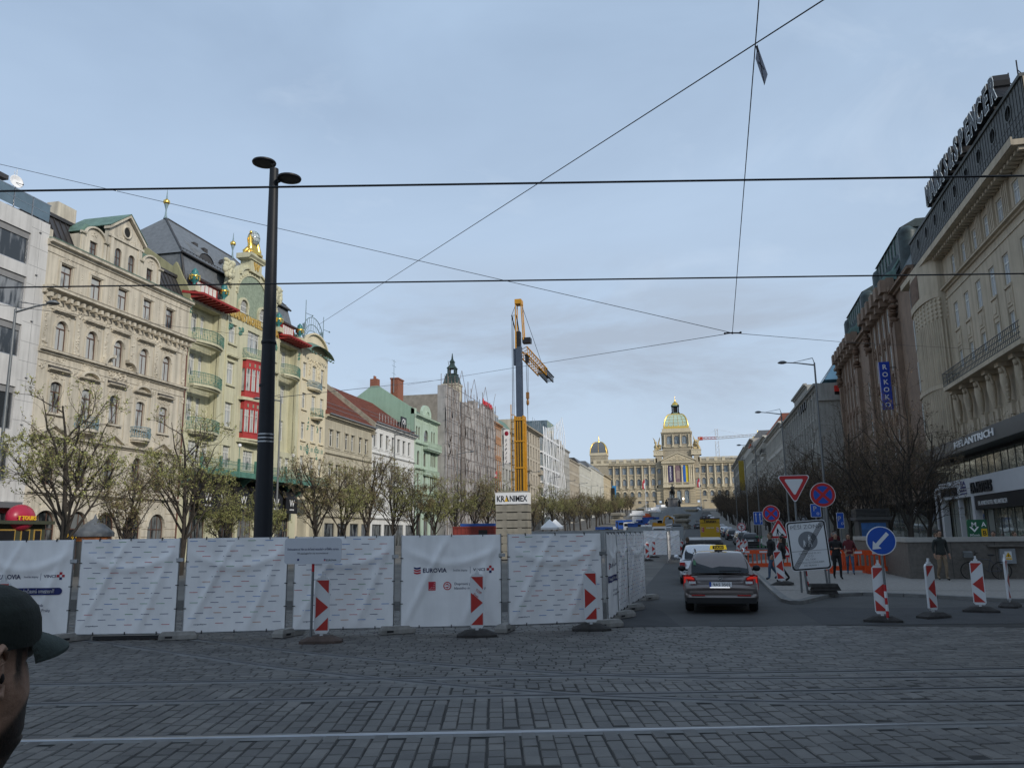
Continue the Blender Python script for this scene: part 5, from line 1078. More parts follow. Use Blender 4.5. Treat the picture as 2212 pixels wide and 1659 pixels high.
def brown_house():
 X0 = 20.75; r = thing('theatre_house', 'brown sandstone house with copper dormers, stone bosses and a copper mansard', 'building', (X0, 118.0, 0), R(-90) - TILT)
 w = 46.5; b = MB(); o = MB(); ops = []; wins = []; Y = lambda y: 118 - y
 for c0 in (Y(86.2), Y(107.8)):
  for i in range(5):
   x = c0 + (i - 2) * 2.45
   for z0, z1 in ((21.1, 23.5), (17.3, 19.8), (13.2, 15.8), (9.0, 11.6)): ops.append((x - .45, x + .45, z0, z1)); wins.append((x, z0, .9, z1 - z0))
 for x in (Y(72.8), Y(96.5)):
  for z0, z1 in ((16.3, 18.5), (12.4, 14.9), (8.4, 11)): ops.append((x - .75, x + .75, z0, z1)); wins.append((x, z0, 1.5, z1 - z0))
 wall(b, 0, w, -.3, 24.0, ops, .35); b.poly([(0, 0, 0), (0, 0, 24), (0, 14, 24), (0, 14, 0)])
 for c0 in (Y(86.2), Y(107.8)):
  for i in range(6):
   x = c0 + (i - 2.5) * 2.45; o.box(x - .32, x + .32, -.12, 0, 6.5, 24)
   o.box(x - .6, x + .6, -1.25, 0, 24.1, 25.3); o.box(x - .4, x + .4, -.9, 0, 23.4, 24.1); o.box(x - .5, x + .5, -.7, 0, 25.3, 25.5)
  for i in range(5):
   x = c0 + (i - 2) * 2.45
   for z in (20.4, 16.5, 12.5): o.box(x - .5, x + .5, -.1, 0, z - .45, z + .45, 1); relief(o, x, z, .9, .8, 8, 1, .1, -.1)
  for s in (-1, 1):
   x = c0 + s * 6.9; o.box(x - .5, x + .5, -.5, 0, 6.5, 21); relief(o, x, 22.2, 1.0, 2.6, 22, 1, .5, -.4); o.box(x - .7, x + .7, -.7, 0, 24, 24.4)
 cornice(o, 0, w, 23.6, .5, .6); cornice(o, 0, w, 6.0, .5, .6); o.box(0, w, -1.3, 0, 4.4, 5.0)
 b.build('wall', M_brown, r); o.build('stone_ornament', [M_brown, M_brown2], r)
 for x, z, ww, h in wins: window(r, x, z, ww, h, (M_whitef, G_right), 't', False, .07)
 g = MB(); g.prof([(.2, 24.1), (.5, 25.6), (2.0, 28.3), (4, 29.8), (12, 29.8), (12, 24.1)][::-1], 0, w)
 for c0 in (Y(86.2), Y(107.8)):
  for i in range(6): 
   x = c0 + (i - 2.5) * 2.45; g.loft([[(x - .5, -1.1, 25.3), (x + .5, -1.1, 25.3), (x + .5, .3, 25.3), (x - .5, .3, 25.3)], [(x - .3, -.6, 26.0), (x + .3, -.6, 26.0), (x + .3, .3, 26.4), (x - .3, .3, 26.4)]], 1, False)
   g.tube((x, -.2, 25.8), (x, 1.6, 28.6), .14, .10, 5, 1)
  for i in range(5):
   x = c0 + (i - 2) * 2.45; g.add([(x - .9, .1, 25.4), (x, -.55, 26.2), (x + .9, .1, 25.4), (x - 1.0, 1.2, 27.6), (x, .5, 27.9), (x + 1.0, 1.2, 27.6), (x, .2, 27.0), (x, 2.2, 29.2)], [(0, 1, 6), (1, 2, 6), (0, 6, 3), (6, 2, 5), (3, 6, 4), (6, 5, 4), (3, 4, 7), (4, 5, 7)], 0)
  g.box(c0 - 6.2, c0 + 6.2, 1.2, 8, 28.2, 30.4); g.prof([(1.0, 30.4), (2.5, 31.2), (9, 31.2), (9, 30.4)][::-1], c0 - 6.4, c0 + 6.4)
  for k in range(9): x = c0 - 6 + k * 1.5; g.box(x - .06, x + .06, 1.1, 1.2, 28.2, 30.4, 1)
  for s in (-1, 1): g.loft([[(c0 + s * 6.6 + .9 * math.cos(t), 1.6 + .9 * math.sin(t), z) for t in (2 * math.pi * j / 10 for j in range(10))] for z in (26, 29.6)], 0); g.ball((c0 + s * 6.6, 1.6, 29.6), .92, .92, .8, 10, 6)
 for x, z in ((Y(74), 33.5), (Y(88), 32.6)): g.tube((x, 3, 29), (x, 3, z), .05, .03, 4)
 g.build('copper_roof', [M_cop, mat('verdigris ribs', (.10, .17, .15), .6, var=.3)], r)
 s = MB(); shopfront(s, .3, w - .3, 0, 4.4, 0, 1, -.05, 12); s.box(Y(80), Y(72), -.4, -.1, 3.4, 4.2); text(s, 'SALATERIE', T(Y(79.5), -.42, 3.5), .7, .03, 2, .02); s.build('shopfront', [M_dark, G_shop, M_whitep], r)
 q = thing('theatre_sign', 'tall vertical blue blade sign with white ROKOKO letters on the brown facade', 'sign', (18.55, 82.0, 15.5)); m = MB(); m.box(-.46, .46, -.16, .16, -2.25, 2.35); 
 for i, ch in enumerate('ROKOKO'): text(m, ch, T(0, -.18, 1.62 - i * .73), .66, .03, 1, .01)
 m.build('sign_panel', [mat('royal blue sign', (.010, .045, .35), .4), M_whitep], q); m = MB(); m.tube((.4, 0, 1.8), (1.2, 0, 1.8), .04, .04); m.tube((.4, 0, -1.8), (1.2, 0, -1.8), .04, .04); m.build('bracket', M_black, q)
brown_house()

M_rgrey = mat('shaded grey stone', (.36, .35, .32), .9, var=.12, scale=.4, streak=.25)  # grey darkened for the right row, its shade put into the colour
M_rpale = mat('shaded pale plaster', (.50, .48, .43), .9, var=.1, scale=.4, streak=.25)  # darker copy of the left row's plaster, shade put into the colour
def r3x(r, w):
 s = MB(); s.prism([(w - 18, 22.5), (w - 11, 22.5), (w - 13, 25.0), (w - 31, 25.2), (w - 31, 22.5)][::-1], .5, 3) if False else None
 s.box(w - 31, w - 14, .4, 8, 22.3, 24.6); cornice(s, w - 31, w - 14, 24.3, .5, .5, y=.4); s.build('attic_block', M_rgrey, r)
 p = MB(); c = (w - 3.2, 3.4)
 for (ax, ay), (bx, by) in (((-3, -2.6), (3, -2.6)), ((3, -2.6), (3, 3.5)), ((3, 3.5), (-3, 3.5)), ((-3, 3.5), (-3, -2.6))): p.poly([(c[0] + ax, c[1] + ay, 22.8), (c[0] + bx, c[1] + by, 22.8), (c[0] + bx * .08, c[1] + by * .08 - .2, 26.0), (c[0] + ax * .08, c[1] + ay * .08 - .2, 26.0)])
 for ax, ay in ((-3, -2.6), (3, -2.6), (3, 3.5), (-3, 3.5)): p.tube((c[0] + ax, c[1] + ay, 22.8), (c[0] + ax * .08, c[1] + ay * .08 - .2, 26.0), .07, .07, 4, 1)
 for t in (.33, .66): p.tube((c[0] + 3.02, c[1] - 2.6 + 6.1 * t, 22.8), (c[0] + .3, c[1], 26.0), .05, .05, 4, 1)
 p.build('glass_pyramid', [mat('sky blue roof glass', (.22, .42, .52), .08, spec=.8, var=.2, scale=.5), M_steel], r)
 q = MB(); q.box(w - .0, w + .08, 2.0, 3.1, 20.6, 21.8); q.box(w - .0, w + .5, 2.0, 3.1, 21.0, 21.8, 1); q.box(w, w + .4, -.2, 5, 19.8, 20.1, 2); q.build('red_blind', [M_dark, mat('red blind', (.60, .025, .015), .6), M_rgrey], r)
 l = MB(); [l.box(w - 12 - 2.2 * i, w - 11.3 - 2.2 * i, -.35, -.1, 20.6, 21.8) for i in range(5)]; l.build('facade_lettering', M_black, r)
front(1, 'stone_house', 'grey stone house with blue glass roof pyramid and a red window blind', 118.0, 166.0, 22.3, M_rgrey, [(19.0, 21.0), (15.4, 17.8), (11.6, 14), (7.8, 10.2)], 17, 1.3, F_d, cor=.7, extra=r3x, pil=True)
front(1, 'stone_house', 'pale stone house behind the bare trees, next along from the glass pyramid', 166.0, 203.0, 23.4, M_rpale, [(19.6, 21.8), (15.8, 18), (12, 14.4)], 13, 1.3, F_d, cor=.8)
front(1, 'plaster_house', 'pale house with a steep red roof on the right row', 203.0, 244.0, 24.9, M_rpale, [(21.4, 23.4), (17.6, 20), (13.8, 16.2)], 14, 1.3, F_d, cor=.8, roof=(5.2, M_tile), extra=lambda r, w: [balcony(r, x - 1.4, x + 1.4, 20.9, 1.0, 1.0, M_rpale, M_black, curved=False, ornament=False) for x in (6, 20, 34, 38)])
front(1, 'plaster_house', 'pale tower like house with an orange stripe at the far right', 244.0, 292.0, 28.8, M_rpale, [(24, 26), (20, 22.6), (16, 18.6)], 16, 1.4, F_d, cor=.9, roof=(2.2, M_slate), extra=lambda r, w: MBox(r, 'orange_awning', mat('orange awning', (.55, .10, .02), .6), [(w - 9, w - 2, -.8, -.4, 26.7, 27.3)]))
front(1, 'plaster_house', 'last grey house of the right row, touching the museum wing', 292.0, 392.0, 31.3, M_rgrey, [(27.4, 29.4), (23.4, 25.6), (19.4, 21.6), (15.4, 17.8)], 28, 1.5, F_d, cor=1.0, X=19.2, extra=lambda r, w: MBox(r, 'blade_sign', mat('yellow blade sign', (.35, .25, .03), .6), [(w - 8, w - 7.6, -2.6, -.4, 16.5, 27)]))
front(1, 'corner_house', 'stone corner house across the side street on the right', -45.0, 22.0, 25.5, M_rgrey, [(20, 22.4), (16, 18.6), (12, 14.6), (8, 10.6)], 20, 1.4, F_d, X=19.5, depth=60, roof=(3.5, M_slate))  # out of view; depth stretched so it keeps the sun off the crossing
# ================================================================ ground
M_asph = mat('asphalt', (.056, .056, .055), .85, var=.22, scale=1.1, bump=.35, bscale=60, c2=(.050, .050, .049))
M_asph2 = mat('fresh dark asphalt', (.042, .043, .045), .85, var=.2, scale=1.6, bump=.35, bscale=60)
M_site = mat('dusty site ground', (.13, .125, .115), .95, var=.3, scale=.25, bump=.3, bscale=6)
M_joints = mat('sandy sett joints', (.036, .035, .033), .95, var=.4, scale=2)
M_pave = mat('small stone mosaic paving', (.24, .225, .205), .85, var=.22, scale=9, bump=.5, bscale=22)
M_kerb = mat('granite kerb', (.15, .15, .145), .8, var=.2, scale=4, bump=.2)
YS = [-120, -20, 0, 10, 20, 30, 40, 50, 60, 70, 80, 90, 100, 115, 130, 145, 160, 180, 200, 220, 240, 260, 280, 300, 320, 340, 360, 380, 400, 415, 430, 520, 800, 1600, 4000]
def strip(mb, fa, fb, y0, y1, dz, m=0):                      # sheet between x = fa(y) and x = fb(y), following the climb
 ys = [y0] + [y for y in YS if y0 < y < y1] + [y1]
 for a, c in zip(ys, ys[1:]): mb.poly([(fa(a), a, gz(a) + dz), (fb(a), a, gz(a) + dz), (fb(c), c, gz(c) + dz), (fa(c), c, gz(c) + dz)], m)
g = MB(); strip(g, lambda y: -3000, lambda y: 3000, -120, 4000, 0); g.build('ground', M_site, kind='structure')
PHI = R(13.7); E1 = Vector((math.cos(PHI), math.sin(PHI), 0)); E2 = Vector((-math.sin(PHI), math.cos(PHI), 0))
EDGE = lambda x: 18.63 + .181 * x if x > -2 else 18.27                    # where the setts end and the asphalt begins
g = MB(); strip(g, lambda y: -60, lambda y: 60, -60, 17.0, .004); g.poly([(-60, 17, .004), (60, 17, .004), (60, EDGE(60), .004), (-1.9, EDGE(-1.9), .004), (-1.9, 26, .004), (-60, 26, .004)]); g.build('sett_bed', M_joints, kind='structure')
g = MB()
for x0, x1 in ((-1.9, 2.6), (2.6, 8), (8, 30)): g.poly([(x0, EDGE(x0), .008), (x1, EDGE(x1), .008), (x1, 32, gz(32) + .008), (x0, 32, gz(32) + .008)])
strip(g, lambda y: -1.9, lambda y: 9.5, 32, 392, .008); g.build('asphalt_road', M_asph, kind='structure')
g = MB(); g.poly([(2.45, 23.6, .012), (2.6, 19.15, .012), (9, 20.3, .012), (24, 23.2, .012), (24, 25.2, .012), (8.4, 25.4, .012), (6.1, 27.4, .012), (5.0, 27.8, .012), (4.0, 27.3, .012), (3.4, 25.9, .012), (2.9, 24.6, .012)]); g.poly([(-1.85, 18.33, .012), (-.4, 18.6, .012), (-.9, 22, .012), (-1.7, 24.5, .012)]); g.build('dark_asphalt_patch', M_asph2, kind='structure')
# right pavement with kerb
KERB = [(24, 25.2), (8.4, 25.35), (6.1, 27.3), (5.0, 27.7), (4.1, 27.2), (3.5, 26.0), (3.05, 24.9), (2.75, 24.3), (2.5, 24.4), (2.34, 25.2), (2.36, 28.6), (2.5, 36), (2.6, 46), (2.9, 52), (4.5, 57), (7.2, 61), (7.4, 90), (7.4, 130), (7.4, 180), (7.4, 240), (7.4, 300), (7.4, 388)]
g = MB(); PH = .11
for (ax, ay), (bx, by) in zip(KERB[1:], KERB[2:]):
 if by > ay: g.poly([(ax, ay, gz(ay) + PH), (24, ay, gz(ay) + PH), (24, by, gz(by) + PH), (bx, by, gz(by) + PH)]) if ay >= 28 else None
g.poly([(24, 25.2, PH)] + [(x, y, PH + gz(y)) for x, y in KERB[1:11]] + [(24, 28.6, PH)][0:1] if False else [(x, y, PH) for x, y in KERB[:11]] + [(24, 28.6, PH)]); g.build('pavement', M_pave, kind='structure')
k = MB()
for (ax, ay), (bx, by) in zip(KERB, KERB[1:]):
 d = Vector((bx - ax, by - ay, 0)); L = d.length; d.normalize(); nrm = Vector((-d.y, d.x, 0)) * -1; n = max(1, int(L / 1.0)) if L < 12 else int(L / 4)
 low = ay < 28 and ax > 3
 for i in range(n):
  p = Vector((ax, ay, 0)) + d * (L * i / n + .008); q = Vector((ax, ay, 0)) + d * (L * (i + 1) / n - .008); w = nrm * .22; h0 = gz(p.y); h1 = gz(q.y); tp = PH + .006
  k.add([(p.x, p.y, h0 - .1), (q.x, q.y, h1 - .1), (q.x + w.x, q.y + w.y, h1 - .1), (p.x + w.x, p.y + w.y, h0 - .1), (p.x, p.y, h0 + tp - .01), (q.x, q.y, h1 + tp - .01), (q.x + w.x, q.y + w.y, h1 + tp), (p.x + w.x, p.y + w.y, h0 + tp)], [(0, 1, 5, 4), (4, 5, 6, 7), (1, 2, 6, 5), (2, 3, 7, 6), (3, 0, 4, 7)])
k.build('kerb', M_kerb, kind='structure')
# rails
RAIL = [[Vector((-.62, 8.93, 0)) + E1 * t for t in (-30, 30)], [Vector((-.74, 10.87, 0)) + E1 * t for t in (-30, 30)], [Vector((-.82, 12.28, 0)) + E1 * t for t in (-30, 30)], [Vector((-.62, 7.43, 0)) + E1 * t for t in (-30, 30)],
  [Vector(p) for p in ((-24, 19.6, 0), (-18, 17.2, 0), (-12.6, 15.0, 0), (-9.0, 13.35, 0), (-6.1, 12.0, 0), (-3.1, 11.02, 0), (-.7, 10.6, 0), (2, 10.75, 0), (6, 11.6, 0), (12, 13.1, 0), (25, 16.3, 0))],
  [Vector(p) for p in ((-22, 20.6, 0), (-16, 17.9, 0), (-10.1, 15.3, 0), (-7.1, 13.85, 0), (-4.0, 12.75, 0), (-.8, 12.1, 0), (3, 12.6, 0), (10, 14.3, 0), (25, 18.0, 0))]]
def smooth(ps, n=6):
 if len(ps) < 3: return ps
 out = []
 for i in range(len(ps) - 1):
  p0, p1, p2, p3 = ps[max(0, i - 1)], ps[i], ps[i + 1], ps[min(len(ps) - 1, i + 2)]
  for j in range(n):
   t = j / n; out.append(.5 * ((2 * p1) + (-p0 + p2) * t + (2 * p0 - 5 * p1 + 4 * p2 - p3) * t * t + (-p0 + 3 * p1 - 3 * p2 + p3) * t ** 3))
 return out + [ps[-1]]
RAILS = [smooth(p) for p in RAIL]
M_railh = mat('polished rail head', (.34, .35, .365), .32, .95, var=.1, scale=3); M_raild = mat('dull rail head', (.10, .10, .105), .5, .8, var=.2, scale=3); M_railr = mat('rusty rail side', (.075, .06, .05), .8, var=.3, scale=8)
RL = ['straight tram rail nearest the viewer, shining brightly', 'straight tram rail crossing just beyond the brightest rail', 'far straight tram rail of the second track', 'straight tram rail cut by the bottom edge of the picture', 'curving tram rail running under the fence, the inner one', 'curving tram rail running under the fence, the outer one']
for pts, lab in zip(RAILS, RL):
 q = MB(); n = len(pts); rows = []
 for i, p in enumerate(pts):
  d = (pts[min(i + 1, n - 1)] - pts[max(i - 1, 0)]).normalized(); s = Vector((-d.y, d.x, 0)); rows.append([p + s * a + Vector((0, 0, z)) for a, z in ((-.15, .010), (-.026, .014), (-.02, .027), (.014, .028), (.02, .004), (.042, .004), (.044, .021), (.055, .021), (.057, .014), (.15, .010))])
 for a, c in zip(rows, rows[1:]):
  for j in range(9): q.add([a[j], c[j], c[j + 1], a[j + 1]], [(0, 1, 2, 3)], 2 if j in (0, 8) else 0 if j in (1, 2) else 1, False)
 o = q.build('tram_rail', [M_railh if 'brightly' in lab else M_raild, M_railr, M_kerb]); o['label'] = lab; o['category'] = 'rail'; o['group'] = 'tram rails set in the setts'
# granite setts: every stone its own little frustum, one mesh for the paving
def near_rail(x, y, r=.11):
 for pts in RAILS:
  for a, c in zip(pts, pts[1:]):
   dx, dy = c.x - a.x, c.y - a.y; L2 = dx * dx + dy * dy; t = max(0, min(1, ((x - a.x) * dx + (y - a.y) * dy) / L2))
   if (x - a.x - dx * t) ** 2 + (y - a.y - dy * t) ** 2 < r * r: return True
 return False
k = random.Random(11); g = MB()
def sett(cx, cy, lx, ly, ang):
 h = .014 + k.uniform(-.003, .003); tx, ty = k.uniform(-.02, .02), k.uniform(-.02, .02); gap = k.uniform(.005, .010); ins = .009
 ca, sa = math.cos(ang), math.sin(ang); P = []
 for (sx, sy) in ((-1, -1), (1, -1), (1, 1), (-1, 1)):
  X, Y = sx * (lx / 2 - gap) + k.uniform(-.004, .004), sy * (ly / 2 - gap) + k.uniform(-.004, .004); P.append((cx + X * ca - Y * sa, cy + X * sa + Y * ca, .003))
 for (sx, sy) in ((-1, -1), (1, -1), (1, 1), (-1, 1)):
  X, Y = sx * (lx / 2 - gap - ins), sy * (ly / 2 - gap - ins); P.append((cx + X * ca - Y * sa, cy + X * sa + Y * ca, h + tx * X + ty * Y))
 g.add(P, [(4, 5, 6, 7), (0, 1, 5, 4), (1, 2, 6, 5), (2, 3, 7, 6), (3, 0, 4, 7)], k.choice((0, 0, 0, 1, 1, 2)))
def inside(x, y): return y < (EDGE(x) - .1 if x > -2.0 else 21.5) and y > 4.5
W_ = .165
t = -17.0
while t < 17:                                                    # courses running away from the viewer
 s = 5.4 + k.uniform(0, .2); drift = k.uniform(-.006, .006)
 while s < 11.55:
  L = k.uniform(.22, .36); p = E1 * t + E2 * (s + L / 2)
  if inside(p.x, p.y) and not near_rail(p.x, p.y): sett(p.x + drift, p.y, W_, L, PHI)
  s += L
 t += W_
s = 11.55
while s < 24:                                                    # courses running across
 t = -20 + k.uniform(0, .2)
 while t < 16:
  L = k.uniform(.20, .34); p = E1 * (t + L / 2) + E2 * s
  if inside(p.x, p.y) and not near_rail(p.x, p.y) and (p.y < 19 or p.x < -3): sett(p.x, p.y, L, W_, PHI + .012 * math.sin(t * .5))
  t += L
 s += W_
S_ = [mat('granite setts ' + n, c, .62, var=.30, scale=1.1, bump=.3, bscale=30, spec=.5) for n, c in (('grey', (.097, .092, .084)), ('dark', (.076, .072, .067)), ('pale', (.116, .109, .099)))]
g.build('cobblestones', S_, kind='structure')
# ================================================================ fence of printed banners on mesh panels
M_tarp = mat('white banner fabric', (.85, .845, .84), .6, var=.05, scale=1.5, bump=.05, streak=.10)
M_blue = mat('print blue', (.03, .17, .50), .6); M_navy = mat('print navy', (.012, .02, .12), .6); M_redp = mat('print red', (.50, .03, .05), .6); M_greenp = mat('print green', (.12, .30, .14), .6); M_orangep = mat('print orange', (.50, .17, .05), .6)
M_conc = mat('concrete block', (.26, .25, .23), .9, var=.25, scale=5, bump=.4, bscale=30)
M_rubber = mat('recycled rubber base', (.035, .032, .03), .85, var=.4, scale=6, bump=.4)
M_rbrown = mat('brown rubber base', (.085, .06, .05), .85, var=.3, scale=6, bump=.4)
PRINT = [M_tarp, M_blue, M_navy, M_redp, M_greenp, M_orangep]
def fence_panel(A, B, label, kind, seed, h=1.86, group='banner fence panels round the building site'):
 A = Vector((*A, 0)); B = Vector((*B, 0)); d = B - A; L = d.length; k = random.Random(seed); zb = gz((A.y + B.y) / 2)
 r = thing('fence_panel', label, 'fence panel', (A.x, A.y, zb), math.atan2(d.y, d.x), group)
 f = MB(); 
 for x in (.05, L - .05): f.tube((x, 0, .03), (x, 0, 2.03), .022, .022, 7)
 for z in (.14, 2.0): f.tube((.05, 0, z), (L - .05, 0, z), .018, .018, 6)
 for i in range(1, int(L / .16)): f.tube((i * .16, .004, .14), (i * .16, .004, 2.0), .004, .004, 3, cap=False)
 f.box(L - .09, L + .05, -.04, .04, 1.55, 1.62); f.build('frame', M_steel, r)
 x0, x1, z0, z1 = .05, L - .05, .15, .15 + h
 cs = [(k.uniform(.15, .4), k.uniform(.5, .9)) for _ in range(3)]; ph = k.uniform(0, 6)
 def disp(x, z):
  u, v = (x - x0) / (x1 - x0), (z - z0) / (z1 - z0); e = min(1, 5 * min(u, 1 - u, v, 1 - v) + .15)
  a = .032 * math.exp(-((u - v * .45 - .02) / .035) ** 2) + .030 * math.exp(-((u - .62 - v * .36) / .04) ** 2) + .026 * math.exp(-((u + v * .5 - .95) / .05) ** 2)
  sag = .032 * math.exp(-((v - (.86 - .18 * math.sin(math.pi * u)) ) / .05) ** 2)
  return -.022 - e * (a + sag + .012 * math.sin(u * 3.1 + ph) * math.sin(v * 3.1) + .006 * math.sin(u * 23 + v * 7 + ph))
 t = MB(); nx, nz = 44, 40
 P = [(x0 + (x1 - x0) * i / nx, disp(x0 + (x1 - x0) * i / nx, z0 + (z1 - z0) * j / nz), z0 + (z1 - z0) * j / nz) for j in range(nz + 1) for i in range(nx + 1)]
 t.add(P, [(j * (nx + 1) + i, j * (nx + 1) + i + 1, (j + 1) * (nx + 1) + i + 1, (j + 1) * (nx + 1) + i) for j in range(nz) for i in range(nx)], 0, True)
 def put(mb0, off=.004):                                          # drape flat print over the wrinkles
  o = len(t.v)
  for x, y, z in mb0.v: t.v.append((x, disp(x, z) - off + y, z))
  for f_, m in zip(mb0.f, mb0.m): t.f.append([o + i for i in f_]); t.m.append(m); t.s.append(False)
 q = MB(); W = x1 - x0
 if kind == 'dash':
  rows = 17
  for j in range(rows):
   z = z1 - .06 - j * (h - .12) / rows; off = (.0, .55, .25, .8, .4)[j % 5]; n = int(W / .37) + 1
   for i in range(n):
    x = x0 + .04 + (i + off) * .37 + k.uniform(-.04, .04)
    if x + .16 > x1 - .02 or (x < x0 + .45 and z < z0 + .22): continue
    m = k.choice((1, 1, 2, 2, 3, 3, 4, 5, 2)); q.add([(x, 0, z), (x + .08, 0, z), (x + .16, 0, z), (x + .16, 0, z + .010), (x + .08, 0, z + .010), (x, 0, z + .010)], [(0, 1, 4, 5), (1, 2, 3, 4)], m)
  text(q, 'energyandbeyond', T(x0 + .32, 0, z0 + .14), .035, 0, 2, .01)
 else:
  cx = x0 + W * .5; zt = z0 + h * .60; a = x0 + W * .12
  for i in range(3): q.add([(a, 0, zt + .095 - i * .05), (a + .07, 0, zt + .08 - i * .05), (a + .15, 0, zt + .095 - i * .05), (a + .15, 0, zt + .06 - i * .05), (a + .07, 0, zt + .045 - i * .05), (a + .01, 0, zt + .06 - i * .05)], [(0, 5, 4, 1), (1, 4, 3, 2)], (2, 3, 3)[i])
  text(q, 'EUROVIA', T(a + .19, 0, zt - .02), .125, 0, 2, .025, 'LEFT', .50); text(q, 'Součást skupiny', T(x0 + W * .59, 0, zt - .0), .06, 0, 2, .0, 'CENTER', .30)
  q.add([(x0 + W * .69, 0, zt - .05), (x0 + W * .693, 0, zt - .05), (x0 + W * .693, 0, zt + .09), (x0 + W * .69, 0, zt + .09)], [(0, 1, 2, 3)], 2)
  text(q, 'VINCI', T(x0 + W * .72, 0, zt), .08, 0, 2, .02, 'LEFT', .25); c2 = x0 + W * .895
  for dx, dz in ((0, .05), (0, -.05), (-.05, 0), (.05, 0)): q.add([(c2 + dx - .026, 0, zt + .03 + dz - .026), (c2 + dx + .026, 0, zt + .03 + dz - .026), (c2 + dx + .026, 0, zt + .03 + dz + .026), (c2 + dx - .026, 0, zt + .03 + dz + .026)], [(0, 1, 2, 3)], 3 if dx or dz > 0 else 2)
  if kind == 'pill':
   zc = zt - .27; xe = x1 - .22; zs = [zc - .07, zc, zc + .07]
   for i in range(24):
    xa, xb = x0 + .05 + (xe - x0 - .05) * i / 24, x0 + .05 + (xe - x0 - .05) * (i + 1) / 24
    for za, zb2 in zip(zs, zs[1:]): q.poly([(xa, -.006, za), (xb, -.006, za), (xb, -.006, zb2), (xa, -.006, zb2)], 2)
   q.poly([(xe + .07 * math.cos(b_), -.006, zc + .07 * math.sin(b_)) for b_ in (math.pi * (i / 8 - .5) for i in range(9))], 2)
   w = MB(); text(w, 'Omlouváme se vám za dočasná omezení!', T(x0 + (W - .15) / 2, 0, zc - .03), .11, 0, 0, .02, 'CENTER', W - .45); put(w, .016)
   text(q, 'Dopravní podnik', T(cx + .2, 0, zc - .30), .08, 0, 2, .0, 'CENTER', .55); text(q, 'hlavního města Prahy', T(cx + .28, 0, zc - .40), .08, 0, 2, .0, 'CENTER', .68)
  else:
   zc = zt - .30; q.add([(x0 + W * .27, 0, zc - .09), (x0 + W * .27 + .15, 0, zc - .09), (x0 + W * .27 + .15, 0, zc + .09), (x0 + W * .27, 0, zc + .09)], [(0, 1, 2, 3)], 3)
   w = MB(); [text(w, s_, T(x0 + W * .27 + .075, 0, zc + .045 - i * .042), .036, 0, 0, .004, 'CENTER', .12) for i, s_ in enumerate(('PRA HA', 'PRA GUE', 'PRA GA', 'PRA G'))]; put(w, .007)
   c3 = x0 + W * .46
   for rr0, rr1 in ((.085, .065),):
    n = 20; q.add([(c3 + rr * math.cos(2 * math.pi * i / n), 0, zc + rr * math.sin(2 * math.pi * i / n)) for rr in (rr0, rr1) for i in range(n)], [(i, (i + 1) % n, n + (i + 1) % n, n + i) for i in range(n)], 3)
   for s_ in (-1, 1): q.add([(c3 - .06, 0, zc + s_ * .015), (c3, 0, zc + s_ * .05), (c3 + .06, 0, zc + s_ * .0), (c3, 0, zc + s_ * .02)], [(0, 1, 2, 3)], 3)
   text(q, 'Dopravní podnik', T(x0 + W * .53, 0, zc + .015), .075, 0, 2, .004, 'LEFT', .52); text(q, 'hlavního města Prahy', T(x0 + W * .53, 0, zc - .075), .075, 0, 2, .004, 'LEFT', .66)
 put(q)
 t.build('banner', PRINT, r)
 tie = MB(); [tie.box(x0 + W * u - .008, x0 + W * u + .008, -.04, .02, z - .03, z + .03) for u in (.18, .5, .82) for z in (z1, z0)]; [tie.box(x - .03, x + .03, -.035, .02, z0 + h * v - .008, z0 + h * v + .008) for x in (x0, x1) for v in (.25, .5, .75)]; tie.build('cable_ties', M_black, r)
 return r
FP = [(-14.4, 14.15), (-12.35, 14.62), (-10.27, 15.14), (-8.25, 15.9), (-6.15, 16.58), (-3.98, 17.2), (-1.96, 18.2)]
FL = [('white fence banner with a blue apology pill behind the capped man', 'pill'), ('white dashed fence banner right of the capped man, second front panel', 'dash'), ('white dashed fence banner in front of the tall black lamp post', 'dash'), ('white dashed fence banner behind the grey apology board', 'dash'), ('white fence banner with printed builders logos and a red transport emblem', 'logo'), ('white dashed fence banner at the corner beside the road', 'dash')]
for i in range(6):
 a, c = Vector(FP[i]), Vector(FP[i + 1]); u = (c - a).normalized() * .035; fence_panel(tuple(a + u), tuple(c - u), FL[i][0], FL[i][1], 20 + i)
SP = [(-1.95, 18.3), (-1.9, 20.25), (-1.80, 22.2), (-1.56, 25.7)]
for i, (l, kd) in enumerate((('narrow looking banner panel with a blue pill, first along the road', 'pill'), ('dashed banner panel along the road between two others', 'dash'), ('long dashed banner panel along the road, last of the side row', 'dash'))): fence_panel(tuple(Vector(SP[i]) + Vector((0, .06))), tuple(Vector(SP[i + 1]) - Vector((0, .06))), l, kd, 40 + i)
fence_panel((-4.0, 66.0), (-1.1, 66.3), 'distant white banner panel standing across the road end, between arrow boards', 'dash', 50)
for i in range(6):
 fence_panel((-1.3 - i * .05 - .2, 28.5 + i * 6.0), (-1.4 - i * .05 - .2, 34.3 + i * 6.0), 'plain looking side banner panel along the road, %s' % ('nearest of the far row', 'second of the far row', 'third of the far row', 'fourth of the far row', 'fifth of the far row', 'farthest of the far row')[i], 'dash', 60 + i) if i > 3 else None
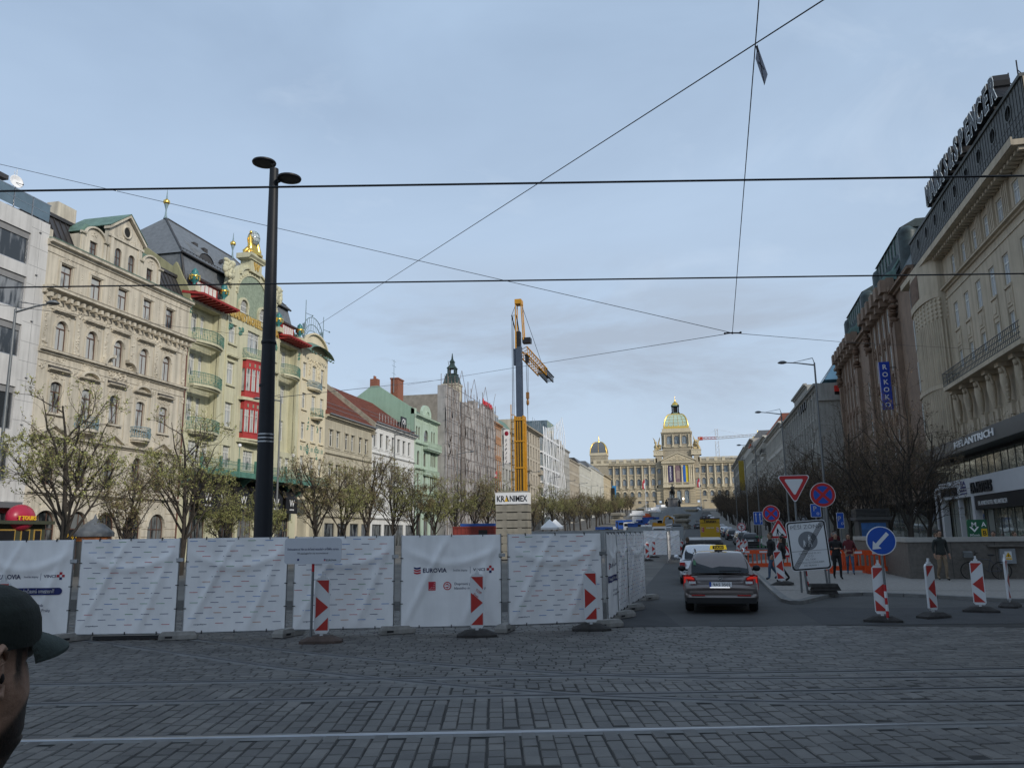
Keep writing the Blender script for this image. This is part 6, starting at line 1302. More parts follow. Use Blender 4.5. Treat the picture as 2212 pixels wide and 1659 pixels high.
# concrete feet
def foot(x, y, a, label):
 o = MB(); o.loft([[(sx * .36, sy * .13, 0) for sx, sy in ((-1, -1), (1, -1), (1, 1), (-1, 1))], [(sx * .36, sy * .13, .08) for sx, sy in ((-1, -1), (1, -1), (1, 1), (-1, 1))], [(sx * .31, sy * .10, .15) for sx, sy in ((-1, -1), (1, -1), (1, 1), (-1, 1))]], 0, False); o.box(-.24, -.10, -.135, -.10, .03, .07, 1)
 b = o.build('concrete_foot', [M_conc, M_black], None, (x, y, .025), a); b['label'] = label; b['category'] = 'fence foot'; b['group'] = 'concrete feet under the fence'
ft = ['at the capped man', 'right of the first dashed banner', 'under the lamp post banner', 'left of the logo banner', 'right of the logo banner', 'at the road corner']
for i in range(1, 7): foot(FP[i][0], FP[i][1], R(18 + 50 * (i % 2) + i * 4), 'grey concrete fence foot ' + ft[i - 1])
for i in range(1, 4): foot(SP[i][0] + .12, SP[i][1], R(60), 'grey concrete fence foot along the road, %s' % ('nearest', 'middle', 'farthest')[i - 1])
q = MB(); q.box(-.85, .85, -.09, .09, .03, .10); q.box(-.8, .5, -.095, .0, .101, .104, 1); o = q.build('gap_board', [M_black, M_conc], None, (-11.15, 15.05, 0), R(15)); o['label'] = 'dark board with a pale edge set in the dark gap under the first dashed banner'; o['category'] = 'board'  # dark strip standing in for the dark gap under the fence
# ---------------------------------------------------------------- red and white guide boards
M_refw = mat('white reflective sheet', (.60, .61, .62), .35, var=.04); M_refr = mat('red reflective sheet', (.40, .025, .02), .35, var=.08)
def guide(x, y, a, label, right=True, base=M_rubber, txt=None, sc=1.0):
 r = thing('guide_board', label, 'guide board', (x, y, gz(y) + (PH if x > 2.5 and y > 27.8 and y < 56 else .01)), a, 'red and white guide boards'); s = 1 if right else -1
 b = MB(); b.loft([[(sx * .40, sy * .22, 0) for sx, sy in ((-1, -.7), (-.7, -1), (.7, -1), (1, -.7), (1, .7), (.7, 1), (-.7, 1), (-1, .7))], [(sx * .40, sy * .22, .05) for sx, sy in ((-1, -.7), (-.7, -1), (.7, -1), (1, -.7), (1, .7), (.7, 1), (-.7, 1), (-1, .7))], [(sx * .20, sy * .16, .13) for sx, sy in ((-1, -.7), (-.7, -1), (.7, -1), (1, -.7), (1, .7), (.7, 1), (-.7, 1), (-1, .7))]], 0, False); b.build('base', base, r)
 q = MB(); z0, z1 = .17, 1.19
 q.prism([(-.14, z0 + .05), (-.10, z0), (.10, z0), (.14, z0 + .05), (.14, z1 - .03), (.09, z1 + .03), (-.09, z1 + .03), (-.14, z1 - .03)], -.025, .025); q.box(-.03, .03, -.015, .015, .1, z0)
 q.box(-.045, .045, -.03, .03, z1 + .03, z1 + .07); q.box(-.022, .022, -.02, .02, z1 + .07, z1 + .15)
 for sd in (-1, 1):
  yy = sd * .028; X = s * -sd * -1 if sd < 0 else s
  L_, R_ = -.12 * s, .12 * s
  for pl in ([(L_, z1 - .02), (R_, z1 - .02), (R_, z1 - .27)], [(L_, .86), (R_, .66), (L_, .46)], [(L_, z0 + .06), (R_, z0 + .06), (R_, z0 + .30)]): q.poly([(px, yy, pz) for px, pz in pl], 1)
 q.build('board', [M_refw, M_refr], r)
 if txt: t = MB(); text(t, txt[0], T(.02, -.031, .86) @ Matrix.Rotation(R(35), 4, 'Y'), .07, .002, 0, .005); text(t, txt[1], T(-.03, -.031, .79) @ Matrix.Rotation(R(35), 4, 'Y'), .06, .002, 0, .003); t.build('sticker', M_refr, r)
 return r
p_ = on_z(8, 1258, 1.2); guide(p_.x, p_.y, YAW, 'red and white guide board half hidden behind the cap of the man')
guide(-7.12, 15.05, YAW + .1, 'red and white guide board below the grey apology board', base=M_rbrown)
guide(-4.35, 16.3, YAW, 'red and white guide board in front of the logo banner', txt=('TOP', 'Znak'))
guide(-2.22, 17.62, YAW, 'red and white guide board at the road corner of the fence')
guide(2.98, 31.2, R(-6), 'red and white guide board on the pavement kerb beside the couple', False).rotation_euler = (0, R(-5), R(-6))
guide(3.98, 19.95, R(-8), 'red and white guide board behind the round blue arrow sign', False)
guide(5.28, 20.95, R(38), 'red and white guide board in front of the man in dark jacket', False)
guide(6.75, 22.5, R(-14), 'red and white guide board in front of the bicycle', False)
guide(7.87, 23.9, R(62), 'red and white guide board turned edge on at the right picture border', False)
for i, (x, y, rt, l) in enumerate(((-3.25, 57.9, True, 'far guide board, nearest on the left of the road'), (-3.1, 64, True, 'far guide board left of the distant banner'), (-1.0, 64.5, True, 'far guide board right of the distant banner'), (-.6, 66.5, True, 'far guide board behind the one right of the distant banner'), (3.2, 60, False, 'far guide board on the right of the road, behind the taxi sign'), (3.7, 64, False, 'second far guide board on the right of the road'), (3.4, 69, False, 'third far guide board on the right of the road'), (.4, 52, False, 'far guide board in front of the dark van'), (1.35, 53, False, 'far guide board in front of the dark van, the right one'))): guide(x, y, R(4), 'small ' + l, rt)
# ---------------------------------------------------------------- boards and road signs
M_pole = mat('grey sign post', (.17, .18, .185), .5, .5, var=.1); M_sblue = mat('sign blue', (.010, .07, .36), .4, var=.06); M_sred = mat('sign red', (.42, .015, .02), .4, var=.05); M_swhite = mat('sign white', (.62, .63, .64), .45, var=.03); M_sblk = mat('sign black', (.01, .01, .012), .5); M_sgrey = mat('sign grey', (.17, .18, .195), .5)
SIGNM = [M_swhite, M_sred, M_sblue, M_sblk, M_sgrey, M_pole]
def rrect(mb, x0, x1, z0, z1, r, y0, y1, m):
 pl = []
 for cx, cz, a0 in ((x1 - r, z0 + r, -90), (x1 - r, z1 - r, 0), (x0 + r, z1 - r, 90), (x0 + r, z0 + r, 180)): pl += [(cx + r * math.cos(R(a0 + 22.5 * i)), cz + r * math.sin(R(a0 + 22.5 * i))) for i in range(5)]
 mb.prism(pl, y0, y1, m)
def ring(mb, c, r0, r1, y, m, n=36):
 for i in range(n):
  a, b = 2 * math.pi * i / n, 2 * math.pi * (i + 1) / n; mb.poly([(c[0] + r1 * math.cos(a), y, c[1] + r1 * math.sin(a)), (c[0] + r0 * math.cos(a), y, c[1] + r0 * math.sin(a)), (c[0] + r0 * math.cos(b), y, c[1] + r0 * math.sin(b)), (c[0] + r1 * math.cos(b), y, c[1] + r1 * math.sin(b))], m)
def fdisc(mb, c, r, y, m, n=36): mb.poly([(c[0] + r * math.cos(2 * math.pi * i / n), y, c[1] + r * math.sin(2 * math.pi * i / n)) for i in range(n)], m)
def plate(mb, c, r, m, y=0): mb.prism([(c[0] + r * math.cos(2 * math.pi * i / 36), c[1] + r * math.sin(2 * math.pi * i / 36)) for i in range(36)], y - .012, y + .012, m)
def sign(name, label, x, y, rz, z=0.0, lean=0.0): return thing(name, label, 'sign', (x, y, gz(y) + z), 0, None, (0, lean, rz))
def post(r, h, x=0, y=.05, rad=.033, m=None): q = MB(); q.tube((x, y, 0), (x, y, h), rad, rad, 10); return q.build('post', m or M_pole, r)
# apology board
r = sign('information_board', 'pale grey rounded apology board on a red topped post before the fence', -7.25, 14.85, YAW)
q = MB(); rrect(q, -.55, .55, 1.50, 1.99, .06, -.015, .015, 0); text(q, 'Omlouváme se Vám za dočasný nesoulad v průběhu opravy', T(0, -.018, 1.76), .06, 0, 2, .008, 'CENTER', 1.0); text(q, 'We apologise for any inconvenience!', T(0, -.018, 1.685), .05, 0, 3, .0, 'CENTER', .60); text(q, 'EUROVIA', T(.36, -.018, 1.55), .05, 0, 3, .008, 'CENTER', .20)
for i in range(2): q.box(.215, .25, -.017, -.014, 1.555 + i * .022, 1.57 + i * .022, (1, 2)[i])
q.box(-.30, -.26, -.017, -.014, 1.56, 1.6, 2); q.build('board', [mat('pale grey board', (.52, .54, .58), .5, var=.02), M_sred, M_navy, M_sblk], r)
q = MB(); q.tube((0, .04, .12), (0, .04, 1.35), .026, .026, 8, 1); q.tube((0, .04, 1.35), (0, .04, 1.5), .028, .028, 8, 0); q.build('post', [M_sred, M_pole], r)
# yield + no-stopping + zone board
r = sign('yield_sign', 'white triangle with red border on a tall grey post above the zone board', 3.2, 27.5, R(2), PH); post(r, 3.1)
q = MB()
def tri(c, R_): return [(c[0] - R_ * .866, c[1] + R_ * .5), (c[0], c[1] - R_), (c[0] + R_ * .866, c[1] + R_ * .5)]
def rtri(mb, c, R_, y0, y1, m, up=False):
 pl = []; s = 1 if up else -1
 for k in range(3):
  a = R(90 + 120 * k) if up else R(-90 + 120 * k); vx, vz = c[0] + R_ * .88 * math.cos(a), c[1] + R_ * .88 * math.sin(a); pl += [(vx + R_ * .12 * math.cos(a + R(d)), vz + R_ * .12 * math.sin(a + R(d))) for d in (-60, -20, 20, 60)]
 mb.prism(pl, y0, y1, m)
rtri(q, (0, 3.36), .54, -.012, .012, 0); rtri(q, (0, 3.36), .505, -.016, -.012, 1); rtri(q, (0, 3.36), .315, -.020, -.016, 0); q.build('sign_plate', SIGNM, r)
def nostop(x, y, z, rad, label, h, zz=PH, hidden=0):
 r = sign('no_stopping_sign', label, x, y, R(2), zz); post(r, h); q = MB(); plate(q, (0, z), rad, 0); fdisc(q, (0, z), rad * .96, -.0135, 1); fdisc(q, (0, z), rad * .73, -.015, 2)
 for s in (-1, 1): u = .707; w = rad * .085; q.poly([(-s * rad * .75 * u - w * s, -.0165 - .001 * s, z - rad * .75 * u + w * 1), (-s * rad * .75 * u + w * s, -.0165 - .001 * s, z - rad * .75 * u - w), (s * rad * .75 * u + w * s, -.0165 - .001 * s, z + rad * .75 * u - w), (s * rad * .75 * u - w * s, -.0165 - .001 * s, z + rad * .75 * u + w)][::s], 1)
 q.build('sign_plate', SIGNM, r); return r
nostop(4.34, 29.5, 3.1, .415, 'large round blue and red no stopping sign behind the zone board', 3.4)
nostop(3.72, 42.0, 2.72, .41, 'round blue and red no stopping sign above the roadworks triangle', 2.9)
r = sign('zone_end_sign', 'big white board with rounded corners, walking figures and diagonal black stripes', 3.56, 27.2, R(3), PH, R(-4))
q = MB(); w, z0, z1 = .60, .70, 2.22
rrect(q, -w, w, z0, z1, .11, -.012, .012, 0); rrect(q, -w + .02, w - .02, z0 + .02, z1 - .02, .10, -.0145, -.0125, 3); rrect(q, -w + .065, w - .065, z0 + .065, z1 - .065, .07, -.017, -.0145, 0)
text(q, 'PĚŠÍ ZÓNA', T(0, -.019, z1 - .25), .17, 0, 4, .0, 'CENTER', .95); fdisc(q, (0, 1.60), .29, -.0185, 4)
def walker(mb, x, z, h, m, y=-.021):
 mb.poly([(x + .045 * h * math.cos(2 * math.pi * i / 10), y, z + h * .92 + .05 * h * math.sin(2 * math.pi * i / 10)) for i in range(10)], m)
 for p in ([(-.09, .45), (.09, .45), (.11, .84), (-.08, .84)], [(-.09, .45), (-.16, 0), (-.09, 0), (.02, .45)], [(-.02, .45), (.09, 0), (.16, 0), (.09, .45)], [(.09, .82), (.22, .5), (.17, .47), (.06, .72)]): mb.poly([(x + a * h, y, z + b * h) for a, b in p], m)
walker(q, .05, 1.42, .37, 0); walker(q, -.12, 1.42, .22, 0)
q.box(-w + .07, w - .07, -.019, -.018, 1.29, 1.30, 3)
for i, s_ in enumerate(('ZÁSOBOVÁNÍ 05-10 h', '', 'IZS, TAXI', 'VOZIDLA SE SOUHLASEM', 'MČ PRAHA 1')):
 if s_: text(q, s_, T(0, -.019, 1.19 - i * .092), .075, 0, 4, .0, 'CENTER', (.66, 0, .30, .78, .42)[i])
for cx in (-.04, .06): ring(q, (cx, 1.135), .03, .038, -.019, 4, 14)
for i in range(5): d = -.075 + i * .0375; q.poly([(-w + .10 + d, -.022, z0 + .075), (-w + .118 + d, -.022, z0 + .075), (w - .10 + d + .018, -.022, z1 - .075), (w - .10 + d, -.022, z1 - .075)], 3)
q.build('board', SIGNM, r); post(r, z0 + .8, -.22); post(r, z0 + .8, .40)
rb = MB(); 
for j, (a, z) in enumerate(((0, 0), (.08, .11), (.03, .21))): rb.loft([[(.42 * sx + a, .2 * sy, z) for sx, sy in ((-1, -1), (1, -1), (1, 1), (-1, 1))], [(.38 * sx + a, .17 * sy, z + .10) for sx, sy in ((-1, -1), (1, -1), (1, 1), (-1, 1))]], 0, False)
o = rb.build('rubber_base', M_rubber, None, (3.75, 27.0, PH), R(6)); o['label'] = 'stack of black rubber bases under the zone board'; o['category'] = 'sign base'
sp = MB(); [sp.tube((0, 0, .3 + i * .16), (0, 0, .46 + i * .16), .022, .022, 8, i % 2) for i in range(4)]; o = sp.build('striped_post', [M_sred, M_swhite], None, (3.4, 27.3, PH - .1), (0, R(-4), 0)); o['label'] = 'short red and white striped post below the zone board'; o['category'] = 'post'
# blue arrow
r = sign('arrow_sign', 'round blue sign with a white arrow pointing down left, on a striped post', 4.05, 19.72, R(2)); q = MB(); c = (0, 1.775); plate(q, c, .315, 0); fdisc(q, c, .295, -.014, 2)
ar = [(-.19, -.17), (-.01, -.16), (-.055, -.115), (.15, .105), (.105, .155), (-.105, -.07), (-.15, -.02)]
ar = [(-.20, -.19), (-.01, -.17), (-.065, -.115), (.17, .13), (.115, .19), (-.12, -.06), (-.175, -.005)]
q.poly([(c[0] + a, -.017, c[1] + b) for a, b in ar], 0); q.build('sign_plate', SIGNM, r)
q = MB(); q.tube((0, .04, .08), (0, .04, 1.6), .028, .028, 8, 5); [q.tube((0, .04, .12 + i * .14), (0, .04, .26 + i * .14), .031, .031, 8, 1 if i % 2 == 0 else 0) for i in range(5)]; q.build('post', SIGNM, r)
# roadworks triangles
for z, kind, lab in ((1.92, 'dig', 'red triangle roadworks sign with a black digging figure above another triangle'), (1.14, 'narrow', 'lower red triangle sign under the roadworks triangle, partly hidden by the zone board')):
 r = sign('warning_sign', lab, 3.45 + (.06 if kind != 'dig' else 0), 36.0, R(3), PH); q = MB(); rtri(q, (0, z - .05), .50, -.012, .012, 0, True); rtri(q, (0, z - .05), .48, -.016, -.012, 1, True); rtri(q, (0, z - .05), .32, -.02, -.016, 0, True)
 if kind == 'dig':
  walker(q, -.06, z - .22, .34, 3, -.023); q.poly([(-.01, -.023, z - .02), (.13, -.023, z - .17), (.11, -.023, z - .18), (-.03, -.023, z - .03)], 3); q.poly([(.02, -.023, z - .22), (.22, -.023, z - .22), (.13, -.023, z - .12)], 3)
 else: q.box(-.05, -.02, -.024, -.02, z - .2, z + .05, 2); q.box(.05, .08, -.024, -.02, z - .2, z + .0, 2)
 q.build('sign_plate', SIGNM, r)
 if kind == 'dig': post(r, 2.1)
def psign(x, y, z, w, h, label, letter='P', extra=None):
 r = sign('parking_sign', label, x, y, R(2), PH); q = MB(); rrect(q, -w / 2, w / 2, z - h / 2, z + h / 2, .05, -.012, .012, 0); rrect(q, -w / 2 + .02, w / 2 - .02, z - h / 2 + .02, z + h / 2 - .02, .04, -.015, -.012, 2)
 if extra == 'lanes':
  for dx in (-w * .22, w * .22): q.box(dx - .02, dx + .02, -.018, -.015, z - h * .3, z + h * .3, 0); q.poly([(dx - .06, -.018, z + h * .25), (dx + .06, -.018, z + h * .25), (dx, -.018, z + h * .42)], 0)
  text(q, 'P', T(w * .3, -.02, z - h * .38), .3, 0, 0, .01)
 else: text(q, letter, T(-.05, -.017, z - .02), .38, 0, 0, .015); ring(q, (.1, z - .17), .05, .07, -.017, 0, 14)
 q.build('sign_plate', SIGNM, r); post(r, z + .1)
psign(6.63, 48, 2.95, .55, .72, 'blue P parking sign right of the large no stopping sign post'); psign(4.41, 60, 2.7, .62, .9, 'blue sign with two white lane arrows and a P, left of the round sign', extra='lanes'); psign(8.2, 50.0, 2.4, .4, .9, 'narrow blue P sign beside the tree trunks further right')
r = sign('no_turn_sign', 'small round no right turn sign with a red ring over the green scooters', 3.9, 72, R(2)); post(r, 2.3); q = MB(); plate(q, (0, 2.2), .36, 0); ring(q, (0, 2.2), .27, .34, -.015, 1); q.box(-.05, .02, -.016, -.013, 2.0, 2.3, 3); q.box(-.05, .16, -.0165, -.0135, 2.26, 2.32, 3); q.poly([(-.2, -.018, 2.36), (-.16, -.018, 2.40), (.2, -.018, 2.04), (.16, -.018, 2.0)], 1); q.build('sign_plate', SIGNM, r)
# ---------------------------------------------------------------- orange barriers
M_obar = mat('orange plastic', (.62, .075, .015), .5, var=.1, scale=3)
def barrier(x, y, a, label, L=2.0):
 r = thing('barrier', label, 'barrier', (x, y, gz(y) + (PH if y < 46 and x > 2.6 else .01)), a, 'orange plastic barriers'); b = MB(); b.box(0, L, -.03, .03, .80, 1.0); b.box(0, L, -.03, .03, .12, .32); b.box(0, .07, -.029, .029, .32, .8); b.box(L - .07, L, -.029, .029, .32, .8)
 for i in range(1, 9): x_ = i * L / 9; b.box(x_ - .03, x_ + .03, -.025, .025, .32, .8)
 for xx in (.25, L - .25): b.box(xx - .06, xx + .06, -.25, .25, .0, .12)
 b.build('body', M_obar, r); q = MB(); q.box(.35, .75, -.034, -.03, .85, .95); q.box(L - .75, L - .35, -.034, -.03, .85, .95); q.build('reflector', M_refw, r)
barrier(2.05, 45.5, R(3), 'orange plastic barrier behind the taxi roof'); barrier(5.65, 39.4, R(8), 'orange plastic barrier behind the two walking people'); barrier(7.2, 38.7, R(14), 'orange plastic barrier left of the metro wall'); barrier(3.9, 46.5, R(-15), 'orange plastic barrier behind the couple'); barrier(6.9, 42.5, R(60), 'orange plastic barrier turned away behind the woman in maroon')
# ---------------------------------------------------------------- lamps
r = thing('lamp_post', 'tall tapering black lamp post carrying two flat round lamps', 'street lamp', (-11.2, 20.0, 0)); q = MB(); q.tube((0, 0, 0), (-.17, 0, 12.52), .265, .125, 24); q.tube((-.11, 0, 6.1), (-.111, 0, 6.16), .205, .205, 24); q.lathe([(.20, 7.3), (.21, 7.33), (.21, 7.36), (.195, 7.4)], 20, (-.1, 0, 0), 0); q.build('pole', mat('satin black lacquer', (.014, .016, .020), .5, var=.15, spec=.25), r)
q = MB()
for z in (4.55, 4.65, 4.75): q.tube((-.065, 0, z), (-.065, 0, z + .04), .222, .222, 20)
q.build('steel_bands', M_steel, r)
for cx, cz, lab in ((-.50, 12.74, 0), (.32, 12.16, 0)):
 q = MB(); q.lathe([(.01, .10), (.18, .085), (.33, .05), (.345, .02), (.33, -.02), (.29, -.025)], 28, (cx, 0, cz), 0); q.tube((-.17, 0, cz - .1), (cx * .6, 0, cz + .02), .045, .035, 8); h = q.build('lamp_head', M_black, r); q = MB(); q.poly([(cx + .29 * math.cos(-2 * math.pi * i / 28), .29 * math.sin(-2 * math.pi * i / 28), cz - .022) for i in range(28)]); q.build('lamp_lens', mat('grey lamp lens', (.12, .12, .12), .4), h)
def street_lamp(x, y, H, arm, label, side=1):
 r = thing('street_lamp', label, 'street lamp', (x, y, gz(y)), 0, 'grey street lamps with a single arm'); q = MB(); q.tube((0, 0, 0), (0, 0, H), .10, .055, 10); q.tube((0, 0, .0), (0, 0, 1.2), .13, .13, 10); q.tube((0, 0, H), (.1 * side, 0, H + .35), .03, .02, 6); q.build('pole', M_pole, r)
 q = MB(); q.path([(0, 0, H - .15), (side * arm * .5, 0, H + .05), (side * arm * .8, 0, H + .12)], [.05, .04, .035], 7); q.tube((.1 * side, 0, H + .35), (side * arm * .62, 0, H + .1), .012, .012, 4); q.tube((.1 * side, .15, H + .35), (side * arm * .62, 0, H + .1), .012, .012, 4); q.build('arm', M_pole, r)
 q = MB(); q.lathe([(.02, .14), (.12, .12), (.22, .05), (.25, 0), (.22, -.03), (.1, -.07), (.01, -.08)], 16, (side * (arm * .8 + .25), 0, H + .12), 0, 1.25, 1); q.build('lamp_head', M_pole, r)
for x, y, H, s_, l in ((-30.3, 30.6, 12.6, 1, 'grey street lamp at the far left before the white office'), (-30.3, 55.8, 12.3, -1, 'grey street lamp just right of the tall black lamp post'), (-30.3, 80.3, 12.3, 1, 'grey street lamp before the red roofed houses'), (-30.3, 103.7, 12.2, 1, 'grey street lamp before the scaffolded building'), (-30.3, 127.1, 12.2, 1, 'grey street lamp between scaffolding and crane'), (-30.3, 152, 12.2, 1, 'grey street lamp behind the crane'), (-30.3, 176, 12.2, 1, 'grey street lamp right of the crane mast'), (-30.3, 200, 12.2, 1, 'grey street lamp before the white lattice building'), (-30.3, 224, 12.2, 1, 'grey far street lamp on the left, past the lattice building'), (-30.3, 250, 12, 1, 'grey distant street lamp, last but one on the left'), (-30.3, 276, 12, 1, 'grey distant street lamp, last on the left'),
                 (8.3, 55.4, 12.8, -1, 'grey street lamp rising behind the large no stopping sign'), (8.3, 76.9, 12.4, -1, 'grey street lamp before the stone house on the right'), (8.3, 110, 12.4, -1, 'grey street lamp before the red roof on the right'), (8.3, 132, 12.2, -1, 'grey far street lamp on the right, before the museum edge'), (8.3, 165, 12.2, -1, 'grey distant street lamp on the right')): street_lamp(x, y, H, 2.2, l, s_)
# ---------------------------------------------------------------- wires
M_wire = mat('dark wire', (.012, .012, .014), .5)
def wire(pts, rad, label, name='overhead_wire', sag=0.0):
 a, b = Vector(pts[0]), Vector(pts[-1]); n = 16; P = [a.lerp(b, i / n) - Vector((0, 0, sag * 4 * (i / n) * (1 - i / n))) for i in range(n + 1)]
 q = MB(); q.path(P, rad, 5); o = q.build(name, M_wire); o['label'] = label; o['category'] = 'wire'; o['group'] = 'overhead wires over the crossing'
def ext(a, b, k0, k1): d = b - a; return a - d * k0, b + d * k1
a, b = ext(on_z(0, 413, 5.6), on_z(2212, 380, 5.6), .6, .8); wire((a, b), .012, 'upper of the two thick horizontal tram wires')
a, b = ext(on_z(0, 621, 5.6), on_z(2212, 591, 5.6), .6, .8); wire((a, b), .012, 'lower of the two thick horizontal tram wires')
ND = on_y(1582, 719, 34)
wire(ext(on_y(-260, 295, 30), ND, .3, 0), .013, 'thin span wire falling from the left edge to the knot in the sky')
wire(ext(on_y(690, 700, 58), on_y(1880, -65, 12), 0, 1.2), .013, 'thin diagonal span wire rising to the top edge')
wire(ext(on_y(1652, -160, 12), ND, 1.0, 0), .012, 'nearly vertical thin wire from the top edge down to the knot')
wire((on_y(880, 831, 80), ND), .013, 'thin span wire from the low roofs on the left up to the knot')
wire((ND, on_y(1900, 745, 58)), .012, 'thin span wire from the knot to the brown house')
wire((on_y(1825, 738, 70), on_y(2212, 760, 52)), .01, 'thin wire across the brown house')
wire((on_y(-30, 655, 30), on_y(600, 732, 60)), .012, 'thin span wire across the cream house')
wire((on_y(600, 858, 21), on_y(1000, 815, 90)), .01, 'thin wire from the black lamp post over the small houses')
q = MB(); q.tube(ND + Vector((-.25, 0, .02)), ND + Vector((.3, 0, -.02)), .03, .03, 6); [q.ball(tuple(ND + Vector((d, 0, 0))), .05) for d in (-.3, 0, .33)]; o = q.build('wire_junction', M_wire); o['label'] = 'small dark knot of clamps where four thin wires meet'; o['category'] = 'wire fitting'
pa, pb, pc, pd = (on_y(*p, 15) for p in ((1636, 98), (1658, 160), (1651, 184), (1632, 127)))
r = thing('wire_sign', 'grey diamond plate hanging from the crossing wires at the top', 'sign', tuple((pa + pc) / 2)); c0 = (pa + pc) / 2; q = MB(); th = Vector((.004, .012, 0)); q.add([tuple(p - c0) for p in (pa, pb, pc, pd)] + [tuple(p - c0 + th) for p in (pa, pb, pc, pd)], [(0, 1, 2, 3), (7, 6, 5, 4), (0, 4, 5, 1), (1, 5, 6, 2), (2, 6, 7, 3), (3, 7, 4, 0)]); q.build('plate', mat('grey plate', (.22, .24, .29), .5), r)
q = MB(); m1, m2 = (pa + pb) / 2 - c0, (pc + pd) / 2 - c0; off = Vector((0, -.012, 0)); q.tube(tuple((pa - c0) + off), tuple((pc - c0) + off), .006, .006, 4); q.tube(tuple((pb - c0) * .5 + off), tuple((pd - c0) * .5 + off), .006, .006, 4); q.tube(tuple(on_y(1634, 100, 15) - c0), tuple(on_y(1637, 112, 15) - c0), .02, .02, 6); q.build('clamp', M_black, r)
# ================================================================ trees in early spring
M_bark = mat('dark bark', (.040, .034, .028), .95, var=.3, scale=4, bump=.4)
M_twig = mat('twig bark', (.085, .070, .052), .95, var=.3, scale=2)
M_twigr = mat('reddish brown twigs', (.095, .072, .055), .95, var=.3, scale=2)
LEAFM = [mat('young leaf green', (.33, .34, .115), .7, var=.35, scale=2), mat('olive leaf', (.21, .22, .075), .7, var=.35, scale=2), mat('dull leaf', (.25, .21, .095), .7, var=.3, scale=2)]
LEAFB = [mat('brown bud', (.15, .105, .065), .85, var=.35, scale=2), mat('dark bud', (.09, .07, .045), .85, var=.3, scale=2), mat('olive bud', (.13, .11, .055), .85, var=.3, scale=2)]
def tree_mesh(seed, H, spread, nmain, leaves, lsize, twig, leafm, up=.55, fork=2.0, tr=.17, sub=(7, 6, 3)):
 k = random.Random(seed); tb = MB(); cr = MB(); UP = Vector((0, 0, 1))
 def bend(d, a): return (d + Vector((k.gauss(0, a), k.gauss(0, a), k.gauss(0, a)))).normalized()
 def branch(p, d, L, r, lvl):
  n = (5, 5, 4, 3)[lvl]; pts = [p]; rs = [r]; q = p.copy(); dd = d.copy()
  for i in range(n):
   dd = bend(dd, (.10, .17, .22, .25)[lvl]); dd = (dd + UP * (.10, .10, .06, .05)[lvl]).normalized(); q = q + dd * (L / n); pts.append(q.copy()); rs.append(max(.006, r * (1 - .72 * (i + 1) / n)))
  (tb if lvl < 2 else cr).path(pts, rs, (7, 5, 3, 3)[lvl], 0, False)
  if lvl < 3:
   for j in range(sub[lvl]):
    t = k.uniform(.22, 1.0); i = min(n - 1, int(t * n)); b = pts[i].lerp(pts[i + 1], t * n - i); ax = (pts[i + 1] - pts[i]).normalized()
    s = Vector((k.gauss(0, 1), k.gauss(0, 1), k.gauss(0, .6))); s = (s - ax * s.dot(ax)).normalized(); nd = (ax * .62 + s * .78 + UP * up * .4).normalized()
    branch(b, nd, L * k.uniform(.38, .62) * (1.15 - .4 * t), rs[i] * .62, lvl + 1)
  else:
   for j in range(leaves):
    t = k.uniform(.15, 1.05); i = min(n - 1, int(t * n)); c = pts[i].lerp(pts[i + 1], t * n - i) + Vector((k.gauss(0, .05), k.gauss(0, .05), k.gauss(0, .05)))
    a = Vector((k.gauss(0, 1), k.gauss(0, 1), k.gauss(0, 1))).normalized(); b = a.cross(Vector((k.gauss(0, 1), k.gauss(0, 1), k.gauss(0, 1)))).normalized(); s = lsize * k.uniform(.6, 1.35)
    cr.add([c - a * s, c + b * s * .55, c + a * s, c - b * s * .55], [(0, 1, 2, 3)], k.choice((1, 1, 2, 2, 3)))
 lean = Vector((k.gauss(0, .06), k.gauss(0, .06), 1)).normalized(); tp = [Vector((0, 0, -.1)), lean * fork * .5, lean * fork]
 tb.path(tp, [tr * 1.35, tr, tr * .9], 9, 0, False); top = lean * fork
 for i in range(nmain):
  a = 2 * math.pi * (i + k.uniform(-.3, .3)) / nmain; tilt = k.uniform(.35, 1.0) * spread if i else .1
  branch(top - lean * k.uniform(0, .35) + UP * (k.uniform(0, 1.6) if i > 2 else 0), Vector((math.cos(a) * tilt, math.sin(a) * tilt, 1)).normalized(), (H - fork) * (k.uniform(.5, .78) if i else 1.0), tr * (k.uniform(.34, .5) if i else .8), 0)
 zm = max(v[2] for v in cr.v)
 return tb, cr, zm
def tree_proto(name, label, seed, H, spread, nmain, leaves, lsize, twig, leafm, group, **kw):
 tb, cr, zm = tree_mesh(seed, H, spread, nmain, leaves, lsize, twig, leafm, **kw)
 r = thing(name, label, 'tree', (0, 0, 0), 0, group); tb.build('trunk', M_bark, r); cr.build('crown', [twig] + leafm, r); r['h'] = zm; return r
GL, GR = 'budding trees along the left pavement', 'bare brown trees along the right pavement'
L1 = tree_proto('leafing_tree', 't', 3, 8.6, .95, 9, 7, .052, M_twig, LEAFM, GL)
L2 = tree_proto('leafing_tree', 't', 8, 8.2, .85, 8, 8, .052, M_twigr, [LEAFM[2], LEAFB[0], LEAFM[1]], GL, up=.8)
L3 = tree_proto('leafing_tree', 't', 15, 8.4, 1.05, 9, 10, .056, M_twig, LEAFM, GL, sub=(7, 6, 3))
R1 = tree_proto('bare_tree', 't', 21, 11.4, 1.05, 7, 2, .06, M_twigr, LEAFB, GR, fork=2.6, tr=.21, sub=(8, 7, 4))
R2 = tree_proto('bare_tree', 't', 28, 11.0, .95, 6, 2, .06, M_twigr, LEAFB, GR, fork=2.4, tr=.20, sub=(8, 7, 4))
k = random.Random(77); used = set()
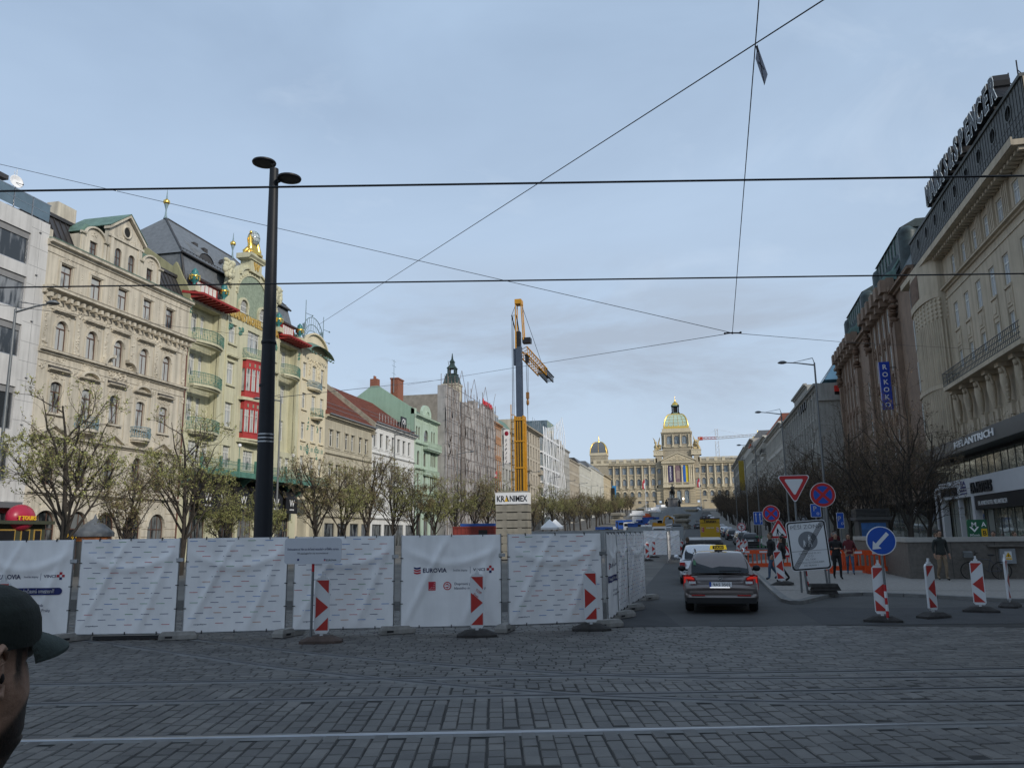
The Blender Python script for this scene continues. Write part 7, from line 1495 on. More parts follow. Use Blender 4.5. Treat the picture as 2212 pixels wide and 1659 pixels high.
def plant(p, x, y, H, label, group):
 s = H / p['h']; loc = (x, y, gz(y)); rz = k.uniform(0, 6.28)
 if p.name in used: o = dup(p, loc, rz, label, s)
 else: used.add(p.name); o = p; o.location = loc; o.rotation_euler = (0, 0, rz); o.scale = (s,) * 3; o['label'] = label
 return o
LT = [(-27.8, 31.8, 9.6, L1, 'leafing tree before the cream house, the leftmost full crown'), (-34.0, 30.6, 6.4, L3, 'leafing tree cut by the left picture edge beside the office building'), (-28, 36.6, 6.6, L2, 'leafing tree with one thick crooked limb, second from the left'), (-28, 41.0, 9.6, L1, 'tall slim leafing tree between the cream house and the hotel'), (-28.5, 46.0, 6.2, L3, 'dense low leafing tree left of the black lamp post'), (-28, 50.2, 6.0, L3, 'dense low leafing tree hidden partly by the black lamp post'),
      (-28, 58.0, 7.8, L2, 'budding tree just right of the black lamp post, before the narrow house'), (-28, 62.5, 7.0, L1, 'budding tree before the beige tiled house'), (-28, 68.0, 8.8, L2, 'tall thin budding tree between the beige and white tiled houses'), (-28, 74.0, 7.6, L1, 'budding tree before the white tiled house'), (-28, 80.5, 8.2, L2, 'budding tree before the mint house, left one'), (-28, 87.0, 7.4, L3, 'low green tree before the mint house'), (-28, 95.0, 7.6, L1, 'budding tree before the left edge of the scaffolding'), (-28, 103.0, 8.4, L2, 'budding tree before the right half of the scaffolding'), (-28, 111, 8.4, L1, 'budding tree close left of the crane counterweights')]
for x, y, H, p, l in LT: plant(p, x, y, H * (1.18 if y > 55 else 1.0), l, GL)
y = 119
while y < 385: plant(k.choice((L1, L2, L2)), -28 + k.uniform(-.5, .5), y, k.uniform(7.5, 11.0), 'small brownish budding tree in the distant left row right of the crane', GL); y += k.uniform(6.5, 11)
RT = [(11.2, 47.5, 11.2, R1, 'big bare brown tree right of the blue theatre sign, nearest on the right'), (11.0, 54.5, 11.8, R2, 'big bare brown tree under the blue theatre sign'), (14.6, 57.5, 10.5, R1, 'bare brown tree close to the brown facade, second row'), (10.6, 61.5, 11.2, R1, 'bare brown tree behind the large no stopping sign'), (10.9, 68.5, 11.6, R2, 'bare brown tree above the white zone board'), (14.4, 66, 10.8, R2, 'bare brown tree in the second row behind the zone board'), (10.7, 76, 11.4, R1, 'bare brown tree behind the yield sign'), (10.9, 83.5, 11.0, R2, 'bare brown tree left of the yield sign')]
for x, y, H, p, l in RT: plant(p, x, y, H, l, GR)
y = 91
while y < 385: plant(k.choice((R1, R2)), 10.8 + k.uniform(-.5, .5), y, k.uniform(10.2, 11.8), 'bare brown tree in the distant right row left of the yield sign', GR); y += k.uniform(6.0, 8.0)
y = 75
while y < 200: plant(k.choice((R1, R2)), 14.6 + k.uniform(-.5, .5), y, k.uniform(10, 11.4), 'bare brown tree in the hidden second row on the right', GR); y += k.uniform(14.0, 19.0)
# ================================================================ cranes
M_cyel = mat('crane yellow', (.52, .25, .015), .5, var=.12, scale=2); M_cblue = mat('crane slate blue', (.055, .075, .11), .45, var=.12, scale=2); M_cw = mat('counterweight concrete', (.27, .25, .205), .9, var=.14, scale=1.5, streak=.25)
def mobile_crane():
 r = thing('mobile_crane', 'yellow and slate blue mobile crane with folded lattice jib', 'crane', (-13.8, 66.0, gz(66))); z0 = gz(66)
 q = MB(); q.box(-.42, -.30, -.5, .5, 1.2, 11.6); q.box(.30, .42, -.5, .5, 1.2, 11.6); q.box(-.30, .30, -.45, .45, 1.2, 11.5); 
 for z in (3, 5, 7.2, 9.4, 11.2): q.box(-.45, .45, -.53, .53, z, z + .12)
 for x in (-.2, 0, .2): q.box(x - .03, x + .03, -.49, -.45, 1.2, 11.4, 1)
 q.box(.44, .5, -.3, .3, 4.5, 11.0); q.box(-.75, -.68, -.3, -.22, 1.2, 12.6); [q.box(-.72, -.42, -.3, -.26, z, z + .05) for z in [1.5 + i * .6 for i in range(18)]]; q.build('outer_mast', [M_cyel, M_dark], r)
 q = MB(); q.box(-.27, .22, -.26, .26, 11.4, 17.6); q.tube((.30, -.2, 9), (.30, -.2, 16.2), .045, .045, 6); q.box(-.45, -.30, -.2, .2, 16.0, 17.4); q.build('inner_mast', M_cblue, r)
 q = MB()
 for y in (-.35, .35):
  q.tube((-.22, y, 17.4), (-.19, y, 21.6), .06, .05, 6); q.tube((.45, y, 18.1), (.27, y, 21.6), .06, .05, 6)
 q.box(-.25, .32, -.45, .45, 21.3, 21.7); q.build('a_frame', M_cyel, r)
 q = MB(); q.path([(-.2, 0, 18.6), (-.62, 0, 20.4), (-.2, 0, 20.4), (.05, 0, 18.7), (-.2, 0, 18.6)], .05, 5); q.box(-.2, .15, -.3, .3, 17.6, 18.9); q.box(.35, 1.05, -.35, .35, 17.85, 18.3); q.build('head_frame', M_sblk, r)
 a, b = Vector((.32, 0, 17.55)), Vector((1.85, 5.0, 15.75)); d = (b - a).normalized(); s = d.cross(Vector((0, 0, 1))).normalized(); u = s.cross(d).normalized(); L = (b - a).length
 for t0, t1, m, nm in ((0, .72, M_cyel, 'jib'), (.66, 1.0, M_sblk, 'jib_tip')):
  q = MB(); A, B = a + d * L * t0, a + d * L * t1; w, h = (.40, .62) if t0 == 0 else (.30, .5); n = 10; C = [(s * w + u * 0), (s * -w + u * 0), (s * w - u * h), (s * -w - u * h)]
  for c in C: q.tube(A + c, B + c, .055, .055, 5)
  for i in range(n):
   p0, p1 = A.lerp(B, i / n), A.lerp(B, (i + 1) / n); q.tube(p0 + C[0], p1 + C[2], .03, .03, 4); q.tube(p0 + C[1], p1 + C[3], .03, .03, 4); q.tube(p0 + C[0], p1 + C[1], .03, .03, 4); q.tube(p0 + C[2], p0 + C[3], .03, .03, 4)
  q.build(nm, m, r)
 q = MB(); 
 for p0, p1 in (((.3, 0, 21.2), (1.4, 3.2, 16.6)), ((.3, 0, 20.6), (.35, 0, 20.6)), ((-.6, 0, 20.4), (-.6, -.3, 2)), ((-.5, 0, 20.4), (-.45, -.3, 2)), ((-.62, 0, 20.4), (-.25, 0, 21.3)), ((.55, .2, 16.4), (.60, .2, 13.6)), ((.72, .2, 16.4), (.68, .2, 13.6)), ((.62, .2, 12.6), (.66, .2, 3.0)), ((.6, 1.6, 17.4), (1.85, 5, 15.9))): q.tube(p0, p1, .022, .022, 4)
 q.box(.50, .78, .05, .35, 16.2, 16.9); q.build('cables', M_wire, r)
 q = MB(); q.box(.52, .76, .08, .32, 13.1, 13.65); q.lathe([(.02, 12.5), (.12, 12.65), (.12, 12.9), (.05, 13.1)], 8, (.64, .2, 0)); q.build('hook_block', mat('hook block', (.25, .12, .03), .5), r)
 q = MB(); q.box(-1.3, 1.3, -3, 3.5, .8, 1.4); [q.box(sx * 2.6 - .15 if sx > 0 else sx * 2.6 - .15, sx * 2.6 + .15, y - .15, y + .15, 0, 1.2) for sx in (-1, 1) for y in (-2.5, 3)]; q.box(-2.7, 2.7, -2.65, -2.35, .9, 1.2); q.box(-2.7, 2.7, 2.85, 3.15, .9, 1.2); q.build('undercarriage', M_cyel, r)
 c = thing('counterweight_stack', 'stack of pale concrete counterweights topped by a white KRANIMEX board', 'counterweights', (-13.28, 60.6, gz(60))); 
 for i in range(7):
  z = .1 + i * .58; q = MB(); pl = [(-1.24, z), (1.24, z), (1.24, z + .5), (.75, z + .5), (.70, z + .555), (.45, z + .555), (.40, z + .5), (-.40, z + .5), (-.45, z + .555), (-.70, z + .555), (-.75, z + .5), (-1.24, z + .5)]; q.prism(pl, -.6, .6); q.box(-.35, .35, -.615, -.6, z + .22, z + .3); q.box(-1.18, 1.18, -.50, .50, z + .5, z + .58, 1); q.build('slab', [M_cw, M_dark], c)  # dark filler between slabs: shade of the gaps put into the colour
 q = MB(); q.box(-1.25, 1.25, -.66, .5, 4.15, 5.0); q.box(-1.15, 1.15, -.5, .5, 5.0, 5.12, 3); text(q, 'KR', T(-.84, -.67, 4.34), .62, .01, 1, .022, 'CENTER', .62); text(q, 'NIMEX', T(.52, -.67, 4.34), .62, .01, 1, .022, 'CENTER', 1.34); q.add([(-.53, -.675, 4.34), (-.29, -.675, 4.34), (-.39, -.675, 4.72)], [(0, 1, 2)], 2); q.add([(-.42, -.676, 4.79), (-.34, -.676, 4.79), (-.18, -.676, 4.34), (-.28, -.676, 4.34)], [(3, 2, 1, 0)], 1); q.build('board', [M_whitep, M_black, mat('logo yellow', (.65, .38, .02), .5), M_cw], c)
mobile_crane()
def tower_crane():
 r = thing('tower_crane', 'distant red and white tower crane behind the museum wing', 'crane', (16.7, 520.0, 14)); M_tr = mat('crane red', (.45, .05, .03), .6); M_tw = mat('crane white', (.6, .6, .6), .6)
 def lat(q, a, b, w, n, rad=.14):
  a, b = Vector(a), Vector(b); d = (b - a).normalized(); s = d.cross(Vector((0, 1, 0))).normalized() * w; t = Vector((0, w, 0)); C = [s + t, s - t, -s - t, -s + t]
  for c in C: q.tube(a + c, b + c, rad, rad, 4)
  for i in range(n):
   p0, p1 = a.lerp(b, i / n), a.lerp(b, (i + 1) / n); q.tube(p0 + C[1], p1 + C[2], rad * .6, rad * .6, 3); q.tube(p0 + C[2], p1 + C[1], rad * .6, rad * .6, 3)
 q = MB(); lat(q, (0, 0, 0), (0, 0, 44), 1.0, 16); lat(q, (0, 0, 46), (0, 0, 51.7), .8, 3); q.build('mast', M_tw, r)
 q = MB(); lat(q, (0, 0, 46), (24, 0, 47.0), .6, 10); q.tube((0, 0, 51.5), (16, 0, 47.5), .06, .06, 3); q.tube((0, 0, 51.5), (-8, 0, 46.5), .06, .06, 3); q.build('jib', M_tw, r)
 q = MB(); lat(q, (-11, 0, 46), (0, 0, 46), .6, 5); q.box(-11.6, -8.6, -1, 1, 45, 47); q.build('counter_jib', M_tr, r)
tower_crane()

# ================================================================ vehicles
M_tyre = mat('tyre rubber', (.012, .012, .013), .85); M_rim = mat('alloy rim', (.30, .31, .32), .35, .9); M_cglass = mat('car glass', (.010, .014, .018), .06, spec=.45, var=.3, scale=.8); M_trim = mat('black trim', (.012, .012, .013), .6)
M_tail = mat('red tail lamp', (.38, .012, .012), .2, spec=.6); M_taill = mat('lit tail lamp', (.60, .03, .02), .3, emit=.30, var=0); M_chrome = mat('chrome', (.6, .6, .62), .15, 1.0)
def paint(name, c): return mat(name, c, .28, .35, var=.05, scale=1, coat=.7)
def car(name, label, x, y, rz, body, L=4.75, H=1.50, wagon=True, group=None, taxi=False, white=False, far=False):
 r = thing(name, label, 'car', (x, y, gz(y) + .012), rz, group); b = MB(); hw = .905
 def ring(yy, w, z0, z1, tumble=.95): 
  c = .07; return [(-w + c, yy, z0), (-w, yy, z0 + c), (-w * 1.0, yy, z0 + (z1 - z0) * .55), (-w * .985, yy, z1 - .10), (-w * tumble, yy, z1), (0, yy, z1 + .012), (w * tumble, yy, z1), (w * .985, yy, z1 - .10), (w, yy, z0 + (z1 - z0) * .55), (w, yy, z0 + c), (w - c, yy, z0), (0, yy, z0)]
 zb = .94
 st = [(0.03, .80, .44, .56), (.0, .86, .40, .62), (.015, .885, .36, .70), (.07, .895, .33, .72), (.10, .895, .31, zb - .02), (.35, hw, .25, zb), (1.2, hw, .22, zb), (2.6, hw, .22, zb - .01), (3.3, hw * .995, .23, zb - .04), (3.9, .89, .25, .86), (4.4, .85, .28, .76), (4.65, .76, .34, .64), (L, .62, .40, .54)]
 b.loft([ring(*s_) for s_ in st][::-1], 0, True)
 tw = .60
 gh = [(.13, .82, .80, zb - .01, zb + .02), (.30, .815, .73, zb - .01, 1.22), (.52, .81, tw + .03, zb - .01, H - .045), (.9, .81, tw + .02, zb - .01, H - .01), (1.7, .81, tw + .02, zb - .01, H), (2.5, .81, tw, zb - .01, H - .03), (2.95, .81, .62, zb - .02, H - .14), (3.65, .79, .74, zb - .06, zb - .02)]
 if not wagon: gh[1] = (.45, .815, .74, zb - .01, 1.12); gh[2] = (.95, .81, tw + .05, zb - .01, H - .07); gh[3] = (1.3, .81, tw + .02, zb - .01, H - .01)
 rg = [[(-wb, yy, z0), (-(wb + wt) / 2 - .01, yy, (z0 + z1) / 2), (-wt - .0, yy, z1 - .03), (-wt + .10, yy, z1), (0, yy, z1 + .018), (wt - .10, yy, z1), (wt, yy, z1 - .03), ((wb + wt) / 2 + .01, yy, (z0 + z1) / 2), (wb, yy, z0)] for yy, wb, wt, z0, z1 in gh]
 b.loft(rg[::-1], 0, True, False); b.build('body', body, r)
 q = MB()                                                         # glazing a hair proud of the shell
 def lerp(a, c, t): return tuple(a[i] + (c[i] - a[i]) * t for i in range(3))
 i0, i1 = 0, 2; y0_, y1_ = gh[0][0] - .02, gh[2][0] - .03; zt = gh[2][4] - .06; zm = 1.21 if wagon else 1.10; ym = gh[1][0] - .035
 R0 = [(-.70, y0_ + .015, zb + .05), (-.69, ym, zm), (-.60, y1_ + .0, zt), (0, y1_ - .02, zt + .02), (.60, y1_, zt), (.69, ym, zm), (.70, y0_ + .015, zb + .05), (0, y0_ - .005, zb + .05)]
 q.add(R0, [(0, 7, 3, 2, 1), (7, 6, 5, 4, 3)])
 for s in (-1, 1):
  for ya, yb in ((.75, 1.45), (1.55, 2.35), (2.42, 3.15)):
   def sw(yy, t): 
    for A, B in zip(gh, gh[1:]):
     if A[0] <= yy <= B[0]: u_ = (yy - A[0]) / (B[0] - A[0]); wb, wt, z0, z1 = [A[j] + (B[j] - A[j]) * u_ for j in (1, 2, 3, 4)]; return (s * (wb + (wt - wb) * t + .022), yy, z0 + (z1 - .05 - z0) * t)
    return (s * .8, yy, zb)
   P_ = [sw(ya + (.10 if ya < 1 else 0), .12), sw(yb, .12), sw(yb - (.32 if yb > 3 else 0), .86), sw(ya + (.2 if ya < 1 else .0), .86)]; q.poly(P_[::s], 0)
 q.build('windows', M_cglass, r)
 for sx in (-1, 1):
  for yy in (.95, 3.75):
   w = MB().at(T(sx * .80, yy, .33) @ Matrix.Rotation(R(90), 4, 'Y')); w.lathe([(.20, -.105), (.30, -.105), (.325, -.07), (.33, 0), (.325, .07), (.30, .105), (.20, .105)], 20); wo_ = w.build('wheel', M_tyre, r)
   if not far: w = MB().at(T(sx * .80, yy, .33) @ Matrix.Rotation(R(90), 4, 'Y')); w.lathe([(.01, sx * .085), (.06, sx * .09), (.20, sx * .10), (.205, sx * .06)], 16); w.build('rim', M_rim, wo_)
 q = MB()
 for s in (-1, 1): q.box(s * .70 - .10 * (1 if s < 0 else -1) * 0 - (.19 if s < 0 else .0), s * .70 + (.0 if s < 0 else .19), -.005 if not taxi else .0, .13, .64, .86)
 if not taxi: q.build('tail_lamp', M_tail, r)
 q = MB(); q.box(-.26, .26, -.012, .10, .66, .78); q.build('number_plate', M_whitep, r) if not taxi else None
 q = MB(); q.box(-.84, .84, -.012, .25, .26, .40); q.box(-.6, .6, .3, 4, .18, .26); q.build('lower_bumper', M_trim, r)
 for s in (-1, 1):
  q = MB(); q.ball((s * 1.02, 2.75, 1.0), .11, .07, .085, 10, 6); q.tube((s * .86, 2.8, .95), (s * .98, 2.78, .96), .025, .025, 5); q.build('mirror', body if not taxi else M_trim, r)
 return r
taxi = car('taxi', 'brown grey estate taxi with lit red tail lamps and a yellow roof sign', .57, 21.35, R(-1.0), paint('brown grey metallic paint', (.19, .162, .152)), taxi=True, L=4.75, H=1.50)
def taxi_details(r):
 for s in (-1, 1):
  q = MB(); q.loft([[(s * .62, -.0, .88), (s * .64, .02, .62), (s * .90, .10, .56), (s * .917, .16, .72), (s * .908, .16, .93), (s * .80, .055, .96)][::s], [(s * .62, .12, .88), (s * .64, .12, .62), (s * .88, .2, .56), (s * .89, .2, .72), (s * .88, .2, .93), (s * .80, .2, .96)][::s]], 0, False); l = q.build('tail_lamp', M_tail, r)
  q = MB(); a = [(.885, .90), (.70, .905), (.64, .86), (.64, .83), (.70, .84), (.85, .85), (.85, .68), (.66, .655), (.66, .62), (.885, .625)]; q.add([(s * x, -.006 + max(0, (x - .62)) * .36, z) for x, z in a], [tuple(range(10))[::s]]); q.build('lit_strip', M_taill, l)
  q = MB(); q.box(s * .66 - .06 + (0 if s > 0 else -.05), s * .66 + .06 + (.05 if s > 0 else 0), -.004, .02, .73, .79); q.build('reversing_lamp', M_refw, l)
  q = MB(); q.path([(s * .63, .62, 1.475), (s * .64, .75, 1.545), (s * .64, 1.6, 1.56), (s * .62, 2.5, 1.52), (s * .62, 2.6, 1.46)], .02, 6); q.build('roof_rail', M_chrome, r)
  q = MB(); q.box(s * .55 - .16, s * .55 + .16, -.006, .05, .44, .47); q.build('rear_reflector', M_tail, r)
 q = MB(); q.box(-.27, .27, -.014, .0, .655, .775); q.box(-.272, -.225, -.0155, -.0139, .655, .775, 1); text(q, '9AS 3502', T(.03, -.016, .678), .10, .001, 2, .006, 'CENTER', .42); q.box(-.26, .22, -.03, .0, .635, .652, 3); q.build('number_plate', [M_whitep, M_sblue, M_sblk, mat('plate lamp glow', (.8, .82, .85), .5, emit=.7, var=0)], r)
 q = MB(); q.box(-.60, .60, .0, .04, .80, .815); q.box(-.60, .60, .01, .05, .60, .61); q.box(-.56, .56, .03, .055, .895, .915); q.build('tailgate_seams', M_trim, r)
 q = MB(); ring(q, (0, .865), .042, .055, .035, 0, 20); fdisc(q, (0, .865), .042, .037, 1, 20); q.poly([(-.03, .033, .85), (.03, .033, .86), (.005, .033, .895), (-.02, .033, .88)], 0); q.poly([(-.03, .033, .845), (.025, .033, .845), (-.005, .033, .86)], 0); q.build('emblem', [M_chrome, M_sblk], r)
 q = MB(); q.box(-.02, .42, .095, .105, 1.03, 1.05); q.path([(.05, .07, 1.035), (.3, .085, 1.045), (.52, .10, 1.04)], .012, 5); q.build('rear_wiper', M_trim, r)
 q = MB(); q.prism([(-.22, 1.55), (.22, 1.55), (.20, 1.66), (-.20, 1.66)], .95, 1.10); q.box(-.10, .10, .9, 1.15, 1.5, 1.55, 1); q.box(-.14, .14, .945, .952, 1.565, 1.648, 1); text(q, 'TAXI', T(0, .943, 1.58), .065, .002, 0, .006, 'CENTER', .22); q.build('roof_sign', [mat('lit taxi yellow', (.75, .52, .02), .4, emit=.25, var=0), M_sblk], r)
 q = MB(); q.add([(-.03, .62, 1.47), (.03, .62, 1.47), (.03, .8, 1.49), (-.03, .8, 1.49), (0, .66, 1.56)], [(0, 1, 4), (1, 2, 4), (2, 3, 4), (3, 0, 4)]); q.build('antenna_fin', M_trim, r)
 q = MB(); q.box(-.64, -.58, .22, .225, 1.18, 1.30); q.build('green_sticker', mat('green sticker', (.12, .28, .16), .5), r)
taxi_details(taxi)
PW, PB, PG, PR, PN = paint('white car paint', (.62, .63, .65)), paint('black car paint', (.012, .013, .015)), paint('silver car paint', (.30, .31, .32)), paint('red car paint', (.22, .02, .02)), paint('navy car paint', (.02, .03, .07))
car('hatchback', 'white hatchback ahead of the taxi, partly hidden on its left', .28, 32.6, R(1), PW, H=1.50)
def van():
 r = thing('van', 'dark van with white roof and open rear ahead of the white hatchback', 'van', (.45, 41.5, gz(41.5) + .01)); b = MB()
 sec = lambda y, w, z0, z1: [(-w, y, z0), (-w, y, z1 - .12), (-w + .12, y, z1), (w - .12, y, z1), (w, y, z1 - .12), (w, y, z0)]
 b.loft([sec(0, .86, .35, 1.55), sec(.05, .9, .3, 1.60), sec(3.2, .9, .3, 1.6), sec(4.2, .88, .3, 1.05), sec(4.9, .8, .35, .9)][::-1], 0, False); b.build('body', PB, r)
 q = MB(); q.loft([[(-.82, y, 1.60), (-.76, y, 1.72), (.76, y, 1.72), (.82, y, 1.60)] for y in (3.1, .02)], 0, False); q.build('roof', PW, r)
 q = MB(); q.box(-.7, -.05, -.02, .0, 1.05, 1.5); q.box(.05, .7, -.02, 0, 1.05, 1.5); q.build('rear_window', M_cglass, r)
 for sx in (-1, 1):
  for yy in (.8, 3.9): w = MB().at(T(sx * .80, yy, .33) @ Matrix.Rotation(R(90), 4, 'Y')); w.lathe([(.2, -.1), (.32, -.09), (.33, 0), (.32, .09), (.2, .1)], 16); w.build('wheel', M_tyre, r)
  q = MB(); q.box(sx * .83 - .05, sx * .83 + .05, -.02, .02, .8, 1.1); q.build('tail_lamp', M_tail, r)
van()
def truck():
 Y = 93; r = thing('box_truck', 'yellow box truck seen from behind with striped corner panels and Takstav lettering', 'truck', (1.72, Y, gz(Y) + .01)); My = mat('truck yellow', (.50, .30, .012), .5, var=.06)
 q = MB(); q.box(-1.05, 1.05, 0, 5.5, .95, 3.05); q.box(-1.08, 1.08, -.05, 0, 3.0, 3.1, 1); q.box(-1.06, 1.06, -.03, 0, .85, .95, 1); q.box(-1.05, 1.05, -.02, -.0, 2.58, 2.62, 1); text(q, 'Takstav', T(0, -.03, 2.66), .42, .02, 1, .02, 'CENTER', 1.4); text(q, 'express', T(0, -.03, 2.0), .25, .02, 2, .0, 'CENTER', .8); q.build('cargo_box', [My, M_trim, M_whitep], r)
 q = MB()
 for s in (-1, 1):
  q.box(s * .8 - .14, s * .8 + .14, -.03, 0, 1.6, 2.1)
  for i in range(3): z = 1.62 + i * .16; q.poly([(s * .8 - .14, -.034, z), (s * .8 + .14, -.034, z + (.1 if s > 0 else -.0) - (.1 if s < 0 else 0) * 0), (s * .8 + .14, -.034, z + .16), (s * .8 - .14, -.034, z + .08)], 1)
 q.build('warning_panel', [M_refw, M_refr], r)
 q = MB(); q.box(-1.0, 1.0, 5.6, 7.2, .5, 2.3); q.build('cab', My, r); q = MB(); q.box(-.9, .9, .1, 5.6, .5, .95); q.build('chassis', M_trim, r)
 for sx in (-1, 1):
  for yy in (1.2, 6.2): w = MB().at(T(sx * .85, yy, .42) @ Matrix.Rotation(R(90), 4, 'Y')); w.lathe([(.2, -.14), (.4, -.13), (.42, 0), (.4, .13), (.2, .14)], 16); w.build('wheel', M_tyre, r)
truck()
k = random.Random(9); protos = {}
for i in range(26):
 y = 88 + i * 8.6 + k.uniform(-1, 1); x = 5.7 + k.uniform(-.3, .3); col = k.choice((PW, PB, PB, PG, PG, PR, PN, PB)); rz = R(k.uniform(-4, 4)); lab = '%s parked car in the long row on the right side of the road' % {PW: 'white', PB: 'black', PG: 'silver', PR: 'dark red', PN: 'navy blue'}[col]
 if col in protos: dup(protos[col], (x, y, gz(y) + .012), rz, lab)
 else: protos[col] = car('parked_car', lab, x, y, rz, col, wagon=i % 2 == 0, group='cars parked along the right kerb', far=True)
for i, (x, y, c, l) in enumerate(((.9, 205, PB, 'black car driving far up the road'), (3.6, 300, PB, 'tiny black car near the monument'), (-1.0, 250, PG, 'silver car far up the road beside the site'))): o = dup(protos[c], (x, y, gz(y) + .012), 0, l); o.name = 'distant_car'; del o['group']
# ================================================================ building site behind the fence
def excavator(x, y, rz, label):
 r = thing('excavator', label, 'excavator', (x, y, gz(y)), rz); q = MB(); q.box(-1.5, 1.9, -1.2, 1.2, 1.05, 2.0); q.box(-1.7, -.6, -1.15, 1.15, 1.1, 2.25); q.build('upper_body', M_cyel, r)
 q = MB(); q.box(-.3, 1.0, -1.1, -.1, 2.0, 2.95, 0); q.box(-.35, 1.05, -1.15, -.05, 2.9, 3.02, 1); q.build('cab', [M_cglass, M_whitep], r)
 q = MB(); [q.lathe([(.1, -.2), (.5, -.2), (.55, 0), (.5, .2), (.1, .2)], 14, (0, 0, 0)) for _ in ()]; q.box(-1.6, 1.6, -1.2, -.7, 0, .8); q.box(-1.6, 1.6, .7, 1.2, 0, .8); q.box(-1, 1, -.7, .7, .5, 1.05); q.build('undercarriage', M_trim, r)
 q = MB(); q.path([(1.5, .3, 1.8), (2.0, .3, 3.8), (3.0, .3, 4.1)], [.28, .3, .22], 6); q.path([(2.8, .3, 4.2), (4.3, .3, 3.4), (4.6, .3, 1.9)], [.25, .24, .14], 6); q.build('boom', M_cyel, r)
 q = MB(); q.prism([(4.2, 1.9), (4.4, .8), (5.0, .7), (5.1, 1.7)], -.3, .9); q.build('bucket', M_trim, r); q = MB(); q.ball((-.2, .5, 2.2), .15); q.build('beacon', mat('orange beacon', (.6, .2, .02), .4), r); r.scale = (.8, .8, .8)
ex_ = excavator(-8.3, 200, R(8), 'yellow excavator with raised arm in the building site before the monument')
M_cblu = mat('site blue', (.02, .08, .32), .5, var=.2); M_cred = mat('container red', (.22, .04, .03), .7, var=.2)
def cont(x, y, L, W, H, m, label, name='site_container', rz=0, top=None):
 r = thing(name, label, 'container', (x, y, gz(y)), rz, None); q = MB(); q.box(-L / 2, L / 2, -W / 2, W / 2, .1, H); n = int(L / .35)
 for i in range(n): xx = -L / 2 + .1 + i * L / n; q.box(xx, xx + .12, -W / 2 - .03, W / 2 + .03, .2, H - .12)
 q.box(-L / 2, L / 2, -W / 2 - .05, W / 2 + .05, H - .12, H + .02); q.box(-L / 2, L / 2, -W / 2 - .05, W / 2 + .05, .1, .2); q.build('shell', m, r)
 q = MB(); q.box(L * .1, L * .3, -W / 2 - .055, -W / 2 - .04, .3, H - .3); q.build('door', M_trim, r)
 if top: q = MB(); q.box(-L * .32, L / 2, -W / 2, W / 2, H + .03, H + .25); q.build('tarpaulin', top, r)
cont(-18.6, 70, 3.9, 2.2, 2.55, M_cred, 'dark red container with a blue tarpaulin left of the counterweights', top=M_cblu)
cont(-12.0, 238, 4.6, 2.4, 2.5, M_cblu, 'blue site container in the far building site', rz=R(10)); cont(-16, 150, 3, 2, 1.8, M_cblu, 'blue site skip nearest the crane', 'site_skip'); cont(-11.5, 170, 3.4, 2.2, 2.2, M_cblu, 'blue site cabin left of the excavator'); cont(-3.5, 290, 5, 2.4, 2.5, M_whitep, 'white site cabin far ahead under the monument'); cont(-15.5, 300, 5, 2.4, 2.4, mat('site orange', (.5, .1, .03), .6), 'orange site cabin far left of the monument'); cont(-13, 128, 3.2, 2, 1.5, M_whitep, 'pale stack of site material boards right of the crane', 'material_stack')
def tent(x, y, w, label):
 r = thing('market_tent', label, 'tent', (x, y, gz(y)), k.uniform(-.2, .2)); q = MB(); q.add([(-w, -w, 2.2), (w, -w, 2.2), (w, w, 2.2), (-w, w, 2.2), (0, 0, 3.4)], [(0, 1, 4), (1, 2, 4), (2, 3, 4), (3, 0, 4)]); q.add([(-w, -w, 2.2), (w, -w, 2.2), (w, -w, 1.9), (-w, -w, 1.9), (w, w, 2.2), (w, w, 1.9)], [(0, 3, 2, 1), (1, 2, 5, 4)]); q.build('roof', M_whitep, r); [(lambda q: (q.tube((sx * w, sy * w, 0), (sx * w, sy * w, 2.2), .04, .04, 5), q.build('tent_pole', M_steel, r)))(MB()) for sx in (-1, 1) for sy in (-1, 1)]
for x, y, l in ((-20.5, 118, 'white peaked tent under the far left trees, nearest'), (-21, 126, 'white peaked tent under the far left trees, second'), (-17.0, 330, 'white peaked tent near the museum stairs, left'), (2.0, 345, 'white peaked tent near the museum stairs, right of the monument')): tent(x, y, 1.25, l)
def van_far(x, y, m, label):
 r = thing('site_van', label, 'van', (x, y, gz(y)), R(k.uniform(-20, 20))); q = MB(); q.loft([[(-.95, yy, z0), (-.92, yy, z1 - .1), (-.8, yy, z1), (.8, yy, z1), (.92, yy, z1 - .1), (.95, yy, z0)] for yy, z0, z1 in ((5, .4, 1.0), (4.2, .35, 1.25), (3.5, .35, 2.1), (0, .35, 2.2))], 0, False); q.build('body', m, r)
 q = MB(); q.box(-.75, .75, -.02, 0, 1.3, 1.9); q.build('rear_window', M_cglass, r)
 for sx in (-1, 1):
  for yy in (.9, 4.0): w = MB().at(T(sx * .85, yy, .35) @ Matrix.Rotation(R(90), 4, 'Y')); w.lathe([(.2, -.1), (.34, -.09), (.35, 0), (.34, .09), (.2, .1)], 12); w.build('wheel', M_tyre, r)
for x, y, m, l in ((-14.5, 185, M_whitep, 'white site van left of the excavator'), (-17, 200, M_cblu, 'blue site van behind the white site van'), (-19, 215, M_cblu, 'blue site van farthest left in the site'), (-4.5, 110, M_whitep, 'white van roof above the distant banner'), (-3.0, 150, PG, 'silver pickup van right of the excavator'), (-7, 262, M_whitep, 'white van far behind the excavator'), (-13, 262, PR, 'dark red van far behind the blue container')): van_far(x, y, m, l)
M_sfence = mat('grey site hoarding', (.30, .32, .33), .6, var=.12, scale=.5)
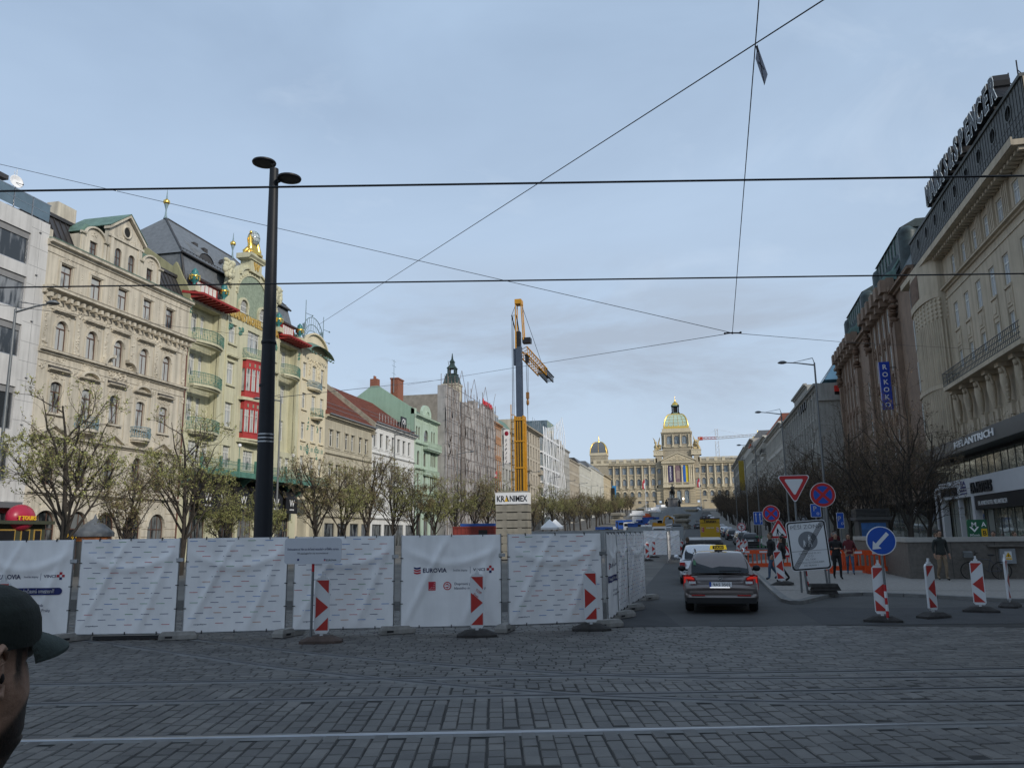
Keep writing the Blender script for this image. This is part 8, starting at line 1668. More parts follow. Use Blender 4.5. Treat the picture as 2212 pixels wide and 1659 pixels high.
def hoarding(x0, x1, y, label, h=2.0):
 r = thing('site_hoarding', label, 'fence', (x0, y, gz(y)), 0, 'grey hoardings across the building site'); n = int((x1 - x0) / 2.4); q = MB()
 for i in range(n): a = i * (x1 - x0) / n; q.box(a + .04, a + (x1 - x0) / n - .04, -.02, .02, .15, h)
 q.build('hoarding_boards', M_sfence, r); q = MB(); [q.tube((i * (x1 - x0) / n, 0, 0), (i * (x1 - x0) / n, 0, h + .1), .04, .04, 5) for i in range(n + 1)]; q.build('fence_posts', M_steel, r)
for x0, x1, y, l in ((-22, -2.2, 84, 'nearest grey hoarding line just above the front fence'), (-10, -1.6, 128, 'grey hoarding line right of the excavator, near one'), (-12, 0.5, 232, 'grey hoarding line behind the excavator'), (-20, 3, 318, 'grey hoarding line in front of the monument'), (-24, 4, 372, 'farthest grey hoarding line at the foot of the museum stairs'), (-14, 2, 285, 'grey hoarding line across the upper half of the site')): hoarding(x0, x1, y, l, 2.0 if y < 250 else 3.0)
for x, y, l in ((-19.5, 352.0, 'flag mast with a red and white flag before the museum, left of the monument'), (3.6, 380, 'flag mast with drooping flag before the museum, right of the monument')):
 r = thing('flag_mast', l, 'flag', (x, y, gz(y))); q = MB(); q.tube((0, 0, 0), (0, 0, 17.5), .13, .07, 6); q.build('pole', M_whitep, r); q = MB(); q.add([(0, 0, 15.5), (-.5, 0, 15.2), (-1.1, 0, 14.2), (-1.3, .1, 11.5), (-.6, 0, 11.2), (0, 0, 11.6)], [(0, 1, 2, 5), (2, 3, 4, 5)]); q.add([(-.02, -.03, 14), (-.6, -.03, 13.5), (-.5, -.03, 11.5), (-.02, -.03, 11.6)], [(0, 1, 2, 3)], 1); q.build('flag', [M_redp, M_whitep], r)
mcol = [M_cblu, M_whitep, M_sfence, M_cred, M_cyel, M_cw, M_site]; nm = ['blue', 'white', 'grey', 'dark red', 'yellow', 'concrete', 'dusty brown']; cp_ = {}
for i in range(42):
 y = 105 + i * 6.9 + k.uniform(-3, 3); x = k.uniform(-19, -2.5) if y < 250 else k.uniform(-24, 3); c = k.choice((0, 0, 1, 1, 2, 3, 5, 6))
 if c not in cp_:
  r = thing('material_pile', 'small distant heap of %s site material on the slope before the monument' % nm[c], 'site material', (x, y, gz(y)), k.uniform(0, 3), 'heaps of material on the building site'); q = MB(); z = 0
  for j in range(k.choice((3, 4, 5))): h_ = k.uniform(.25, .5); a, b = k.uniform(.9, 1.7), k.uniform(.6, 1.1); q.loft([[(sx * a * t_, sy * b * t_, z + zz) for sx, sy in ((-1, -1), (1, -1), (1, 1), (-1, 1))] for t_, zz in ((1, 0), (1, h_ * .8), (.92, h_))], 0, False); z += h_ + .02
  q.build('stack', mcol[c], r); cp_[c] = r
 else: dup(cp_[c], (x, y, gz(y)), k.uniform(0, 3), None, k.uniform(.7, 1.3) * (1.5 if y > 240 else 1))
# ================================================================ metro entrance and small street things
M_gran = mat('grey brown granite wall', (.125, .112, .098), .6, var=.22, scale=6, bump=.15); M_cope = mat('pale stone coping', (.36, .345, .32), .7, var=.1, scale=3)
r = thing('metro_wall', 'low dark granite wall with pale coping round the underground stairs', 'wall', (8.15, 35.05, PH)); q = MB(); q.box(0, 14, 0, .35, -.15, 1.42); q.box(0, .35, .36, 11, -.15, 1.42); [q.box(i * 1.55, i * 1.55 + .012, -.003, .0, 0, 1.42, 1) for i in range(1, 9)]; q.build('wall', [M_gran, M_black], r); q = MB(); q.box(-.06, 14.1, -.06, .41, 1.42, 1.60); q.box(-.06, .41, .42, 11, 1.42, 1.60); q.build('coping', M_cope, r)
r = thing('metro_sign', 'green metro sign with white M arrow and yellow B square on the granite wall', 'sign', (11.15, 36.5, 1.66)); q = MB(); rrect(q, -.36, .36, .0, .72, .05, -.06, .06, 0)
text(q, 'M', T(-.12, -.064, .44), .26, .002, 1, .012); q.poly([(-.30, -.064, .44), (-.12, -.064, .22), (.06, -.064, .44), (-.01, -.064, .44), (-.12, -.064, .31), (-.23, -.064, .44)], 1); text(q, 'A', T(.24, -.064, .44), .26, .002, 1, .01); q.box(.13, .35, -.064, -.06, .03, .36, 2); text(q, 'B', T(.24, -.067, .10), .26, .002, 3, .012); text(q, 'Můstek', T(-.12, -.064, .07), .12, .002, 1, .004); q.build('panel', [mat('metro green', (.012, .10, .045), .5), M_whitep, mat('metro yellow', (.62, .38, .02), .5), M_sblk], r); q = MB(); q.tube((-.2, 0, -.1), (-.2, 0, .02), .03, .03); q.tube((.2, 0, -.1), (.2, 0, .02), .03, .03); q.build('feet', M_pole, r)
r = thing('electric_box', 'grey wall box with a yellow triangular hazard plate under a small ledge', 'electric box', (11.62, 35.03, .7)); q = MB(); q.box(-.27, .27, -.16, 0, 0, .56); q.build('case', mat('grey box paint', (.22, .235, .25), .5), r); q = MB(); q.box(-.11, .13, -.165, -.16, .13, .46, 2); q.poly([(-.10, -.168, .24), (.12, -.168, .24), (.01, -.168, .43)], 0); q.poly([(-.015, -.171, .27), (.035, -.171, .27), (.01, -.171, .37)], 1); q.box(-.10, .12, -.168, -.165, .15, .21, 0); q.build('hazard_plate', [mat('hazard yellow', (.65, .38, .01), .5), M_sblk, M_refw], r); q = MB(); q.box(-.65, .62, -.22, 0, .63, .69); q.build('ledge', M_gran, r)
def bicycle(x, y, rz, label):
 r = thing('bicycle', label, 'bicycle', (x, y, PH), 0, None, (0, R(0), rz)); r.rotation_euler = (R(-8), 0, rz); 
 for cx in (-.52, .52):
  q = MB(); q.path([(cx + .33 * math.cos(t), 0, .34 + .33 * math.sin(t)) for t in (2 * math.pi * i / 24 for i in range(25))], .018, 5); [q.tube((cx, 0, .34), (cx + .32 * math.cos(t), 0, .34 + .32 * math.sin(t)), .003, .003, 3) for t in (math.pi * i / 7 for i in range(14))]; q.build('wheel', M_tyre, r)
 q = MB(); [q.tube(a, b, .017, .017, 6) for a, b in (((-.52, 0, .34), (-.08, 0, .32)), ((-.08, 0, .32), (-.20, 0, .88)), ((-.17, 0, .75), (.36, 0, .80)), ((-.08, 0, .32), (.37, 0, .74)), ((-.52, 0, .34), (-.17, 0, .75)), ((.34, 0, .88), (.52, 0, .34)))]; q.build('frame', mat('bike frame grey', (.08, .08, .09), .4), r)
 q = MB(); q.tube((.33, 0, .9), (.31, 0, 1.02), .015, .015); q.path([(.28, -.26, 1.06), (.33, -.1, 1.03), (.33, .1, 1.03), (.28, .26, 1.06)], .014, 6); q.build('handlebar', M_trim, r); q = MB(); q.ball((-.22, 0, .93), .13, .07, .04); q.build('saddle', M_trim, r); q = MB(); q.box(.42, .72, -.16, .16, .86, 1.06); q.build('basket', M_pole, r)
bicycle(10.75, 34.75, R(172), 'dark bicycle leaning on the granite wall')
r = thing('kiosk', 'dark louvred kiosk roof with a blue screen behind the round arrow sign', 'kiosk', (9.45, 47.5, PH)); q = MB(); q.box(-.75, .75, 0, 1.2, 0, 2.5, 0); q.box(-.9, .9, -.2, 1.4, 2.45, 2.62, 0); [q.box(-.85, .85, -.12, 1.3, 2.66 + i * .07, 2.70 + i * .07, 0) for i in range(6)]; q.build('housing', mat('dark kiosk metal', (.05, .05, .048), .5), r); q = MB(); q.box(-.62, .62, -.03, 0, 1.3, 2.3); q.build('screen', mat('blue poster', (.03, .12, .32), .4, c2=(.02, .06, .16), scale=1.5), r)
r = thing('news_kiosk', 'small round roofed kiosk with grey shutter under the left trees', 'kiosk', (-33.0, 40.2, 0)); q = MB(); q.lathe([(.85, 0), (.85, 2.25)], 8); q.build('shutter', mat('grey shutter', (.14, .14, .13), .6), r); q = MB(); q.lathe([(1.05, 2.2), (1.05, 2.42), (.85, 2.6), (.45, 2.95), (.1, 3.2), (.02, 3.45)], 8); q.build('roof', M_slate, r); q = MB(); q.lathe([(.87, 1.95), (.87, 2.18)], 8); q.build('sign_band', M_orangep, r)
r = thing('shop_board', 'black shop board with yellow Czech gift lettering on the cream house', 'sign', (-40.75, 47.8, 1.95), R(90)); q = MB(); q.box(-1.2, 1.2, -.1, .05, 0, .75); text(q, 'Dárky z Prahy', T(0, -.11, .22), .42, .02, 1, .01, 'CENTER', 2.2); q.build('board', [M_black, M_yellow], r)
r = thing('market_stall', 'long dark green stall front with gold framed boards under the crimson balloon', 'stall', (-39.5, 42.6, 0), R(90)); q = MB(); q.box(-4.5, 1.2, 0, 1, 0, 3.0); q.box(-4.7, 1.4, -.5, 1.1, 3.0, 3.2); q.build('body', mat('dark green stall', (.05, .055, .035), .6), r); q = MB(); [(q.box(a, a + w, -.03, 0, 1.9, 2.7, 0), q.box(a + .08, a + w - .08, -.04, -.03, 1.98, 2.62, 1)) for a, w in ((-2.6, 1.5), (-.7, .7), (.3, .6))]; q.build('boards', [M_goldp, M_black], r)
def scooter_mesh():
 r = thing('rental_scooter', 's', 'scooter', (0, 0, 0), 0, 'green rental scooters parked together'); q = MB(); q.box(-.12, .12, -.5, .4, .12, .18); q.tube((0, .5, .15), (0, .42, 1.15), .03, .03, 6); q.tube((-.25, .42, 1.15), (.25, .42, 1.15), .02, .02, 5); q.build('frame', mat('scooter green', (.03, .30, .08), .5), r); q = MB(); q.box(-.06, .06, .38, .44, .5, .95); q.build('stem_cover', M_whitep, r)
 for yy in (-.5, .52): q = MB().at(T(0, yy, .12) @ Matrix.Rotation(R(90), 4, 'Y')); q.lathe([(.03, -.03), (.12, -.03), (.12, .03), (.03, .03)], 10); q.build('wheel', M_tyre, r)
 return r
s0 = scooter_mesh()
for i in range(9):
 x, y = 6.3 + i * .48, 88 + k.uniform(-.5, .5); l = 'green and white rental scooter parked in the dense row under the right trees'
 if i == 0: s0.location = (x, y, gz(y)); s0['label'] = l
 else: dup(s0, (x, y, gz(y)), k.uniform(-.4, .4), l)
# ================================================================ people
M_skin = mat('skin', (.32, .19, .13), .6, var=.12, scale=12, bump=.1, bscale=60); M_hair = mat('dark hair', (.022, .016, .012), .7, var=.3, scale=20); M_hairb = mat('brown hair', (.075, .045, .025), .7, var=.3, scale=20); M_grayh = mat('grey hair', (.13, .12, .11), .8, var=.2)
M_shoe = mat('dark shoes', (.015, .014, .014), .6); M_jblk = mat('black jacket', (.013, .013, .015), .8, var=.3, scale=6, bump=.3, bscale=10); M_jeans = mat('blue jeans', (.06, .095, .15), .9, var=.25, scale=6, bump=.2, bscale=20); M_trblk = mat('black trousers', (.012, .012, .013), .9, var=.2); M_maroon = mat('maroon sweater', (.10, .018, .022), .9, var=.2, scale=6, bump=.3, bscale=12); M_dgreen = mat('dark padded jacket', (.022, .026, .024), .8, var=.3, scale=5, bump=.4, bscale=8); M_tan = mat('tan trousers', (.20, .15, .10), .9, var=.2, scale=6, bump=.2)
def body(name, J, E_, Rr, mats, region, parent, subs=2):
 """one continuous skinned surface over a joint graph"""
 keys = list(J); idx = {q: i for i, q in enumerate(keys)}; me = bpy.data.meshes.new('b'); me.from_pydata([J[q] for q in keys], [(idx[a], idx[b]) for a, b in E_], [])
 o = bpy.data.objects.new('b', me); COL.objects.link(o); sk = o.modifiers.new('s', 'SKIN'); sk.use_smooth_shade = True; lay = me.skin_vertices[0] if me.skin_vertices else None
 if lay is None:
  me.skin_vertices if False else None
 for i, q in enumerate(keys):
  d = lay.data[i]; rr = Rr[q]; d.radius = rr if isinstance(rr, tuple) else (rr, rr); d.use_root = (q == 'pelvis')
 sb = o.modifiers.new('u', 'SUBSURF'); sb.levels = subs; sb.render_levels = subs
 dg = bpy.context.evaluated_depsgraph_get(); m2 = bpy.data.meshes.new_from_object(o.evaluated_get(dg)); bpy.data.objects.remove(o); bpy.data.meshes.remove(me)
 m2.materials.clear(); [m2.materials.append(m) for m in mats]
 for p in m2.polygons: p.material_index = region(p.center); p.use_smooth = True
 m2.name = name; return link(name, m2, parent)
def person(label, x, y, rz, H=1.75, top=M_jblk, legs=M_trblk, hair=M_hair, stride=.0, arms='down', z=PH, long_hair=False, turn=0.0, hold=None, female=False):
 r = thing('person', label, 'person', (x, y, gz(y) + z), rz); s = H / 1.75; sw = .185 if not female else .165
 J = {'pelvis': (0, 0, .93), 'waist': (0, .01, 1.08), 'chest': (0, .0, 1.28), 'neck0': (0, .01, 1.44), 'neck': (0, -.005, 1.51), 'head0': (0, -.02, 1.58), 'head1': (0, -.015, 1.66), 'head2': (0, 0, 1.71)}
 Rr = {'pelvis': (.155, .115), 'waist': (.15, .115), 'chest': (.175, .125), 'neck0': (.09, .075), 'neck': .052, 'head0': (.070, .085), 'head1': (.078, .098), 'head2': (.05, .065)}
 E_ = [('pelvis', 'waist'), ('waist', 'chest'), ('chest', 'neck0'), ('neck0', 'neck'), ('neck', 'head0'), ('head0', 'head1'), ('head1', 'head2')]
 for sd, n in ((-1, 'l'), (1, 'r')):
  st = stride * sd; hp = (sd * .09, 0, .87); kn = (sd * .10, -.06 - st * .45 if st > 0 else -.02 - st * .3, .49 + abs(st) * .02); an = (sd * .10, -st * .9 + (.12 if st < 0 else 0), .09 + (.06 if st < 0 else 0)); toe = (sd * .115, an[1] - .15, .035 + (.0 if st >= 0 else .01))
  for q, p, w in (('hip', hp, (.095, .10)), ('knee', kn, .062), ('ank', an, .043), ('toe', toe, (.042, .03))): J[q + n] = p; Rr[q + n] = w
  E_ += [('pelvis', 'hip' + n), ('hip' + n, 'knee' + n), ('knee' + n, 'ank' + n), ('ank' + n, 'toe' + n)]
  sh = (sd * sw, .015, 1.40); sg = -sd * stride * .6
  if arms == 'down': el, wr = (sd * (sw + .06), .05 + sg * .3, 1.13), (sd * (sw + .07), -.04 + sg * .6, .90)
  elif arms == 'phone': el, wr = (sd * (sw + .05), .02, 1.14), (sd * .07, -.26, 1.16)
  elif arms == 'pocket': el, wr = (sd * (sw + .09), .06, 1.14), (sd * (sw + .02), -.05, .96)
  d = (Vector(wr) - Vector(el)).normalized(); hd = Vector(wr) + d * .07
  for q, p, w in (('sho', sh, (.072, .068)), ('elb', el, .050), ('wri', wr, .034), ('palm', tuple(hd), (.036, .022))): J[q + n] = p; Rr[q + n] = w
  E_ += [('chest', 'sho' + n), ('sho' + n, 'elb' + n), ('elb' + n, 'wri' + n), ('wri' + n, 'palm' + n)]
  side = Vector((0, 1, 0)) if arms != 'phone' else Vector((1, 0, 0)); curl = Vector((-sd, -.2, 0)) if arms != 'phone' else Vector((0, -.2, .9))
  for fi, (off, ln) in enumerate(((-.030, .060), (-.010, .070), (.010, .066), (.030, .052))):
   f1 = hd + side * off + d * .045; f2 = f1 + (d + curl * .25).normalized() * ln * .5; f3 = f2 + (d + curl * .8).normalized() * ln * .5
   for q, p, w in (('fa', f1, .0105), ('fb', f2, .0095), ('fc', f3, .008)): J['%s%d%s' % (q, fi, n)] = tuple(p); Rr['%s%d%s' % (q, fi, n)] = w
   E_ += [('palm' + n, 'fa%d%s' % (fi, n)), ('fa%d%s' % (fi, n), 'fb%d%s' % (fi, n)), ('fb%d%s' % (fi, n), 'fc%d%s' % (fi, n))]
  t1 = Vector(wr) + d * .03 - side * .035; t2 = t1 + (d * .7 - side * .6).normalized() * .035
  for q, p, w in (('ta', t1, .012), ('tb', t2, .010)): J[q + n] = tuple(p); Rr[q + n] = w
  E_ += [('wri' + n, 'ta' + n), ('ta' + n, 'tb' + n)]
 for q in J: J[q] = tuple(c * s for c in J[q])
 Rr = {q: tuple(c * s for c in v) if isinstance(v, tuple) else v * s for q, v in Rr.items()}
 wrz = {n: Vector(J['wri' + n]) for n in 'lr'}
 def region(c):
  zz = c.z / s
  if any((c - w).dot(Vector(J['palm' + n]) - w) > -.015 * s * .1 and (c - w).length < .2 * s for n, w in wrz.items()): return 0
  if zz > 1.495: return 0
  if zz < .075: return 3
  return 1 if zz > .90 else 2
 o = body('body', J, E_, Rr, [M_skin, top, legs, M_shoe], region, r)
 h = MB(); c = Vector((0, .005, 1.665)) * s
 h.lathe([(.088 * s, -.035 * s), (.095 * s, .0), (.092 * s, .03 * s), (.075 * s, .07 * s), (.045 * s, .095 * s), (.004, .104 * s)], 14, tuple(c + Vector((0, .018 * s, 0))), 0, .92, 1.02)
 h.lathe([(.07 * s, -.11 * s), (.086 * s, -.06 * s), (.09 * s, -.02 * s)], 12, tuple(c + Vector((0, .03 * s, 0))), 0, .92, .9, True, 0, math.pi)
 if long_hair: h.path([tuple(c + Vector((0, .08, .04)) * s), tuple(c + Vector((0, .11, -.1)) * s), tuple(c + Vector((0, .12, -.27)) * s), tuple(c + Vector((0, .10, -.36)) * s)], [.075 * s, .085 * s, .07 * s, .03 * s], 9)
 h.build('hair', hair, r)
 f = MB(); hz = 1.625 * s
 for sx in (-1, 1): f.ball((sx * .03 * s, -.092 * s, hz + .012 * s), .011 * s, .008 * s, .008 * s, 8, 5, 1); f.ball((sx * .080 * s, .0, hz), .012 * s, .022 * s, .03 * s, 8, 6, 0); f.box(sx * .03 * s - .016 * s, sx * .03 * s + .016 * s, -.102 * s, -.092 * s, hz + .028 * s, hz + .034 * s, 1)
 f.loft([[(-.008 * s, -.095 * s, hz + .01 * s), (.008 * s, -.095 * s, hz + .01 * s), (0, -.085 * s, hz + .02 * s)], [(-.015 * s, -.10 * s, hz - .025 * s), (.015 * s, -.10 * s, hz - .025 * s), (0, -.125 * s, hz - .02 * s)]], 0, False); f.box(-.022 * s, .022 * s, -.104 * s, -.092 * s, hz - .052 * s, hz - .046 * s, 1)
 f.build('face', [M_skin, M_hair], r)
 q = MB(); q.lathe([(.165 * s, .88 * s), (.178 * s, .9 * s), (.172 * s, 1.0 * s)], 16, (0, .005, 0), 0, 1.0, .78); q.lathe([(.075 * s, 1.44 * s), (.082 * s, 1.49 * s), (.066 * s, 1.51 * s)], 14, (0, 0, 0), 0, 1, .95); q.build('jacket_hem', top, r)
 if hold == 'phone': q = MB(); q.box(-.035, .035, -.36 * s, -.345 * s, 1.15 * s, 1.28 * s); p_ = q.build('mobile_phone', M_sblk, None, None); p_.matrix_world = T(x, y, gz(y) + z) @ RZ(rz); p_['label'] = 'small black phone held by the man in black'; p_['category'] = 'phone'
 if hold == 'bag': q = MB(); q.ball((.22 * s, .05, .98 * s), .08, .15, .16, 10, 8); q.path([(.22 * s, .02, 1.12 * s), (.12 * s, -.13, 1.3 * s), (-.1 * s, -.03, 1.46 * s)], .012, 5); p_ = q.build('shoulder_bag', M_jblk, None, None); p_.matrix_world = T(x, y, gz(y) + z) @ RZ(rz); p_['label'] = 'black shoulder bag carried by the curly haired man'; p_['category'] = 'bag'
 return r
person('balding man in black standing with hands at a phone before the orange barriers', 5.45, 34.8, R(6), 1.80, M_jblk, M_trblk, M_grayh, .04, 'phone', hold='phone')
person('woman in maroon sweater and blue jeans walking towards the viewer', 6.55, 38.4, R(-6), 1.74, M_maroon, M_jeans, M_hair, .20, 'pocket', long_hair=True, female=True)
person('man in dark padded jacket and tan trousers standing by the granite wall', 9.05, 34.0, R(14), 1.86, M_dgreen, M_tan, M_hair, .05, 'down')
person('curly haired man in a black coat and jeans walking left on the pavement', 2.95, 34.6, R(-62), 1.84, M_jblk, M_jeans, M_hairb, .22, 'down', hold='bag')
person('dark haired woman in black walking beside the curly haired man', 3.22, 33.2, R(-75), 1.70, M_jblk, M_trblk, M_hair, .18, 'pocket', long_hair=True, female=True)
pc = [person('passer by in black standing behind the granite wall, left of the metro sign', 10.1, 38.4, R(20), 1.74, M_jblk, M_jeans, M_hairb), person('passer by with dark cap of hair behind the wall, right of the metro sign', 12.2, 38.0, R(-30), 1.78, M_dgreen, M_trblk, M_hair), person('pale haired passer by behind the wall close to the metro sign', 11.75, 39.5, R(160), 1.72, M_maroon, M_trblk, M_grayh, long_hair=True, female=True)]
for i, (x, y, a, l) in enumerate(((13.4, 39.2, 30, 'passer by behind the wall near the right picture edge'), (8.95, 41.5, 190, 'passer by behind the left end of the granite wall'), (8.0, 52.0, 10, 'dark figure walking between the trees and the barriers, near one'), (7.4, 56.0, 200, 'dark figure walking between the trees and the barriers, far one'), (9.0, 58, 30, 'dark figure under the bare trees right of the zone board'), (9.8, 62, 170, 'dark figure farther under the bare trees'), (7.8, 66, 0, 'dark figure behind the zone board posts'), (8.6, 72, 190, 'dark figure deep on the right pavement, near'), (8.9, 80, 10, 'dark figure deep on the right pavement, far'), (-.35, 40.6, 190, 'black dressed figure standing at the left of the dark van'))): dup(pc[i % 3], (x, y, gz(y) + (PH if x > 2.5 else .01)), R(a), l)

# ---------------------------------------------------------------- the man with the cap, close to the camera
def cap_man():
 th = YAW + R(76); D = 1.42; u0 = -55; rr_ = ray(u0, 1166); kx = D / math.hypot(rr_.x, rr_.y); hx, hy = rr_.x * kx, rr_.y * kx; ZT = 1.923
 r = thing('person', 'bearded man in a dark green cap at the bottom left, seen from behind his ear', 'person', (hx, hy, .02), th); z0 = ZT - .240                  # chin height
 prof = [(-.09, .035, -.085, .062, 2.2), (-.05, .040, -.082, .060, 2.2), (-.02, .060, -.078, .060, 2.2), (0, .082, -.076, .056, 2.3), (.012, .092, -.078, .060, 2.3), (.03, .097, -.082, .066, 2.4), (.055, .095, -.088, .070, 2.4), (.08, .096, -.094, .0725, 2.4), (.105, .092, -.098, .074, 2.3), (.128, .086, -.101, .0755, 2.3), (.145, .084, -.102, .076, 2.3), (.165, .093, -.103, .077, 2.3), (.180, .092, -.103, .077, 2.2), (.198, .085, -.097, .073, 2.1), (.214, .065, -.08, .058, 2.0), (.226, .03, -.045, .03, 2.0)]
 pf = []
 for a, c in zip(prof, prof[1:]):
  for j in range(6): pf.append(tuple(a[i] + (c[i] - a[i]) * j / 6 for i in range(5)))
 pf.append(prof[-1]); n = 110; k = random.Random(3)
 b = MB().at(T(0, 0, z0)); rings = []
 for z, xf, xb, hy_, e in pf:
  rg = []
  for j in range(n):
   t = 2 * math.pi * j / n; c, s_ = math.cos(t), math.sin(t); cx, a = (xf + xb) / 2, (xf - xb) / 2; x = cx + a * math.copysign(abs(c) ** (2 / e), c); y = hy_ * math.copysign(abs(s_) ** (2 / e), s_)
   if .02 < z < .13 and x > .02: y *= 1 - .22 * max(0, (x - .03) / .07) ** 1.5                      # face narrows to the front
   if .06 < z < .12 and .0 < x < .07: y *= 1 + .05 * math.sin((z - .06) / .06 * math.pi)              # cheekbone
   if .122 < z < .152 and x > .05 and abs(y) > .012: x -= .010 * math.sin((z - .122) / .03 * math.pi)      # eye socket
   rg.append((x, y, z))
  rings.append(rg)
 b.loft(rings, 0, True)
 # nose, lips
 b.loft([[(.080, -.009, .140), (.080, .009, .140), (.094, 0, .142)], [(.086, -.013, .112), (.086, .013, .112), (.113, 0, .110)], [(.086, -.017, .092), (.086, .017, .092), (.120, 0, .094)], [(.086, -.012, .083), (.086, .012, .083), (.100, 0, .085)]], 0, True)
 for zz in (.055, .064): b.loft([[(.086, -.022, zz), (.088, -.022, zz + .004), (.086, -.022, zz + .007)], [(.097, 0, zz - .002), (.102, 0, zz + .004), (.097, 0, zz + .009)], [(.086, .022, zz), (.088, .022, zz + .004), (.086, .022, zz + .007)]], 3, True)
 for s_ in (-1, 1):
  b.ball((.078, s_ * .031, .137), .013, .013, .011, 12, 8, 4); b.ball((.0885, s_ * .031, .137), .004, .005, .005, 8, 5, 2)
  # ear: rim, hollow and lobe; a dark ball paints the shade in the hollow
  E0 = Vector((-.012, s_ * .073, .115)); M_ = []
  pts = [Vector((.012, 0, .022)), Vector((.008, s_ * .006, .034)), Vector((-.008, s_ * .012, .040)), Vector((-.022, s_ * .016, .030)), Vector((-.025, s_ * .017, .010)), Vector((-.018, s_ * .013, -.010)), Vector((-.006, s_ * .008, -.024)), Vector((.006, s_ * .002, -.026)), Vector((.012, 0, -.012))]
  b.path([E0 + p for p in pts], [.004, .0052, .006, .0062, .006, .0055, .0075, .007, .004], 8); b.ball(tuple(E0 + Vector((-.006, s_ * .004, .006))), .015, .006, .026, 10, 8, 0); b.path([E0 + Vector((.006, s_ * .004, .018)), E0 + Vector((-.010, s_ * .011, .016)), E0 + Vector((-.010, s_ * .010, -.006)), E0 + Vector((.004, s_ * .004, -.012))], .0035, 6); b.ball(tuple(E0 + Vector((.002, s_ * .0065, -.002))), .006, .004, .008, 8, 6, 2)
 # neck, shoulders and the rest of the standing body
 def sect(z, w, d, yc=0): return [(yc + d * math.cos(2 * math.pi * j / 24), w * math.copysign(abs(math.sin(2 * math.pi * j / 24)) ** .85, math.sin(2 * math.pi * j / 24)), z) for j in range(24)]
 b.at(Matrix())
 o = b.build('head_tmp', [M_skin, M_skin, M_hair, M_skin, M_skin], None); 
 J = {'pelvis': (0, 0, 1.0), 'waist': (.0, 0, 1.16), 'chest': (-.01, 0, 1.40), 'neck0': (-.03, 0, 1.55), 'neck': (-.025, 0, 1.625)}; Rr = {'pelvis': (.16, .12), 'waist': (.16, .12), 'chest': (.20, .14), 'neck0': (.10, .09), 'neck': .06}; E_ = [('pelvis', 'waist'), ('waist', 'chest'), ('chest', 'neck0'), ('neck0', 'neck')]
 for sd, nn in ((-1, 'r'), (1, 'l')):
  for q, p, w, par in (('hip', (0, sd * .10, .93), .10, 'pelvis'), ('kn', (.02, sd * .11, .52), .065, 'hip'), ('an', (-.02, sd * .11, .08), .045, 'kn'), ('toe', (.15, sd * .12, .03), .038, 'an'), ('sh', (-.02, sd * .20, 1.50), .075, 'chest'), ('el', (-.03, sd * .27, 1.20), .052, 'sh'), ('wr', (.06, sd * .27, .96), .036, 'el'), ('pa', (.08, sd * .27, .88), (.036, .022), 'wr')): J[q + nn] = p; Rr[q + nn] = w; E_.append((par if par in ('pelvis', 'chest') else par + nn, q + nn))
  for fi in range(4): J['f%d%s' % (fi, nn)] = (.05 + fi * .02, sd * .27, .83); J['g%d%s' % (fi, nn)] = (.06 + fi * .02, sd * .26, .785 + .006 * abs(fi - 1)); Rr['f%d%s' % (fi, nn)] = .0105; Rr['g%d%s' % (fi, nn)] = .009; E_ += [('pa' + nn, 'f%d%s' % (fi, nn)), ('f%d%s' % (fi, nn), 'g%d%s' % (fi, nn))]
  J['t' + nn] = (.125, sd * .26, .88); Rr['t' + nn] = .011; E_.append(('wr' + nn, 't' + nn))
 bo = body('body', J, E_, Rr, [M_skin, M_jblk, M_trblk, M_shoe], lambda c: 0 if c.z > 1.60 or (c.z < .93 and abs(c.y) > .2) else 1 if c.z > .96 else 3 if c.z < .07 else 2, r)
 import bmesh
 bm = bmesh.new(); bm.from_mesh(bo.data); nb = len(bo.data.materials); hm = o.data; off = len(bm.verts)
 hm2 = hm; vs = [bm.verts.new(v.co) for v in hm2.vertices]
 fm = mat('olive face skin', (.46, .27, .185), .5, var=.16, scale=26, bump=.18, bscale=110); nn_, ll_ = nodes(fm.node_tree); pb = fm.node_tree.nodes['Principled BSDF']; src = pb.inputs['Base Color'].links[0].from_socket
 at_ = nn_('ShaderNodeAttribute'); at_.attribute_name = 'stubble'; nz = nn_('ShaderNodeTexNoise'); nz.inputs['Scale'].default_value = 260; ad_ = nn_('ShaderNodeMath'); ad_.operation = 'MULTIPLY_ADD'; ll_(nz.outputs[0], ad_.inputs[0]); ad_.inputs[1].default_value = .5; ad_.inputs[2].default_value = .72; mu = nn_('ShaderNodeMath'); mu.operation = 'MULTIPLY'; mu.use_clamp = True; ll_(at_.outputs['Fac'], mu.inputs[0]); ll_(ad_.outputs[0], mu.inputs[1])
 mx = nn_('ShaderNodeMix'); mx.data_type = 'RGBA'; ll_(mu.outputs[0], mx.inputs[0]); ll_(src, mx.inputs[6]); mx.inputs[7].default_value = (.022, .016, .012, 1); ll_(mx.outputs[2], pb.inputs['Base Color'])
 for m_ in (M_hair, mat('eye white', (.5, .48, .45), .3), fm): bo.data.materials.append(m_)
 st = [0.0] * len(bo.data.vertices); sm = lambda a_, b_, t: max(0, min(1, (t - a_) / (b_ - a_))) ** 2 * (3 - 2 * max(0, min(1, (t - a_) / (b_ - a_))))
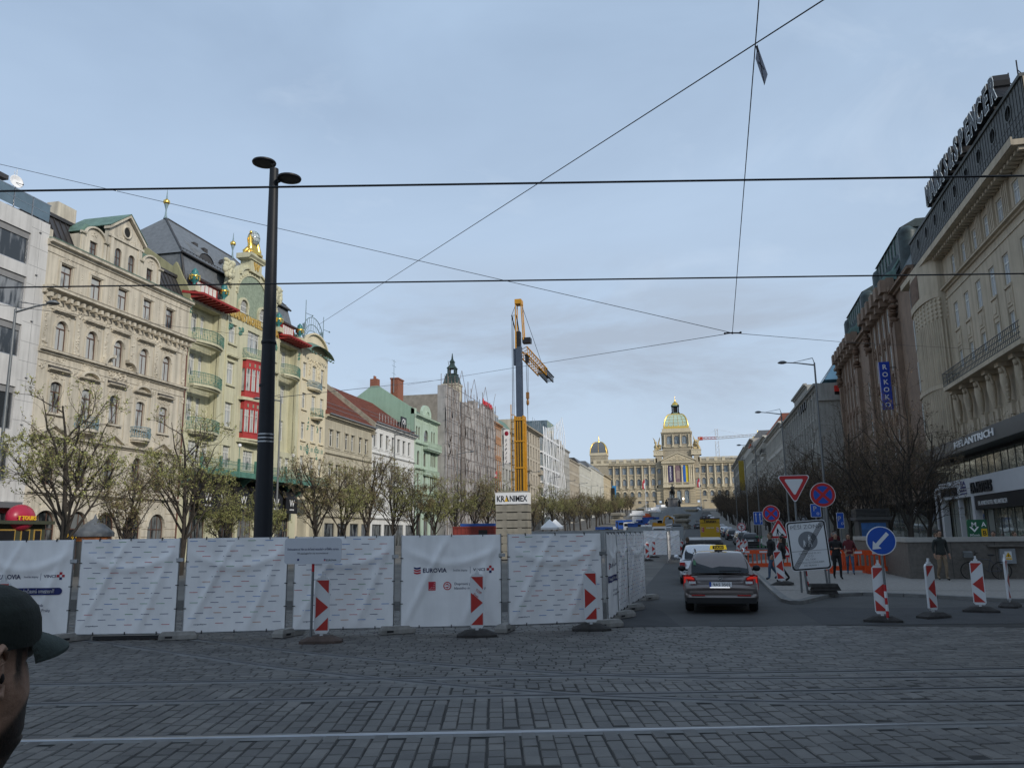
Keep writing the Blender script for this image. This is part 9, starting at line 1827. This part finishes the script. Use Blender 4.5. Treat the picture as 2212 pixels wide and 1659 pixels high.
 for v in hm2.vertices:
  x, y, z = v.co.x, abs(v.co.y), v.co.z - z0
  bd = sm(.012, -.008, z - (.036 + .75 * max(-.02, x - .01))) * sm(-.045, -.015, x) if z < .105 else 0
  mo = sm(.066, .070, z) * sm(.086, .080, z) * sm(.075, .085, x)
  hr = max(sm(-.030, -.042, x) * sm(.030, .055, z), sm(.135, .146, z) * sm(.050, .036, x), sm(.010, .022, x) * sm(.042, .028, x) * sm(.085, .12, z))
  ear = y > .0765 or (abs(x + .012) < .03 and y > .070 and .085 < z < .16)
  st.append(0.0 if ear else min(1, max(bd, mo, hr)))
 for p in hm2.polygons:
  f = bm.faces.new([vs[i] for i in p.vertices]); f.smooth = True; c = p.center; z = c.z - z0; x, y = c.x, abs(c.y); mi = 7
  mi = 4 if p.material_index == 2 else 5 if p.material_index == 4 else 6
  f.material_index = mi
 bm.to_mesh(bo.data); bm.free(); sa = bo.data.attributes.new('stubble', 'FLOAT', 'POINT'); sa.data.foreach_set('value', st); bpy.data.objects.remove(o)
 # cap
 c = MB().at(T(0, 0, z0)); rows = []
 cap = [(.150, .104, -.113, .087), (.165, .105, -.114, .088), (.185, .102, -.113, .088), (.202, .096, -.108, .084), (.220, .080, -.094, .072), (.233, .054, -.070, .052), (.240, .015, -.03, .02)]
 cp = []
 for a, q in zip(cap, cap[1:]):
  for j in range(3): cp.append(tuple(a[i] + (q[i] - a[i]) * j / 3 for i in range(4)))
 cp.append(cap[-1])
 for z, xf, xb, w in cp:
  rg = []
  for j in range(48):
   t = 2 * math.pi * j / 48; x = (xf + xb) / 2 + (xf - xb) / 2 * math.cos(t); y = w * math.sin(t); seam = 1 - .012 * (1 if j % 8 == 0 else 0); drop = -.012 * max(0, -math.cos(t)) * (1 if z < .17 else 0); rg.append((x * seam, y * seam, z + drop))
  rows.append(rg)
 c.loft(rows, 0, True); c.ball((-.007, 0, .241), .009, .009, .005, 10, 6)
 n_ = 18; top = []; bot = []
 for i in range(n_ + 1):
  t = -1.15 + 2.3 * i / n_
  for q, L in ((0, 0), (1, .35), (2, .7), (3, .92), (4, 1.0)):
   ex = .094 * math.cos(t) - .002; ey = .085 * math.sin(t); ln = .086 * (max(0, math.cos(t * 1.32)) ** .55); x = ex + ln * L * .98; y = ey * (1 - .04 * L); z = .166 - 1.5 * y * y * (1 + .5 * L) - .016 * L * L - .010 * L; top.append((x, y, z)); bot.append((x, y, z - .0045))
 fs = [(i * 5 + q, (i + 1) * 5 + q, (i + 1) * 5 + q + 1, i * 5 + q + 1) for i in range(n_) for q in range(4)]
 c.add(top, [f_[::-1] for f_ in fs], 1, True); c.add(bot, fs, 0, True)
 for i in range(n_): c.add([top[i * 5 + 4], top[(i + 1) * 5 + 4], bot[(i + 1) * 5 + 4], bot[i * 5 + 4]], [(0, 3, 2, 1)], 1)
 c.build('cap', [mat('dark green cap cloth', (.020, .026, .021), .85, var=.25, scale=40, bump=.25, bscale=220), mat('green grey brim cloth', (.040, .058, .052), .85, var=.2, scale=40, bump=.25, bscale=220)], r)
cap_man()
